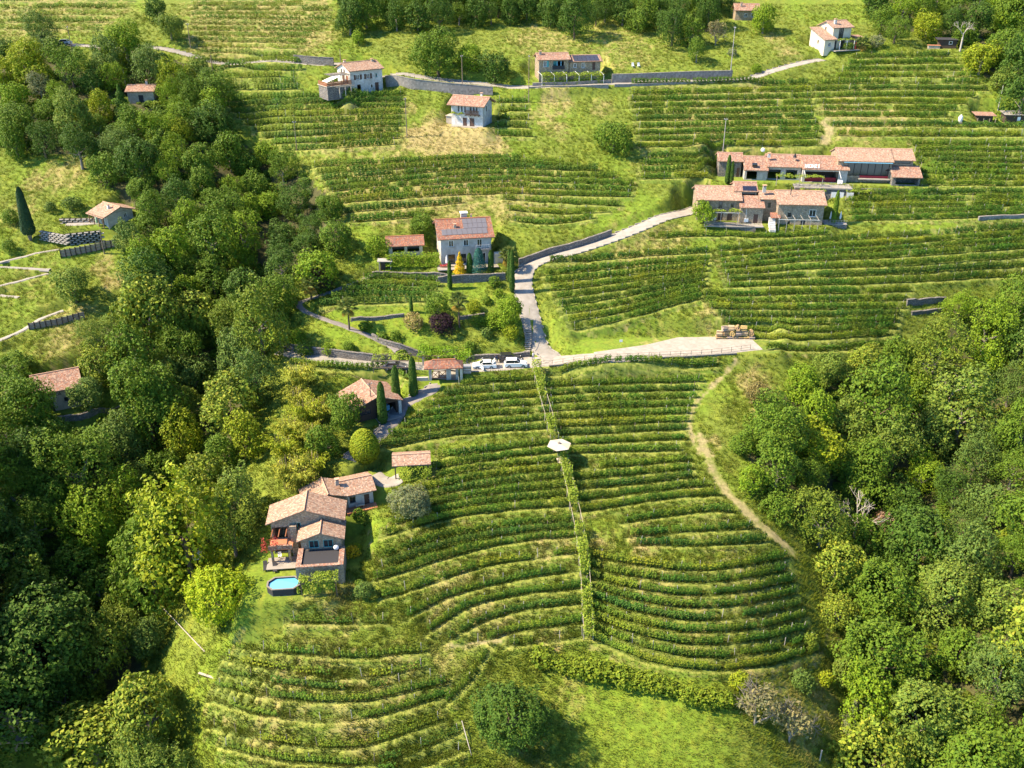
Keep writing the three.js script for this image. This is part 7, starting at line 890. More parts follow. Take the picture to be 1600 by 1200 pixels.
{ // stone house with blue shutters
  const T = house('stone_house', 'C', 'long low stone house with blue shutters and dark solar panels on its roof'); const b = { f: MAT.frame };
  block(T, { x: -4.2, w: 7.8, d: 6.6, h: 5.0, pitch: 17, wm: MAT.sTan, rm: MAT.tMix, F: [W(-2.3, 3.2, .9, 1.5, { s: MAT.teal, s1: 1 }), OP(1.2, 2.6, 2.8, 2.0)], Lf: [] });
  const q = block(T, { x: 4.0, w: 8.2, d: 6, h: 4.4, z: -.3, pitch: 17, wm: MAT.sTan, rm: MAT.tMix, F: [W(-2.6, 2.8, .8, 1.1, b), W(-.4, 2.7, .9, 1.3, b), DO(2.4, .8, 1.9, { y: 2.2, m: MAT.brown })] });
  for (let i = 0; i < 6; i++) for (let j = 0; j < 2; j++) { const tp = Math.tan(rad(17)), u = 1.1 + i * 1.12, zz = .1 - j * 1.55; const f = (z) => q.ye + (q.ze - z) * tp + .08; const m = part(T, 'solar_panel', slab([[u, f(zz), zz], [u + 1.06, f(zz), zz], [u + 1.06, f(zz - 1.5), zz - 1.5], [u, f(zz - 1.5), zz - 1.5]], .05), MAT.panel); }
  part(T, 'blue_door', bx(1.1, 2.1, .1, -3.9, 3.5, -1.0), MAT.teal); for (const px of [-3.4, -2.4]) part(T, 'porch_post', bx(.16, 2.1, .16, px, 3.6, .1), MAT.blueW); chimney(T, -7.4, 5.6, -2.6, .6, 1, MAT.old); part(T, 'porch_rail', bx(3.2, .9, .06, -3.0, 3.0, .16), MAT.dark); }
{ // vine pergola by the road in front of it
  const [a, b] = PT.vinepergA, T = thing('vine_pergola', 'leafy vine pergola on pale angled posts beside the upper road', 'pergola', [(a[0] + b[0]) / 2, gy((a[0] + b[0]) / 2, (a[1] + b[1]) / 2), (a[1] + b[1]) / 2], .06); for (let i = 0; i < 6; i++) { const x = -8 + i * 3.2; part(T, 'post', bar(V3(x, -.6, 0), V3(x, 2.6, 0), .08, .07, 6), MAT.frame); part(T, 'strut', bar(V3(x, 2.5, 0), V3(x - 1, 3.3, -1.4), .06, .05, 5), MAT.frame); } const v = part(T, 'vines', M([arborGeo(16.4, 2.2, 2000, 62, .9), (() => { const g = arborGeo(16, 2.6, 1500, 64, .3); g.rotateX(1.35); g.translate(0, -1.3, .4); return g; })()]), LM.perg); v.position.set(0, 2.6, -.6); }
{ // cream hillside house
  const T = house('cream_house', 'D', 'cream hillside house with smooth terracotta roof and lower side wing');
  block(T, { w: 5.8, d: 6.2, h: 5.5, pitch: 21, over: .7, wm: MAT.cream, rm: MAT.tPale, F: [W(-.3, 2.6, 1.5, 2.7, { t: 'slit', f: MAT.dark }), DO(-1.8, 1, 2.1, { m: MAT.dark }), OP(.6, 0, 1.8, 2.1)], Lf: [W(-.2, 4.6, .6, .7, { f: MAT.dark })] });
  block(T, { x: -4.6, z: 1.4, w: 3.2, d: 6.6, h: 2.7, pitch: 19, ridge: 'shed', wm: MAT.cream, rm: MAT.tPale, F: [W(0, .9, .9, 1.1)], Lf: [W(.4, 1.6, .5, .7, { f: MAT.dark })] }); chimney(T, -1.6, 6.1, -1.4, .6, 1.1);
  const v = part(T, 'arbour', arborGeo(6, 2.2, 420, 66), LM.perg); v.position.set(.2, 2.5, 1.6); for (const px of [-2, .2, 2.6]) part(T, 'arbour_post', bx(.12, 2.9, .12, px, 1.0, 2.4), MAT.frame); part(T, 'outhouse', bx(2.4, 2.2, 2, 7.4, 1.4, -3), MAT.old); part(T, 'outhouse_roof', bx(3, .12, 2.6, 7.4, 2.6, -3, 0, .12), MAT.tMix); part(T, 'terrace', bx(9, .2, 3, .5, -.1, 2), MAT.pave);
  part(T, 'red_parasol', cyl(.25, .05, 1.9, 3.4, 0, 2.2, 7), MAT.red); }
{ const T = house('small_stone_house', 'E', 'small stone house with tiled roof at the top edge beside a tall tree'); block(T, { w: 6.4, d: 5.5, h: 2.8, pitch: 24, wm: MAT.sTan, rm: MAT.tMix, F: [W(-.3, .9, .9, 1), W(1.6, .9, .8, 1)] }); chimney(T, -1.6, 3.6, -1.4, .5, .8, MAT.old); }
{ const T = house('hidden_house', 'X', 'tiled roof house half hidden among the trees of the top left grove'); block(T, { w: 6.4, d: 5.4, h: 3.1, pitch: 19, wm: MAT.old, rm: MAT.tMix, F: [DO(0, 1.2, 2.1, { m: MAT.dark })] }); chimney(T, 1.2, 4.2, -2.8, .5, .8); }
{ // chalet
  const T = house('chalet', 'F', 'small chalet with a wide tiled roof and a timber porch on its left'); block(T, { w: 6.2, d: 5.6, h: 2.5, pitch: 19, over: 1.5, gable: .7, ridge: 'z', wm: MAT.grey, rm: MAT.tPale, F: [W(1.2, 1, .9, 1)], Lf: [DO(.6, 1, 2), W(-1.4, 1, .9, 1, BR)] }); chimney(T, -1.4, 3.1, -1.8, .5, .9); for (const pz of [.3, -1.6, -3.6, -5.4]) part(T, 'porch_post', bx(.15, 2.4, .15, -4.4, 1, pz), MAT.wood); part(T, 'porch_beam', bx(.16, .16, 6, -4.4, 2.25, -2.6), MAT.wood); part(T, 'plank_gable', bx(2.8, .05, .06, 0, 2.6, .03), MAT.wood);
  const [x, y, z] = HB.F, o = thing('folded_parasol', 'pale green folded parasol on the chalet terrace', 'parasol', [x - 4.6, gy(x - 4.6, z + 2), z + 2]); part(o, 'pole', cyl(.03, .03, 2.3, 0, 0, 0, 6), MAT.frame); part(o, 'cover', new THREE.LatheGeometry([[.04, 2.35], [.16, 1.9], [.3, 1.0], [.24, .7], [.06, .68]].map((p) => new THREE.Vector2(...p)), 10), std({ color: rgb(.35, .48, .28) })); }
const font = await new FontLoader().loadAsync('fonts/droid/droid_sans_bold.typeface.json');
{ // old house with faded lettering
  const T = house('old_house', 'G', 'old rendered house with faded dark lettering under a tiled roof, among trees'); block(T, { w: 7.6, d: 8, h: 4.3, pitch: 23, wm: MAT.old, rm: MAT.tMix, F: [DO(-1.9, 1.4, 2.1, { m: MAT.dark }), W(1.0, 1.6, .7, .8, { f: MAT.dark })], Lf: [] });
  'VODOCA  DI'.split('').forEach((ch, i) => { if (ch === ' ') return; const g = new TextGeometry(ch, { font, size: .62, depth: .012, curveSegments: 4 }); const m = part(T, 'painted_letter', g, MAT.dwood); m.position.set(-2.75 + i * .52, 3.05, .003); }); }
{ // solar roof house
  const T = house('solar_roof_house', 'H', 'grey two-storey house with red roof covered by solar panels, above the garden'); const f = { f: MAT.frame };
  const q = block(T, { w: 10.8, d: 10.2, h: 6.0, pitch: 24, over: .8, gable: .7, wm: MAT.grey, rm: MAT.tRed, F: [W(-3.2, 3.9, 1.1, 1.4, f), W(0, 3.9, 1.1, 1.4, f), W(2.9, 3.4, 1.1, 1.9, { ...f, t: 'slit' }), W(-3.2, .1, 1.5, 2.1, { t: 'slit', f: MAT.dark }), W(-.6, .1, 1.1, 2.1, { t: 'slit', f: MAT.dark }), W(3.6, .1, 1.2, 2.1, { t: 'slit' })], Rt: [W(1, 3.9), W(-3, 3.9)] });
  const tp = Math.tan(rad(24)), fy = (z) => q.ye + (q.ze - z) * tp + .09, pan = (u, z, w, l) => part(T, 'solar_panel', slab([[u, fy(z), z], [u + w, fy(z), z], [u + w, fy(z - l), z - l], [u, fy(z - l), z - l]], .05), MAT.panelGrey);
  for (let i = 0; i < 9; i++) pan(-5.0 + i * 1.09, -.35, 1.04, 1.62); for (let j = 0; j < 2; j++) for (let i = 0; i < 5; i++) pan(-.2 + i * 1.04, -2.05 - j * 1.4, .99, 1.34);
  chimney(T, 0.4, 7.6, -6.4, 1.3, 1.5, MAT.grey, MAT.awn); chimney(T, -2, 6.9, -2.6, .5, .9, MAT.old); chimney(T, 2, 7.8, -6, .35, .9);
  part(T, 'balcony_floor', bx(3, .12, 1.2, 3.4, 3.3, .6), MAT.conc); railing(T, [[1.95, 3.36, 1.15], [4.85, 3.36, 1.15], [4.85, 3.36, .05]], .95, MAT.frame, .55); part(T, 'terrace', bx(13, .16, 3.4, 0, -.06, 1.7), MAT.pave); part(T, 'garden_shed', bx(1.8, 2.2, 1.6, 6.9, 1, .4), MAT.cream);
  const [x, y, z] = HB.H; const o = thing('folded_parasol', 'white folded parasol on the terrace of the solar roof house', 'parasol', [x - 4.1, y + .03, z + 2.2]); part(o, 'pole', cyl(.03, .03, 2.5, 0, 0, 0, 6), MAT.metal); part(o, 'cover', new THREE.LatheGeometry([[.04, 2.6], [.16, 2.1], [.27, 1.0], [.2, .75], [.05, .72]].map((p) => new THREE.Vector2(...p)), 10), MAT.awn);
  const fl = thing('flower_pots', 'red geranium planter beside the white folded parasol', 'planter', [x - 4.7, y + .03, z + 2.5]); part(fl, 'trough', bx(1.6, .35, .4, 0, .17, 0), MAT.ridgeRed); const gg = part(fl, 'flowers', arborGeo(1.7, .6, 130, 67, .3, .16), leafMat(.5, .02, .05)); gg.position.y = .5; }
{ const T = house('annexe', 'HA', 'low annexe with a red tiled roof left of the solar roof house'); block(T, { w: 7.4, d: 5.2, h: 2.5, pitch: 21, wm: MAT.cream, rm: MAT.tRed, F: [OP(-1.5, .9, 2.6, 1.3), OP(1.7, .9, 2.6, 1.3)], Rt: [] });
  const [x, y, z] = HB.HA, o = thing('hedge', 'thick leafy hedge in front of the annexe and the terrace wall', 'hedge', [x + 1.8, gy(x + 1.8, z + 3), z + 3.0]); const g = part(o, 'foliage', M([arborGeo(11.5, 2.6, 2000, 68, 1.2), (() => { const k = arborGeo(11.5, 2, 1600, 69, .5); k.rotateX(1.2); k.translate(0, -.9, 1.1); return k; })()]), LM.br); g.position.y = 1.7; part(o, 'stems', M([-4, -2, 0, 2, 4].map((q) => bar(V3(q, -.5, 0), V3(q + .3, 1.6, 0), .06, .03))), MAT.trunk);
  const [gx, gz] = PT.gateL[0], gt = thing('timber_portal', 'small dark timber portal with a grey roof at the end of the garden path', 'portal', [gx, gy(gx, gz), gz]); for (const px of [-1.2, 1.2]) part(gt, 'post', bx(.22, 2.3, .22, px, 1, 0), MAT.old); part(gt, 'roof', bx(3.2, .14, 1.4, 0, 2.2, -.3, 0, .2), MAT.conc); part(gt, 'door', bx(2.1, 1.9, .08, 0, .95, -.2), MAT.dwood); railing(gt, [[-3.4, 0, 0], [-1.4, 0, 0]], 1, MAT.dwood, .5); }
{ // winery, upper range
  const T = house('winery_range', 'WU', 'long winery building with stepped tiled roofs, dark glazing and a roof sign', 'winery'); const g = { t: 'slit', f: MAT.dark };
  block(T, { x: -21, z: -3, w: 5.2, d: 6, h: 3.8, pitch: 20, over: .5, wm: MAT.sGrey, rm: MAT.tMix, F: [DO(.6, 1, 2.2, { m: MAT.teal }), DO(2, .7, 2.2)] });
  block(T, { x: -15.2, z: -.4, w: 5.2, d: 9, h: 2.5, pitch: 23, over: .5, gable: .25, wm: MAT.grey, rm: MAT.tMix, F: [OP(-.9, .2, 2.4, 1.9)] }); part(T, 'skylight', bx(1.2, .5, .9, -15.6, 3.5, -1.0, 0, .35), MAT.glass);
  block(T, { x: -8.6, z: -1.4, w: 7.8, d: 8, h: 3.2, pitch: 23, over: .5, gable: .25, wm: MAT.grey, rm: MAT.tMix, F: [OP(-2.2, .2, 3, 2.2), OP(1.8, .2, 2.6, 2.2)] }); part(T, 'roof_vent', new THREE.ConeGeometry(.5, 1.1, 4).translate(-6.2, 5.5, -3.2), MAT.dark); chimney(T, -12.2, 4.8, -3.2, .6, .8, MAT.white);
  const q = block(T, { x: .6, z: 0, w: 10.2, d: 8.8, h: 3.2, pitch: 22, over: .6, gable: .3, wm: MAT.grey, rm: MAT.tMix, F: [OP(-.7, .05, 7.6, 2.5)] }); part(T, 'counter', bx(7.2, 1, .5, -.2, .5, -.8), MAT.red); part(T, 'back_bar', bx(6.8, 1.6, .3, -.2, 1.4, -3), MAT.dwood);
  for (let i = 0; i < 9; i++) part(T, 'bottle_row', cyl(.09, .05, .5, -2.6 + i * .55, 1.0, -.8, 6), i % 3 ? MAT.glass : MAT.straw);
  for (const px of [-4.4, 3.6]) part(T, 'awning_arm', bar(V3(px, 2.9, .6), V3(px + .5, 1.4, 1.4), .08, .08, 5), MAT.frame); part(T, 'pizza_sign_board', bx(1.2, .9, .08, 4.0, .55, 1.2, -.2), MAT.awn);
  { const tp = Math.tan(rad(22)); 'MONZI'.split('').forEach((ch, i) => { const k = new TextGeometry(ch, { font, size: .85, depth: .08, curveSegments: 5 }); const m = part(T, 'sign_letter', k, MAT.awn); m.position.set(-4.4 + i * .72 + (i > 0 ? .16 : 0) + (i > 3 ? .02 : 0), q.ye + .28, .35); m.rotation.x = -.35; }); }
  const u5 = block(T, { x: 9.6, z: -1.2, w: 12.2, d: 8.6, h: 5.1, pitch: 21, over: .7, gable: .25, wm: MAT.sTan, rm: MAT.tPale, F: [OP(.9, 1.5, 9.6, 2.9)] }); part(T, 'glazing', bx(9.6, 2.9, .06, 10.5, 2.95, -1.45), MAT.glass); for (let i = 0; i < 7; i++) part(T, 'glazing_bar', bx(.1, 2.9, .14, 5.75 + i * 1.58, 2.95, -1.38), MAT.dark); part(T, 'red_band', bx(6.4, .7, .1, 12, 1.25, -1.12), MAT.red); part(T, 'gutter', bar(V3(4.6, 4.75, -.35), V3(15.6, 4.75, -.35), .1, .1, 6), MAT.blueW); part(T, 'stone_ledge', bx(7, .2, 1.2, 12, .95, -.6), MAT.pave);
  block(T, { x: 18.2, z: -2.4, w: 5.0, d: 7.2, h: 5.3, pitch: 21, over: .7, gable: .35, wm: MAT.sTan, rm: MAT.tPale, F: [W(0, 4.3, 3.8, .7, g)] }); block(T, { x: 18.8, z: 1.2, w: 6.2, d: 3.4, h: 2.2, pitch: 23, over: .6, gable: .3, ridge: 'shed', wm: MAT.sGrey, rm: MAT.tMix, F: [OP(.2, .3, 5, 1.6)] });
  part(T, 'terrace_slab', bx(13, .3, 5.2, -.3, -.16, 2.4), MAT.pave); railing(T, [[-6.7, 0, 4.8], [6.1, 0, 4.8]], 1, MAT.metal, 1.6);
  part(T, 'basement_wall', bx(13, 3.4, .4, -.3, -1.95, 4.6), MAT.sGrey); part(T, 'garden_wall', bx(7, 2.6, .4, 9.6, -1.6, 3.4), MAT.sGrey); for (const [px, w] of [[-2.2, 4.2], [3, 2.8], [5.8, 1.6]]) { part(T, 'garage_door', bx(w, 2.3, .12, px, -2.1, 4.86), MAT.awn); } part(T, 'satellite_dish', new THREE.SphereGeometry(.6, 10, 6, 0, 6.28, 0, 1).rotateX(1.2).translate(-13.6, 6.2, -4.6), MAT.awn);
  const [x, y, z] = HB.WU; for (const [k, px, pz, w, d] of [[70, -6, 3.4, 11, 2.2], [71, 7, 5.4, 6, 1.6], [72, -3.4, 5.6, 6, 1.4]]) { const o = thing('vine_pergola', ['leafy pergola in front of the middle winery roof', 'vine pergola on the stone wall right of the winery garage', 'vine pergola above the winery garage doors'][k - 70], 'pergola', [x + px, y - (k > 70 ? .6 : 0), z + pz + px * .1], -.1); const v = part(o, 'vines', arborGeo(w, d, w * d * 36, k, .5), LM.perg); v.position.y = k > 70 ? 0.2 : 2.2; for (const e of [-w / 2 + .3, 0, w / 2 - .3]) part(o, 'post', bx(.12, k > 70 ? 3.6 : 2.4, .12, e, k > 70 ? -1.6 : 1, 0), MAT.paleWood); } }
{ // winery, lower house
  const T = house('winery_house', 'WL', 'stone winery house with several tiled roofs below the long winery range', 'house'); const s = { t: 'slit', f: MAT.brown };
  block(T, { x: -8.4, z: -.6, w: 9.4, d: 9, h: 4.8, pitch: 21, over: .5, wm: MAT.sTan, rm: MAT.tPale, F: [W(-3, 2.9, .9, 1.4, s), W(.4, 2.9, .8, 1.6, s), W(3, 3.1, .7, 1, s), DO(.6, 1.1, 2, { m: MAT.brown }), DO(2.7, 1.1, 2, { m: MAT.brown })], Lf: [W(1.2, 3, .7, 1.4, s)] });
  const q = block(T, { x: -2.2, z: -3.4, w: 4.8, d: 6, h: 6.1, pitch: 21, over: .4, gable: .3, wm: MAT.sTan, rm: MAT.tMix, F: [W(.4, 5.1, 3.4, .8, s)] }); for (let i = 0; i < 3; i++) { const tp = Math.tan(rad(21)), f = (z) => q.ye + (q.ze - z) * tp + .08; part(T, 'solar_panel', slab([[-2.9 + i * 1.05, f(-3.2), -3.2], [-1.9 + i * 1.05, f(-3.2), -3.2], [-1.9 + i * 1.05, f(-4.8), -4.8], [-2.9 + i * 1.05, f(-4.8), -4.8]], .05), MAT.panel); }
  block(T, { x: -1.2, z: 1.0, w: 5.0, d: 3.6, h: 3.6, pitch: 22, over: .35, gable: .3, ridge: 'shed', wm: MAT.sTan, rm: MAT.tMix, F: [DO(1.0, 1, 2.1)] }); part(T, 'drain_pipe', cyl(.05, .05, 3.5, -2.4, 0, 1.08, 6), MAT.frame); part(T, 'air_conditioner', bx(.9, .7, .35, -2.3, .75, 1.25), MAT.frame); part(T, 'air_conditioner', bx(.9, .7, .35, -9.2, .5, -.3), MAT.frame);
  block(T, { x: 2.9, z: -1.2, w: 4.4, d: 5, h: 5.0, pitch: 21, over: .4, gable: .2, wm: MAT.sTan, rm: MAT.tPale, F: [W(0, 3, .7, 1.2, s)] });
  block(T, { x: 9.4, y: -.9, z: 1.4, w: 10, d: 8.4, h: 5.6, pitch: 22, over: .5, wm: MAT.sTan, rm: MAT.tPale, F: [W(-2.4, 2.6, .8, 1, { f: MAT.dark }), { x: 2.6, y: 2.8, w: 1.5, h: 1.6, t: 'window', f: MAT.frame }, W(-2.4, .5, .8, 1.2, { f: MAT.dark }), DO(.8, 1, 2.1, { m: MAT.dark })], Lf: [W(2, 3, .6, 1, s)] }); chimney(T, 1.6, 6.2, -2.4, .7, 1.3, MAT.grey); part(T, 'flue', cyl(.1, .1, 1.7, 7.2, 6.2, -.8, 6), MAT.dark);
  for (let i = 0; i < 8; i++) part(T, 'stair_step', bx(1.3, .5 + i * .3, .35, 3.2, -.9 + (.5 + i * .3) / 2, 4.2 - i * .34), MAT.white); part(T, 'stair_roof', bx(2.2, .12, 2.2, 3.9, 2.1, 1.6, 0, .3), MAT.tRed);
  for (let i = 0; i < 6; i++) { const px = 4.6 + i * 1.7; part(T, 'pergola_post', bx(.1, 2.8, .1, px, .4, 3.2), MAT.pole); part(T, 'pergola_arm', bar(V3(px, 1.8, 3.2), V3(px - .5, 2.5, 2.4), .05, .05, 5), MAT.paleWood); } part(T, 'pergola_rail', bx(9, .07, .07, 8.9, 1.7, 3.26), MAT.frame); part(T, 'terrace', bx(13, .2, 3, -5.2, -.08, 2.2), MAT.pave);
  part(T, 'arbour_vines', (() => { const g = arborGeo(8.5, 1.8, 620, 74, .4); return g; })(), LM.perg).position.set(-7.6, 2.7, 1); for (const px of [-11.4, -8, -4.2]) part(T, 'arbour_post', bx(.1, 2.8, .1, px, 1.3, 1.7), MAT.metal); part(T, 'arbour_beam', bx(8, .08, .08, -7.8, 2.5, 1.7), MAT.frame);
  const [x, y, z] = HB.WL; const k = thing('stone_terrace', 'small stone dining terrace at the right end of the winery house', 'terrace', [x + 17.6, y - .6, z + .4], -.07); part(k, 'base', bx(5, 2.4, 3.2, 0, -.6, 0), MAT.sGrey); part(k, 'floor', bx(5.1, .1, 3.3, 0, .65, 0), MAT.pave); railing(k, [[-2.4, .7, 1.5], [2.4, .7, 1.5]], .9, MAT.metal, .6);
  [[-.9, 'left'], [1.3, 'right']].forEach(([px, w]) => { const o = thing('folded_parasol', w + ' white folded parasol on the stone dining terrace', 'parasol', [x + 17.6 + px, y + .1, z + .3]); part(o, 'pole', cyl(.03, .03, 2.4, 0, 0, 0, 6), MAT.metal); part(o, 'cover', new THREE.LatheGeometry([[.04, 2.5], [.14, 2.1], [.24, 1.0], [.18, .75], [.05, .72]].map((p) => new THREE.Vector2(...p)), 10), MAT.awn); }); }
{ // barn
  const T = house('barn', 'K', 'open barn with a reddish tiled gable roof beside the cypress drive', 'barn'); block(T, { w: 8.2, d: 7.2, h: 2.9, pitch: 20, over: .9, gable: .6, ridge: 'z', wm: MAT.dwood, rm: MAT.tMix, F: [OP(1.8, 0, 3.8, 2.5), W(-2.2, 1.2, 2, 1.2, { t: 'slit', f: MAT.dark })] }); part(T, 'white_pier', bx(.5, 2.9, .5, 4.3, 1.4, .4), MAT.white); part(T, 'stored_bin', bx(1.2, 1.2, 1, 2.4, .6, -2), MAT.blueW); part(T, 'floor_slab', bx(4.4, .14, 3, 1.8, -.03, .3), MAT.grav); }
{ // tiled gate
  const T = house('gatehouse', 'L', 'tiled hip-roofed gate over grey pillars with a braced timber gate', 'gate'); const h = 3.0, w = 3.7, d = 1.7, r = 4.1; const P = [[-w, h, d], [w, h, d], [w, h, -d], [-w, h, -d]], A = [-2.2, r, 0], B = [2.2, r, 0]; roofSlope(T, [P[0], P[1], B, A], MAT.tRed); roofSlope(T, [P[2], P[3], A, B], MAT.tRed); roofSlope(T, [P[3], P[0], A], MAT.tRed); roofSlope(T, [P[1], P[2], B], MAT.tRed); ridgeCap(T, [-2.2, r + .03, 0], [2.2, r + .03, 0], MAT.ridgeRed);
  for (const [px, pw] of [[-2.6, .55], [.9, .9], [2.5, .55]]) part(T, 'pillar', bx(pw, 3.6, .8, px, 1.1, 0), MAT.grey); part(T, 'side_wall', bx(.5, 3.4, 2.6, 3.3, 1.1, 0), MAT.cream);
  for (const [x0, s] of [[-2.25, 1.3], [-.9, 1.3]]) { const g = part(T, 'gate_leaf', M([bx(s, .12, .06, x0 + s / 2, .3, .1), bx(s, .12, .06, x0 + s / 2, 1.75, .1), bx(.12, 1.6, .06, x0 + .06, 1, .1), bx(.12, 1.6, .06, x0 + s - .06, 1, .1), bx(1.85, .1, .06, x0 + s / 2, 1, .1, 0, 0, .83), bx(1.85, .1, .06, x0 + s / 2, 1, .16, 0, 0, -.83)]), MAT.redwood); } part(T, 'tie_beam', bx(6.6, .2, .2, 0, 2.75, 0), MAT.redwood); part(T, 'low_wall', bx(2.4, .8, .4, -4.2, .2, .2), MAT.grey); }
{ // pool villa
  const T = house('pool_villa', 'M', 'stone villa with pale overlapping gable roofs and a dark flat terrace above the pool', 'villa'); const g = { t: 'slit', f: MAT.teal };
  block(T, { x: -1.2, z: -4.0, w: 11, d: 4.4, h: 6.0, pitch: 20, over: .7, gable: .55, ridge: 'z', wm: MAT.sTan, rm: MAT.tPale, F: [W(-1.4, 3.0, 1.1, 2.6, g), OP(-4.2, 2.7, 2.2, 2.2), OP(-4.2, .1, 2.2, 2.1)] });
  block(T, { x: 1.3, z: -.6, w: 6.2, d: 4.0, h: 4.8, pitch: 20, over: .6, gable: .6, ridge: 'z', wm: MAT.sTan, rm: MAT.tPale, F: [W(-1.15, 3.0, 1.5, 1.4, g), W(1.05, 3.0, 1.5, 1.4, g)], foot: 1.2 });
  part(T, 'terrace_base', bx(7.2, 4.2, 4.7, 1.3, .62, 1.75), MAT.sTan); part(T, 'terrace_floor', bx(5.6, .08, 4.0, 1.3, 2.78, 1.6), MAT.dark); for (const [a, w, d, px, pz] of [[0, .8, 4.7, -1.9, 1.75], [0, .8, 4.7, 4.5, 1.75], [0, 5.6, .6, 1.3, 3.85]]) part(T, 'tiled_parapet', bx(w, .35, d, px, 2.9, pz), MAT.tMix);
  part(T, 'satellite_dish', new THREE.SphereGeometry(.55, 12, 6, 0, 6.28, 0, .9).rotateX(1.35).translate(3.6, 3.3, -.2), MAT.awn);
  part(T, 'balcony_floor', bx(3.6, .2, 2.6, -5.2, 2.5, -2.7), MAT.ridgeRed); part(T, 'balcony_parapet', bx(3.7, .7, .25, -5.2, 2.95, -1.4), MAT.tMix); for (const px of [-6.6, -3.9]) part(T, 'balcony_post', bx(.35, 2.8, .35, px, 1.1, -1.6), MAT.sTan); for (let i = 0; i < 3; i++) part(T, 'balcony_beam', bx(.14, .14, 2.6, -6.4 + i * 1.1, 4.9, -2.7), MAT.redwood); part(T, 'pier', bx(1, 6, 1, -3.2, 2.5, -3.6), MAT.sTan);
  const fl = part(T, 'red_creeper', arborGeo(2.6, 1.6, 420, 75, 2.2, .2), leafMat(.36, .05, .04)); fl.position.set(-6.9, 3.0, -1.9); part(T, 'lower_terrace', bx(5, .12, 3, -5, .0, -1.2), MAT.pave);
  const v = thing('vine_pergola', 'leafy pergola below the dark terrace of the villa', 'pergola', [HB.M[0] + 1.8, gy(HB.M[0] + 1.8, HB.M[2] + 5.6), HB.M[2] + 5.6], .1); const q = part(v, 'vines', M([arborGeo(5.8, 2.2, 1500, 76, .6), (() => { const k = arborGeo(5.6, 2, 900, 77, .4); k.rotateX(1.3); k.translate(-.4, -1, .9); return k; })()]), LM.perg); q.position.y = 2.5; for (const px of [-2.6, 0, 2.6]) part(v, 'post', bx(.14, 3.2, .14, px, .9, .8), MAT.wood); part(v, 'beam', bx(5.6, .14, .14, 0, 2.3, .8), MAT.wood); }
{ const T = house('villa_annexe', 'M3', 'white-walled back wing of the villa with speckled tiled roofs', 'house'); block(T, { x: 1.6, z: .2, w: 4.6, d: 4.8, h: 2.9, pitch: 20, over: .7, gable: .5, wm: MAT.white, rm: MAT.tPale, F: [W(-1.2, .9, 1, 1.2, { f: MAT.dark }), DO(1.2, .9, 2)] }); block(T, { x: -3.6, z: .4, w: 6.4, d: 4.6, h: 2.6, pitch: 19, over: .8, gable: .5, ridge: 'z', wm: MAT.sTan, rm: MAT.tPale, F: [{ x: 1, y: 0.2, w: 1.9, h: 2.1, t: 'window', f: MAT.frame }] }); chimney(T, -1.6, 3.8, -1.6, .6, .9, MAT.old); part(T, 'tiled_step', bx(5.2, .5, 1.6, 1.6, -.1, 1.2), MAT.ridgeRed); part(T, 'bench', M([bx(1.5, .08, .5, 1.4, .65, 1), bx(.08, .6, .4, .8, .4, 1), bx(.08, .6, .4, 2, .4, 1)]), MAT.paleWood); }
{ const T = house('garden_shed', 'N', 'open garden shed with a speckled tiled roof on posts beside the vines', 'shed'); const q = (() => { const w = 6.6, h = 2.5, tp = Math.tan(rad(20)), D = 1.75, o = .3; roofSlope(T, [[-w / 2, h - tp * o, o + .4], [w / 2, h - tp * o, o + .4], [w / 2, h + tp * 2, -1.6], [-w / 2, h + tp * 2, -1.6]], MAT.tPale); roofSlope(T, [[w / 2, h - tp * o, -3.9], [-w / 2, h - tp * o, -3.9], [-w / 2, h + tp * 2, -1.6], [w / 2, h + tp * 2, -1.6]], MAT.tPale); ridgeCap(T, [-w / 2, h + tp * 2 + .03, -1.6], [w / 2, h + tp * 2 + .03, -1.6], MAT.ridge); })(); for (const px of [-2.8, 0, 2.8]) for (const pz of [.3, -3.4]) part(T, 'post', bx(.2, 3.1, .2, px, .9, pz), MAT.wood); part(T, 'beam', bx(6.2, .18, .18, 0, 2.36, .3), MAT.redwood); part(T, 'back_wall', bx(6, 2.6, .2, 0, .9, -3.3), MAT.wood); const v = part(T, 'climbing_vine', (() => { const k = arborGeo(5.6, 2.2, 700, 78, .6); k.rotateX(1.0); return k; })(), LM.perg); v.position.set(.6, 1.1, 1.2); }
{ const T = house('long_shed', 'S1', 'long low dark shed with pale flat roofs at the right edge', 'shed'); const p = (n, g, m) => part(T, n, g, m); p('wall', bx(5, 2.4, 3.6, 2.2, 1, -2), MAT.dwood); p('wall', bx(3.6, 1.9, 3, -5, .8, -2), MAT.dwood); p('roof_sheet', bx(6, .1, 4.4, 2.2, 2.26, -2, 0, .06), MAT.pave); p('roof_sheet', bx(5, .1, 4, -5, 1.86, -2, 0, .06), MAT.tMix); p('roof_sheet', bx(3, .1, 4, 6.9, 2.1, -2, 0, .05), MAT.pave); p('window', bx(.7, .9, .1, 2.8, 1.2, -.16), MAT.awn); for (const px of [-7, -5.6, -4.2, -2.8]) p('fence_post', bx(.08, 1.2, .08, px, .6, .4), MAT.paleWood); }
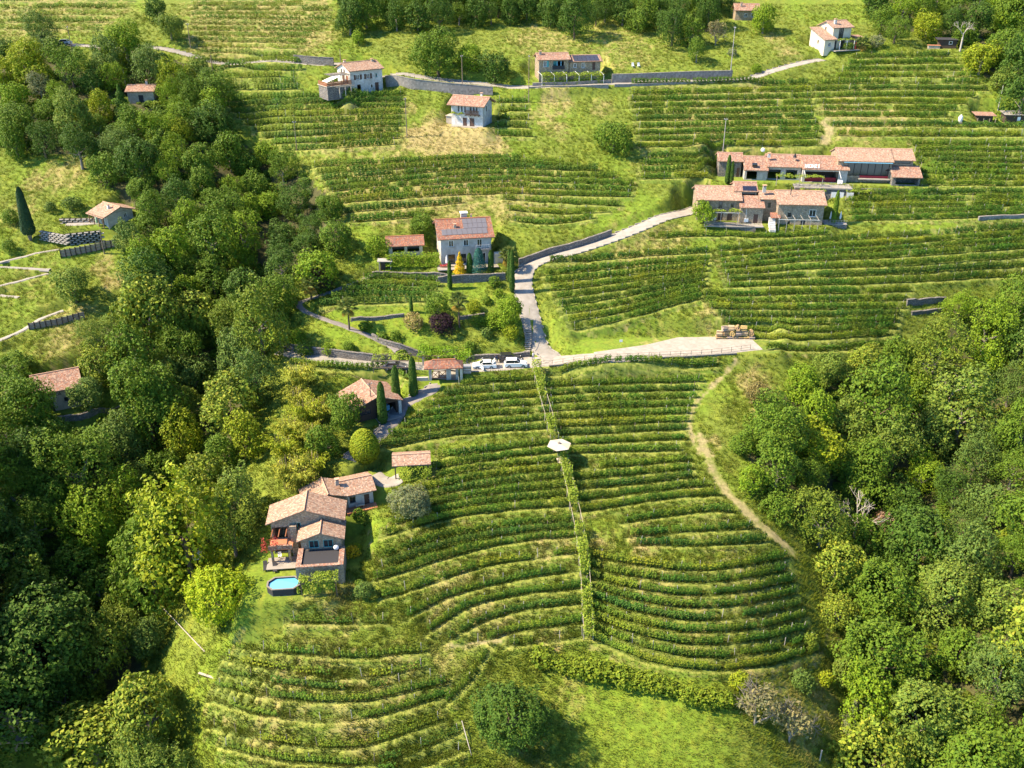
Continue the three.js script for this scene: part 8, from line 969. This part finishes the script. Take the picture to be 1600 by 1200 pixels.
{ const T = house('dark_cabin', 'S2', 'dark timber cabin with a pale framed window below the top right wood', 'cabin'); part(T, 'wall', bx(4.4, 2.5, 3, 0, 1, -1.5), MAT.dwood); part(T, 'roof_sheet', bx(5.4, .12, 3.8, -.3, 2.35, -1.5, 0, .05), MAT.dark); const w = part(T, 'window', frameGeo(.9, .8), MAT.frame); w.position.set(.6, 1.1, .05); part(w, 'pane', bx(.76, .66, .03, 0, .4, -.02), MAT.glass); part(T, 'side_bin', bx(3, 1, 1.2, -3.6, .3, .6), MAT.old); part(T, 'bin_roof', bx(3.3, .08, 1.5, -3.6, .86, .6), MAT.ridgeRed); }
// ---- pool, loungers, garden things
{ const [x, z] = PT.pool[0], T = thing('swimming_pool', 'above-ground octagonal pool with bright blue water beside the villa', 'pool', [x, gy(x, z) - .05, z], .1); const oct = (w, d, c) => [[-w, -d + c], [-w + c, -d], [w - c, -d], [w, -d + c], [w, d - c], [w - c, d], [-w + c, d], [-w, d - c]].map((p) => new THREE.Vector2(...p)); const ext = (sh, h, y) => { const g = new THREE.ExtrudeGeometry(sh, { depth: h, bevelEnabled: false }); g.rotateX(-Math.PI / 2); g.translate(0, y, 0); return boxUV(g.toNonIndexed()); }; const O = new THREE.Shape(oct(2.5, 1.5, .95)); const ring = new THREE.Shape(oct(2.5, 1.5, .95)); ring.holes.push(new THREE.Path(oct(2.34, 1.34, .88))); const rim = new THREE.Shape(oct(2.56, 1.56, .97)); rim.holes.push(new THREE.Path(oct(2.32, 1.32, .87)));
  part(T, 'side_panel', ext(ring, 1.25, 0), MAT.dark); part(T, 'rim', ext(rim, .1, 1.25), MAT.trunkGrey); part(T, 'floor', ext(O, .08, .0), std({ color: rgb(.25, .6, .8) })); const wt = part(T, 'water', ext(new THREE.Shape(oct(2.33, 1.33, .88)), .06, 1.02), new THREE.MeshPhysicalMaterial({ color: rgb(.12, .42, .66), roughness: .06, clearcoat: 1, clearcoatRoughness: .03 })); part(T, 'ladder', M([bar(V3(2.45, 0, -.3), V3(2.45, 2, -.3), .03), bar(V3(2.45, 0, .3), V3(2.45, 2, .3), .03), bar(V3(2.45, 1.5, -.3), V3(2.45, 1.5, .3), .025), bar(V3(2.45, .8, -.3), V3(2.45, .8, .3), .025)]), MAT.metal); }
PT.lounger.forEach(([x, z], i) => { const T = thing('sun_lounger', ['left dark sun lounger on the pool lawn', 'right dark sun lounger on the pool lawn'][i], 'sun lounger', [x, gy(x, z), z], .25, 'sun loungers on the pool lawn'); part(T, 'seat', bx(.65, .08, 1.3, 0, .34, .3), MAT.dark); part(T, 'backrest', bx(.65, .08, .8, 0, .56, -.62, 0, .6), MAT.dark); for (const a of [-.28, .28]) for (const b of [-.2, .85]) part(T, 'leg', bx(.05, .34, .05, a, .17, b), MAT.metal); });
{ const [x, z] = PT.chair[0], T = thing('garden_chair', 'white plastic chair under the villa balcony', 'chair', [x, gy(x, z) + .02, z], .3); part(T, 'seat', bx(.5, .05, .5, 0, .45, 0), MAT.awn); part(T, 'backrest', bx(.5, .5, .05, 0, .72, -.25, 0, -.15), MAT.awn); for (const a of [-.22, .22]) for (const b of [-.22, .22]) part(T, 'leg', bx(.05, .45, .05, a, .22, b), MAT.awn); for (const a of [-.26, .26]) part(T, 'armrest', bx(.05, .04, .45, a, .66, 0), MAT.awn); }
{ const [x, z] = PT.parasol[0], T = thing('round_parasol', 'white round parasol at the edge of the wood left of the yellow-green tree', 'parasol', [x, gy(x, z), z]); part(T, 'canopy', new THREE.LatheGeometry([[.03, 2.7], [.6, 2.6], [1.3, 2.35], [1.33, 2.2], [1.28, 2.24], [.6, 2.5], [.03, 2.6]].map((p) => new THREE.Vector2(...p)), 12), MAT.awn); part(T, 'pole', cyl(.03, .03, 2.6, 0, 0, 0, 6), MAT.metal); part(T, 'base', cyl(.3, .28, .1, 0, 0, 0, 10), MAT.conc); }
{ // hexagonal canopy in the vines
  const [x, z] = PT.canopy[0], T = thing('hexagonal_canopy', 'pale hexagonal wooden canopy on one post in the middle of the vineyard', 'canopy', [x, gy(x, z), z], .26); for (let i = 0; i < 6; i++) { const a = i * Math.PI / 3, b = a + Math.PI / 3, R = 2.15; part(T, 'roof_segment', slab([[R * Math.cos(a), 3.5, -R * Math.sin(a)], [R * Math.cos(b), 3.5, -R * Math.sin(b)], [0, 3.8, 0]], .07), i % 2 ? MAT.paleWood : std({ color: rgb(.50, .43, .37) })); } part(T, 'finial', M([cyl(.28, .28, .12, 0, 3.82, 0, 6), cyl(.04, .04, .5, 0, 3.7, 0, 5)]), MAT.trunkGrey); part(T, 'post', bx(.26, 4.2, .26, 0, 1.6, 0), MAT.dwood); for (let i = 0; i < 6; i++) { const a = i * Math.PI / 3; part(T, 'brace', bar(V3(0, 2.7, 0), V3(1.5 * Math.cos(a), 3.5, 1.5 * Math.sin(a)), .05, .05, 4), MAT.dwood); } for (const px of [-.5, 1.1]) part(T, 'rail_post', bx(.12, 1.7, .12, px, .6, 1.2), MAT.trunkGrey); part(T, 'bench', bx(1.5, .1, .7, .3, .55, 1.1), MAT.paleWood); part(T, 'table', cyl(.7, .7, .08, .2, .75, .2, 12), MAT.paleWood); }
for (const [k, name, lab] of [['perg_up', 'pergola_walk', 'bright leafy pergola path climbing from the canopy to the parking fence'], ['perg_dn', 'pergola_walk', 'long leafy pergola path running down from the canopy to the lower meadow']]) { const flat = PT[k].flat(), c = curve(flat, 1.1), p0 = c.pts[0], by = gy(p0.x, p0.z), T = thing(name, lab, 'pergola', [p0.x, by, p0.z]); const mats = [], r = rng(k.length * 31 + flat.length); const L = []; for (let i = 0; i <= c.n; i++) { const p = c.pts[i]; if (n2(p.z * .16 + 4, flat.length) < .3) continue; const g = arborGeo(1.7, 1.5, 210, 200 + i, 1.0, .25); g.rotateX((r() - .5) * .5); g.translate(p.x - p0.x + (r() - .5) * .3, gy(p.x, p.z) - by + 1.75 + .35 * r(), p.z - p0.z); L.push(g); } const v = part(T, 'vines', M(L), LM.perg); v.userData.kind = 'stuff'; const pc = curve(flat, 2.6); for (let i = 0; i <= pc.n; i++) for (const s of [-.7, .7]) { const p = pc.pts[i]; const m = part(T, 'post', postG, s < 0 ? MAT.bone : MAT.pole); m.position.set(p.x - p0.x + s, gy(p.x + s, p.z) - by, p.z - p0.z); m.rotation.z = (r() - .5) * .12; m.scale.y = 1.05; } for (const s of [-.7, .7]) { const q = pc.pts.map((p) => V3(p.x - p0.x + s, gy(p.x, p.z) - by + 1.85, p.z - p0.z)); for (let i = 0; i < q.length - 1; i++) part(T, 'beam', bar(q[i], q[i + 1], .035, .035, 4), MAT.paleWood); } }
// ---- fences, poles, posts
function fence(flat, lab, h, gap, mat, rails) { const c = curve(flat, gap), T = thing('railing', lab, 'fence', [0, 0, 0]); const q = c.pts.map((p) => V3(p.x, gy(p.x, p.z), p.z)); q.forEach((p) => part(T, 'post', bar(p.clone().setY(p.y - .4), p.clone().setY(p.y + h), .045, .045, 5), mat)); for (let i = 0; i < q.length - 1; i++) for (const k of rails) part(T, 'rail', bar(q[i].clone().setY(q[i].y + h * k), q[i + 1].clone().setY(q[i + 1].y + h * k), .028, .028, 4), mat); }
fence(FENCE, 'thin railing along the outer edge of the parking area', 1.15, 2.1, MAT.polew, [.5, .97]); fence(FENCE2, 'short timber fence left of the tiled gate', 1.5, 1.6, MAT.polew, [.6]);
{ const [a, b] = PT.rail, T = thing('guard_rail', 'grey steel guard rail in the bottom left corner', 'guard rail', [0, 0, 0]); const A = V3(a[0] - 6, gy(a[0] - 6, a[1]) + 1.2, a[1]), B = V3(b[0], A.y - .3, b[1]); for (let i = 0; i < 5; i++) { const p = A.clone().lerp(B, i / 4); part(T, 'post', bar(p.clone().setY(p.y - 4), p.clone().setY(p.y + 1.1), .06, .06, 6), MAT.metal); } for (const h of [.35, .7, 1.1]) part(T, 'rail', bar(A.clone().setY(A.y + h), B.clone().setY(B.y + h), .05, .05, 6), MAT.metal); part(T, 'deck', bx(B.x - A.x, .3, 1.2, (A.x + B.x) / 2, A.y - .2, A.z + .7), MAT.wallc); }
const poleSpec = [[7.2, 'wooden power pole beside the tree line of the middle vines', 0], [9.5, 'power pole at the left of the straw-coloured slope', 0], [13, 'tall concrete power pole at the bay of the upper road', 1], [10.5, 'tall grey pole rising behind the winery cypresses', 1], [9.5, 'power pole behind the roof of the balcony house', 0], [11.5, 'power pole on the road left of the blue-shuttered house', 0], [6.5, 'power pole beside the dry yellow field', 0], [6, 'thin pole left of the green rows at the white terrace house', 0], [6, 'pale pole behind the long shed', 1], [5, 'pole beside the hidden tiled roof', 1], [7.2, 'thin pole in front of the barn', 0], [8, 'pole at the car on the upper road', 0], [5.4, 'thin pole below the chalet wall', 0], [0, '', 0], [4, 'short pole behind the white terrace house', 0]];
PT.poles.forEach(([x, z], i) => { const [h, lab, m] = poleSpec[i]; if (!h) return; const T = thing('utility_pole', lab, 'pole', [x, gy(x, z), z], i); part(T, 'shaft', bar(V3(0, -.5, 0), V3(.05, h, 0), .13, .08, 7), m ? MAT.pole : MAT.polew); if (h > 6) { part(T, 'crossarm', bx(.9, .09, .09, .05, h - .35, 0), MAT.metal); for (const s of [-.38, 0, .38]) part(T, 'insulator', cyl(.05, .04, .16, .05 + s, h - .3, 0, 6), MAT.frame); } });
{ const wire = (a, b, lab) => { const A = PT.poles[a], B = PT.poles[b], ha = poleSpec[a][0] - .3, hb = poleSpec[b][0] - .3; const p = V3(A[0], gy(...A) + ha, A[1]), q = V3(B[0], gy(...B) + hb, B[1]); const pts = []; for (let i = 0; i <= 12; i++) { const t = i / 12, v = p.clone().lerp(q, t); v.y -= 4 * t * (1 - t) * 1.2; pts.push(v); } single('power_line', new THREE.TubeGeometry(new THREE.CatmullRomCurve3(pts), 24, .018, 4), MAT.dark, lab, 'cable', 'overhead cables'); }; wire(4, 5, 'thin power cable between the balcony house and the blue-shuttered house'); wire(5, 2, 'thin power cable above the upper road'); wire(0, 1, 'thin power cable over the middle vines'); }
PT.dead.forEach(([x, z], i) => { const T = thing('dead_tree', ['bleached white dead tree at the edge of the right wood', 'left pale dead snag in the right wood', 'right pale dead snag in the right wood', 'pale dead branches in the top right wood'][i], 'tree', [x, gy(x, z), z], i * 2, 'dead trees'); const s = [5.2, 4.4, 4.4, 3.4][i], b = part(T, 'branches', twigs(90 + i, .8, 3), MAT.bone); b.scale.setScalar(s); b.position.y = s * 1.5; part(T, 'trunk', bar(V3(0, -1, 0), V3(0, s * 1.0, 0), .3, .22, 7), MAT.bone); });
{ const P = (k, h = 0) => V3(k[0], gy(k[0], k[1]) + h, k[1]); single('leaning_pole', bar(P(PT.leanpole[0], .1), P(PT.leanpole[1], 1.4), .09, .06, 6), MAT.bone, 'long pale pole lying on the slope left of the pool meadow', 'pole'); { const T = thing('plank_bench', 'pale plank on low legs at the left end of the meadow rows', 'bench', [0, 0, 0]), a = P(PT.bench[0], .7), b = P(PT.bench[1], .7); part(T, 'plank', bx(a.distanceTo(b), .1, .35, (a.x + b.x) / 2, (a.y + b.y) / 2, a.z, Math.atan2(a.z - b.z, b.x - a.x)), MAT.paleWood); for (const k of [a, b]) part(T, 'leg', bar(k.clone().setY(k.y - 1), k, .05), MAT.polew); } single('leaning_pole', bar(P(PT.lpoles[0], 1.3), P(PT.lpoles[1], 0), .07, .06, 6), MAT.bone, 'leaning pale pole beside the large dark round tree', 'pole'); single('stump_post', M([bar(P(PT.rockpost[0], -.4), P(PT.rockpost[0], 2.0), .11, .09, 7), bar(P(PT.rockpost[0], 1.95), P(PT.rockpost[0], 2.05), .15, .12, 7)]), MAT.bone, 'weathered post at the bottom edge below the leafless thicket', 'post');
  const st = PT.stake[0]; { const T = thing('notice_board', 'small white notice board on the grass bank above the parking area', 'sign', [st[0], gy(...st), st[1]]); part(T, 'post', cyl(.03, .03, 1.0, 0, -.2, 0, 5), MAT.metal); part(T, 'board', bx(.6, .5, .04, 0, .9, .04), MAT.awn); } PT.chairs2.forEach(([x, z], i) => { const T = thing('deck_chair', ['left white chair on the upper meadow', 'right white chair on the upper meadow'][i], 'chair', [x, gy(x, z), z], .2, 'chairs on the upper meadow'); part(T, 'seat', bx(.6, .07, .6, 0, .4, 0), MAT.awn); part(T, 'backrest', bx(.6, .8, .07, 0, .75, -.3, 0, -.25), MAT.awn); for (const a of [-.26, .26]) for (const b of [-.26, .26]) part(T, 'leg', bx(.05, .4, .05, a, .2, b), MAT.awn); }); { const [x, z] = PT.bottle[0], T = thing('water_tank', 'small white water tank among the vines left of the long shed', 'tank', [x, gy(x, z), z]); part(T, 'body', new THREE.LatheGeometry([[0, 0], [.5, 0], [.52, 1.2], [.3, 1.5], [.16, 1.55], [.16, 1.75], [0, 1.76]].map((p) => new THREE.Vector2(...p)), 12), MAT.awn); part(T, 'stand', bx(1.2, .3, 1.2, 0, -.14, 0), MAT.paleWood); }
}
// crib walls: stacked concrete beams with planted gaps
CRIB.forEach(([flat, hgt], i) => { const a = V3(flat[0], 0, flat[1]), b = V3(flat[2], 0, flat[3]), L = a.distanceTo(b), yaw = Math.atan2(a.z - b.z, b.x - a.x), T = thing('crib_wall', ['concrete crib wall below the chalet terrace', 'lower sloping end of the concrete crib wall near the big cypress', 'dark crib wall behind the chalet terrace'][i], 'wall', [a.x, gy(a.x, a.z) - .3, a.z], yaw); const rows = Math.round(hgt / .42), n = Math.round(L / 1.25); part(T, 'earth_fill', bx(L, hgt, .5, L / 2, hgt / 2, -.75, 0, -.2), std({ color: rgb(.05, .055, .025) })); const beam = bx(.85, .2, .55, 0, 0, 0), head = bx(.16, .2, .8, 0, 0, 0); for (let r = 0; r < rows; r++) for (let k = 0; k < n; k++) { const m = part(T, 'crib_beam', beam, MAT.conc); m.position.set(.6 + k * 1.25 + (r % 2) * .62, .2 + r * .42, -r * .09); } });
// ---- stacked firewood bundles
{ const [x, z] = PT.fire[0], y = gy(x, z) + .06, r = rng(77); const mk = (s) => { const r2 = rng(s), L = [], ends = []; for (let i = 0; i < 26; i++) { const a = r2() * 6.28, q = Math.sqrt(r2()) * .46; L.push(bar(V3(-.55 + r2() * .08, .5 + Math.sin(a) * q, Math.cos(a) * q), V3(.55 - r2() * .08, .5 + Math.sin(a + (r2() - .5) * .2) * q, Math.cos(a) * q), .1 + r2() * .03, .1, 6)); } return M(L); }; const G = [mk(1), mk(2), mk(3)], bm = [std({ color: rgb(.42, .28, .14) }), std({ color: rgb(.52, .38, .22) }), std({ color: rgb(.38, .30, .24) }), std({ color: rgb(.56, .39, .15) })]; const rowsF = [[7, 0, 0, .62], [6, .0, .58, 1.0], [4, .3, 1.62, .95]]; const words = ['bottom', 'middle', 'top'], od = ['first', 'second', 'third', 'fourth', 'fifth', 'sixth', 'seventh'];
  rowsF.forEach(([n, ox, oy, hh], ri) => { for (let k = 0; k < n; k++) { const T = thing('firewood_bundle', `${od[k]} bundle from the left in the ${words[ri]} layer of the firewood stack`, 'firewood', [x + (k - (n - 1) / 2) * (ri === 0 ? 1.12 : 1.28) + ox * (ri === 2 ? -1 : 1), y + oy, z - 1.2 + (r() - .5) * .2], ri === 0 ? 0 : (r() - .5) * .5 + (k % 3 === 2 ? 1.4 : 0), 'firewood bundles stacked on the turning area'); const m = part(T, 'logs', G[(k + ri) % 3], bm[(k * 3 + ri) % 4]); m.userData.kind = 'stuff'; m.scale.set(ri === 0 ? 1.05 : 1.14, ri === 0 ? .62 : 1.12, ri === 0 ? 1.3 : 1.1); part(T, 'strap', new THREE.TorusGeometry(.55, .02, 4, 16).rotateY(Math.PI / 2).translate(.25, .53, 0), MAT.straw).scale.y = ri === 0 ? .6 : 1.05; if (ri === 0) part(T, 'pallet', M([bx(1.05, .05, 1.5, 0, .02, 0), bx(.1, .1, 1.5, -.4, -.03, 0), bx(.1, .1, 1.5, .4, -.03, 0)]), MAT.straw); } }); }
// ---- cars
function car(label, [x, z], yaw, paint, kind, openDoors, lit = 0) { const T = thing('car', label, 'car', [x, gy(x, z) + .02, z], yaw); const suv = kind === 'suv', L = suv ? 2.15 : 2.25, top = suv ? 1.62 : 1.44, belt = suv ? 1.0 : .92;
  const s = new THREE.Shape(); s.moveTo(-L, .32); s.lineTo(-L - .03, .62); s.lineTo(-L + .1, belt - .02); s.lineTo(-L + .9, belt); s.lineTo(L - 1.25, belt); s.lineTo(L - .25, belt - .18); s.lineTo(L, .62); s.lineTo(L, .32); s.lineTo(1.4 + .38, .32); s.absarc(1.4, .34, .38, 0, Math.PI, false); s.lineTo(-1.3 + .38, .3); s.absarc(-1.3, .34, .38, 0, Math.PI, false); s.lineTo(-L, .32);
  const b = new THREE.ExtrudeGeometry(s, { depth: 1.66, bevelEnabled: true, bevelSize: .05, bevelThickness: .06, bevelSegments: 2, curveSegments: 8 }); b.translate(0, 0, -.83); part(T, 'body', b, paint);
  const c = new THREE.Shape(); c.moveTo(-L + (suv ? .12 : .55), belt - .03); c.lineTo(-L + (suv ? .35 : 1.1), top - .06); c.lineTo(L - 2.0, top - .06); c.lineTo(L - 1.2, belt - .03); const cg = new THREE.ExtrudeGeometry(c, { depth: 1.4, bevelEnabled: true, bevelSize: .04, bevelThickness: .08, bevelSegments: 2 }); cg.translate(0, 0, -.7); part(T, 'glasshouse', cg, MAT.glass); const rf = part(T, 'roof', bx((L - 2.0) - (-L + (suv ? .3 : 1.05)), .07, 1.44, ((L - 2.0) + (-L + (suv ? .3 : 1.05))) / 2, top, 0), paint);
  for (const k of [-.74, .74]) { part(T, 'pillar', bar(V3(L - 1.22, belt, k), V3(L - 2.0, top, k * .94), .045, .045, 4), paint); part(T, 'pillar', bar(V3(-.25, belt, k * 1.04), V3(-.3, top, k * .96), .045, .045, 4), paint); part(T, 'pillar', bar(V3(-L + (suv ? .15 : .5), belt, k), V3(-L + (suv ? .36 : 1.1), top, k * .94), .06, .06, 4), paint); part(T, 'headlight', bx(.14, .14, .34, L - .06, .68, k * .85), MAT.frame); part(T, 'tail_light', bx(.08, .16, .26, -L + .02, .78, k * .9), MAT.red); part(T, 'mirror', bx(.16, .12, .16, L - 1.35, belt + .06, k * 1.24), paint); }
  for (const wx of [1.4, -1.3]) for (const wz of [-.84, .84]) { const w = part(T, 'wheel', new THREE.CylinderGeometry(.33, .33, .22, 16).rotateX(Math.PI / 2), MAT.dark); w.position.set(wx, .33, wz); part(w, 'rim', new THREE.CylinderGeometry(.2, .2, .23, 10).rotateX(Math.PI / 2), MAT.metal); }
  if (openDoors) { for (const sd of [-1, 1]) { const d = part(T, 'open_door', M([bx(1.05, .62, .07, -.52, .66, 0), bx(1.0, .06, .05, -.5, 1.36, 0), bx(.05, .42, .05, -.98, 1.16, 0)]), paint); d.position.set(.75, 0, sd * .88); d.rotation.y = sd * 1.05; } const t = part(T, 'open_boot_lid', bx(.9, .06, 1.4, -.42, 0, 0, 0, 0, -.95), paint); t.position.set(-L + .9, 1.35, 0); } return T; }
const pw = new THREE.MeshPhysicalMaterial({ color: rgb(.75, .75, .74), roughness: .35, clearcoat: .8, clearcoatRoughness: .08 }), pk = new THREE.MeshPhysicalMaterial({ color: rgb(.018, .018, .022), roughness: .35, clearcoat: .9, clearcoatRoughness: .06 }), pg = new THREE.MeshPhysicalMaterial({ color: rgb(.20, .20, .21), roughness: .35, metalness: .4, clearcoat: .8 });
car('white saloon car with open doors beside the tiled gate', PT.cars[0], Math.PI + .06, pw, 'sedan', true); car('white sport utility car parked in front of the black car', PT.cars[1], .03, pw, 'suv', false); car('black car parked against the low stone wall', PT.cars[2], .1, pk, 'suv', false); car('grey car under the leafy carport on the lower lane', PT.cars[3], .02, pg, 'sedan', false); car('pale car on the upper road at the top left', PT.cars[4], Math.PI + .1, pw, 'sedan', false);
{ const [x, z] = PT.carport[0], T = thing('leafy_carport', 'low timber carport with vines over the grey car', 'carport', [x, gy(x, z), z + .2], .03); for (const px of [-3.4, -1, 1.4, 3.6]) for (const pz of [-1.6, 1.5]) part(T, 'post', bx(.16, 2.5, .16, px, .9, pz), MAT.polew); for (const pz of [-1.6, 1.5]) part(T, 'beam', bx(7.6, .14, .14, .1, 2.1, pz), MAT.polew); const v = part(T, 'vines', arborGeo(7.4, 3, 560, 79, .4), LM.perg); v.position.set(.1, 2.35, 0); part(T, 'fence_rail', bx(7, .12, .08, .1, .7, 1.62), MAT.polew); }
{ const [x, z] = PT.arbor[0], T = thing('leafy_arbour', 'broad bright leafy arbour above the lane beside the cars', 'arbour', [x, gy(x, z), z], .02); for (const px of [-4.2, -1.2, 2, 4.4]) part(T, 'post', bx(.3, 2.9, .3, px, 1, 1.2), MAT.grey); const v = part(T, 'vines', M([arborGeo(10.5, 5.2, 2600, 80, .7), (() => { const k = arborGeo(3.4, 2.6, 520, 82, .8); k.rotateX(1.1); k.translate(4.4, -1.1, 2.3); return k; })()]), leafMat(.19, .34, .012)); v.position.y = 2.9; part(T, 'beam', bx(9.4, .2, .2, 0, 2.5, 1.2), MAT.wood); part(T, 'back_wall', bx(10, 2.6, .4, 0, 1, -2.4), MAT.sGrey); }
{ const [x, z] = PT.bins[0], T = thing('stacked_boards', 'stack of grey boards between the tiled gate and the white saloon', 'boards', [x, gy(x, z), z]); for (let i = 0; i < 6; i++) part(T, 'board', bx(1.5, .24, 1.1, (i % 2) * .06, .14 + i * .27, 0), i % 2 ? MAT.metal : MAT.trunkGrey); }
{ const [x, z] = PT.hedge[0], c = curve(PT.hedge.flat(), 1.5), T = thing('hedge', 'long overgrown bright hedge along the top of the lower meadow', 'hedge', [0, 0, 0]); const L = []; c.pts.forEach((p, i) => { const g = PRO.bush.S[i % 3].clone(); const s = 1.45 + .9 * n2(i * .7, 3); g.rotateY(i); g.scale(s * 1.1, s * .95, s); g.translate(p.x, gy(p.x, p.z) + s * .5, p.z); L.push(g); }); part(T, 'foliage', mergeGeometries(L), leafMat(.19, .26, .014)).userData.kind = 'stuff'; part(T, 'stems', M(c.pts.map((p) => bar(V3(p.x, gy(p.x, p.z) - .3, p.z), V3(p.x + .2, gy(p.x, p.z) + .8, p.z), .05, .03))), MAT.trunk); }
// steps beside the parking area
{ const [x, z] = PT.people[0]; const T = thing('garden_steps', 'curved dark garden steps beside the winery road bend', 'steps', [x - 1.3, gy(x - 1.3, z - 1) - .1, z - 1.2]); for (let i = 0; i < 14; i++) part(T, 'step', bx(1.3, .16, .4, .9 * Math.sin(i * .12) - .6 * (i / 14), .12 + i * .24, -i * .5), i % 2 ? MAT.conc : MAT.pave); part(T, 'handrail', new THREE.TubeGeometry(new THREE.CatmullRomCurve3([0, 4, 8, 13].map((i) => V3(.9 * Math.sin(i * .12) - .6 * (i / 14) + .7, 1 + i * .24, -i * .5))), 16, .04, 5), MAT.dark); }
// ---- people
function person(label, [x, z], yaw, pose, C) { const T = thing('person', label, 'person', [x, gy(x, z) + .02, z], yaw); const seg = []; const add = (a, b, ra, rb, c) => seg.push([V3(...a), V3(...b), ra, rb, c]);
  const lean = pose.lean || 0, sh = (y) => [lean * Math.max(0, y - .9) * .8, 0]; const at = (px, y, pz) => [px, y - Math.abs(lean) * .25 * Math.max(0, y - .9), pz + lean * Math.max(0, y - .9)];
  for (const k of [-1, 1]) { const st = k * (pose.step || .1); add([k * .1, .92, 0], [k * .11, .5, st * .6 + .02], .095, .068, C.legs); add([k * .11, .5, st * .6 + .02], [k * .115, .09, st], .066, .045, C.legs); add([k * .115, .06, st - .03], [k * .125, .045, st + .15], .045, .04, C.shoe); const el = at(k * .27, 1.12, pose.arm * .06), hd = at(k * .27, .9, pose.arm * .28 + .04); add(at(k * .19, 1.42, 0), el, .055, .045, C.shirt); add(el, hd, .042, .032, C.skin); hd.k = k; for (let f = 0; f < 5; f++) { const o = (f - 2) * .017, l = [.05, .085, .095, .09, .07][f]; const base_ = [hd[0] + (f === 0 ? -k * .03 : 0), hd[1] - .05, hd[2] + o + .01], tip = [base_[0] - k * .012 - (f === 0 ? k * .03 : 0), base_[1] - l, base_[2] + o * .3 + .015]; add(base_, tip, .0095, .008, C.skin); } add(hd, [hd[0], hd[1] - .07, hd[2] + .01], .034, .03, C.skin); }
  add([0, .95, 0], at(0, 1.18, 0), .14, .125, C.shirt); add(at(0, 1.18, 0), at(0, 1.38, .0), .13, .14, C.shirt); add(at(-.13, 1.42, 0), at(.13, 1.42, 0), .075, .075, C.shirt); add([-.07, .92, 0], [.07, .92, 0], .115, .115, C.legs); add(at(0, 1.45, 0), at(0, 1.56, .01), .05, .05, C.skin); add(at(0, 1.62, .015), at(0, 1.68, .01), .085, .09, C.skin); add(at(0, 1.63, .1), at(0, 1.61, .115), .014, .018, C.skin); add(at(0, 1.7, -.02), at(0, 1.66, -.05), .092, .085, C.hair); for (const k of [-1, 1]) add(at(k * .092, 1.63, 0), at(k * .094, 1.66, 0), .016, .016, C.skin); add(at(-.025, 1.575, .088), at(.025, 1.575, .088), .01, .01, [.35, .12, .1]); for (const k of [-1, 1]) add(at(k * .033, 1.65, .088), at(k * .034, 1.65, .09), .012, .012, [.05, .04, .035]);
  const sdf = (p, wantCol) => { let d = 9, best = 9, col = null; for (const [a, b, ra, rb, c] of seg) { const ab = b.clone().sub(a), l2 = Math.max(1e-6, ab.lengthSq()), t = clamp(p.clone().sub(a).dot(ab) / l2, 0, 1); const q = p.distanceTo(a.clone().addScaledVector(ab, t)) - mix(ra, rb, t); if (q < best) { best = q; col = c; } const kk = Math.min(.03, ra); const h = clamp(.5 + .5 * (d - q) / kk, 0, 1); d = mix(d, q, h) - kk * h * (1 - h); } return wantCol ? col : d; };
  const N = 66, mc = new MarchingCubes(N, MAT.dark, true, false, 120000); mc.isolation = 0; const S_ = [.55, .98, .55], O_ = [0, .9, .12]; for (let k = 0; k < N; k++) for (let j = 0; j < N; j++) for (let i = 0; i < N; i++) mc.field[k * N * N + j * N + i] = -sdf(V3((i - N / 2) / (N / 2) * S_[0] + O_[0], (j - N / 2) / (N / 2) * S_[1] + O_[1], (k - N / 2) / (N / 2) * S_[2] + O_[2])); mc.update(); const n = mc.count, pos = new Float32Array(n * 3), col = new Float32Array(n * 3); for (let i = 0; i < n; i++) { const p = V3(mc.positionArray[3 * i] * S_[0] + O_[0], mc.positionArray[3 * i + 1] * S_[1] + O_[1], mc.positionArray[3 * i + 2] * S_[2] + O_[2]); pos.set([p.x, p.y, p.z], 3 * i); } for (let i = 0; i < n; i += 3) { const p = V3((pos[3 * i] + pos[3 * i + 3] + pos[3 * i + 6]) / 3, (pos[3 * i + 1] + pos[3 * i + 4] + pos[3 * i + 7]) / 3, (pos[3 * i + 2] + pos[3 * i + 5] + pos[3 * i + 8]) / 3); const c = sdf(p, true); for (let e = 0; e < 3; e++) col.set(c, 3 * (i + e)); }
  const g = new THREE.BufferGeometry(); g.setAttribute('position', new THREE.BufferAttribute(pos, 3)); g.setAttribute('color', new THREE.BufferAttribute(col, 3)); g.computeVertexNormals(); part(T, 'body', g, std({ vertexColors: true, roughness: .8 })); }
person('person in a white shirt and blue trousers walking past the parked cars', PT.people[0], .9, { arm: .8, step: .2 }, { legs: [.06, .12, .3], shirt: [.75, .75, .75], skin: [.45, .27, .19], hair: [.06, .04, .03], shoe: [.1, .1, .1] });
person('person in dark clothes leaning into the boot of the white saloon', PT.people[1], -1.9, { arm: 1, step: .08, lean: .55 }, { legs: [.03, .04, .08], shirt: [.04, .05, .09], skin: [.45, .27, .19], hair: [.06, .04, .03], shoe: [.1, .1, .1] });
renderer.render(scene, camera);
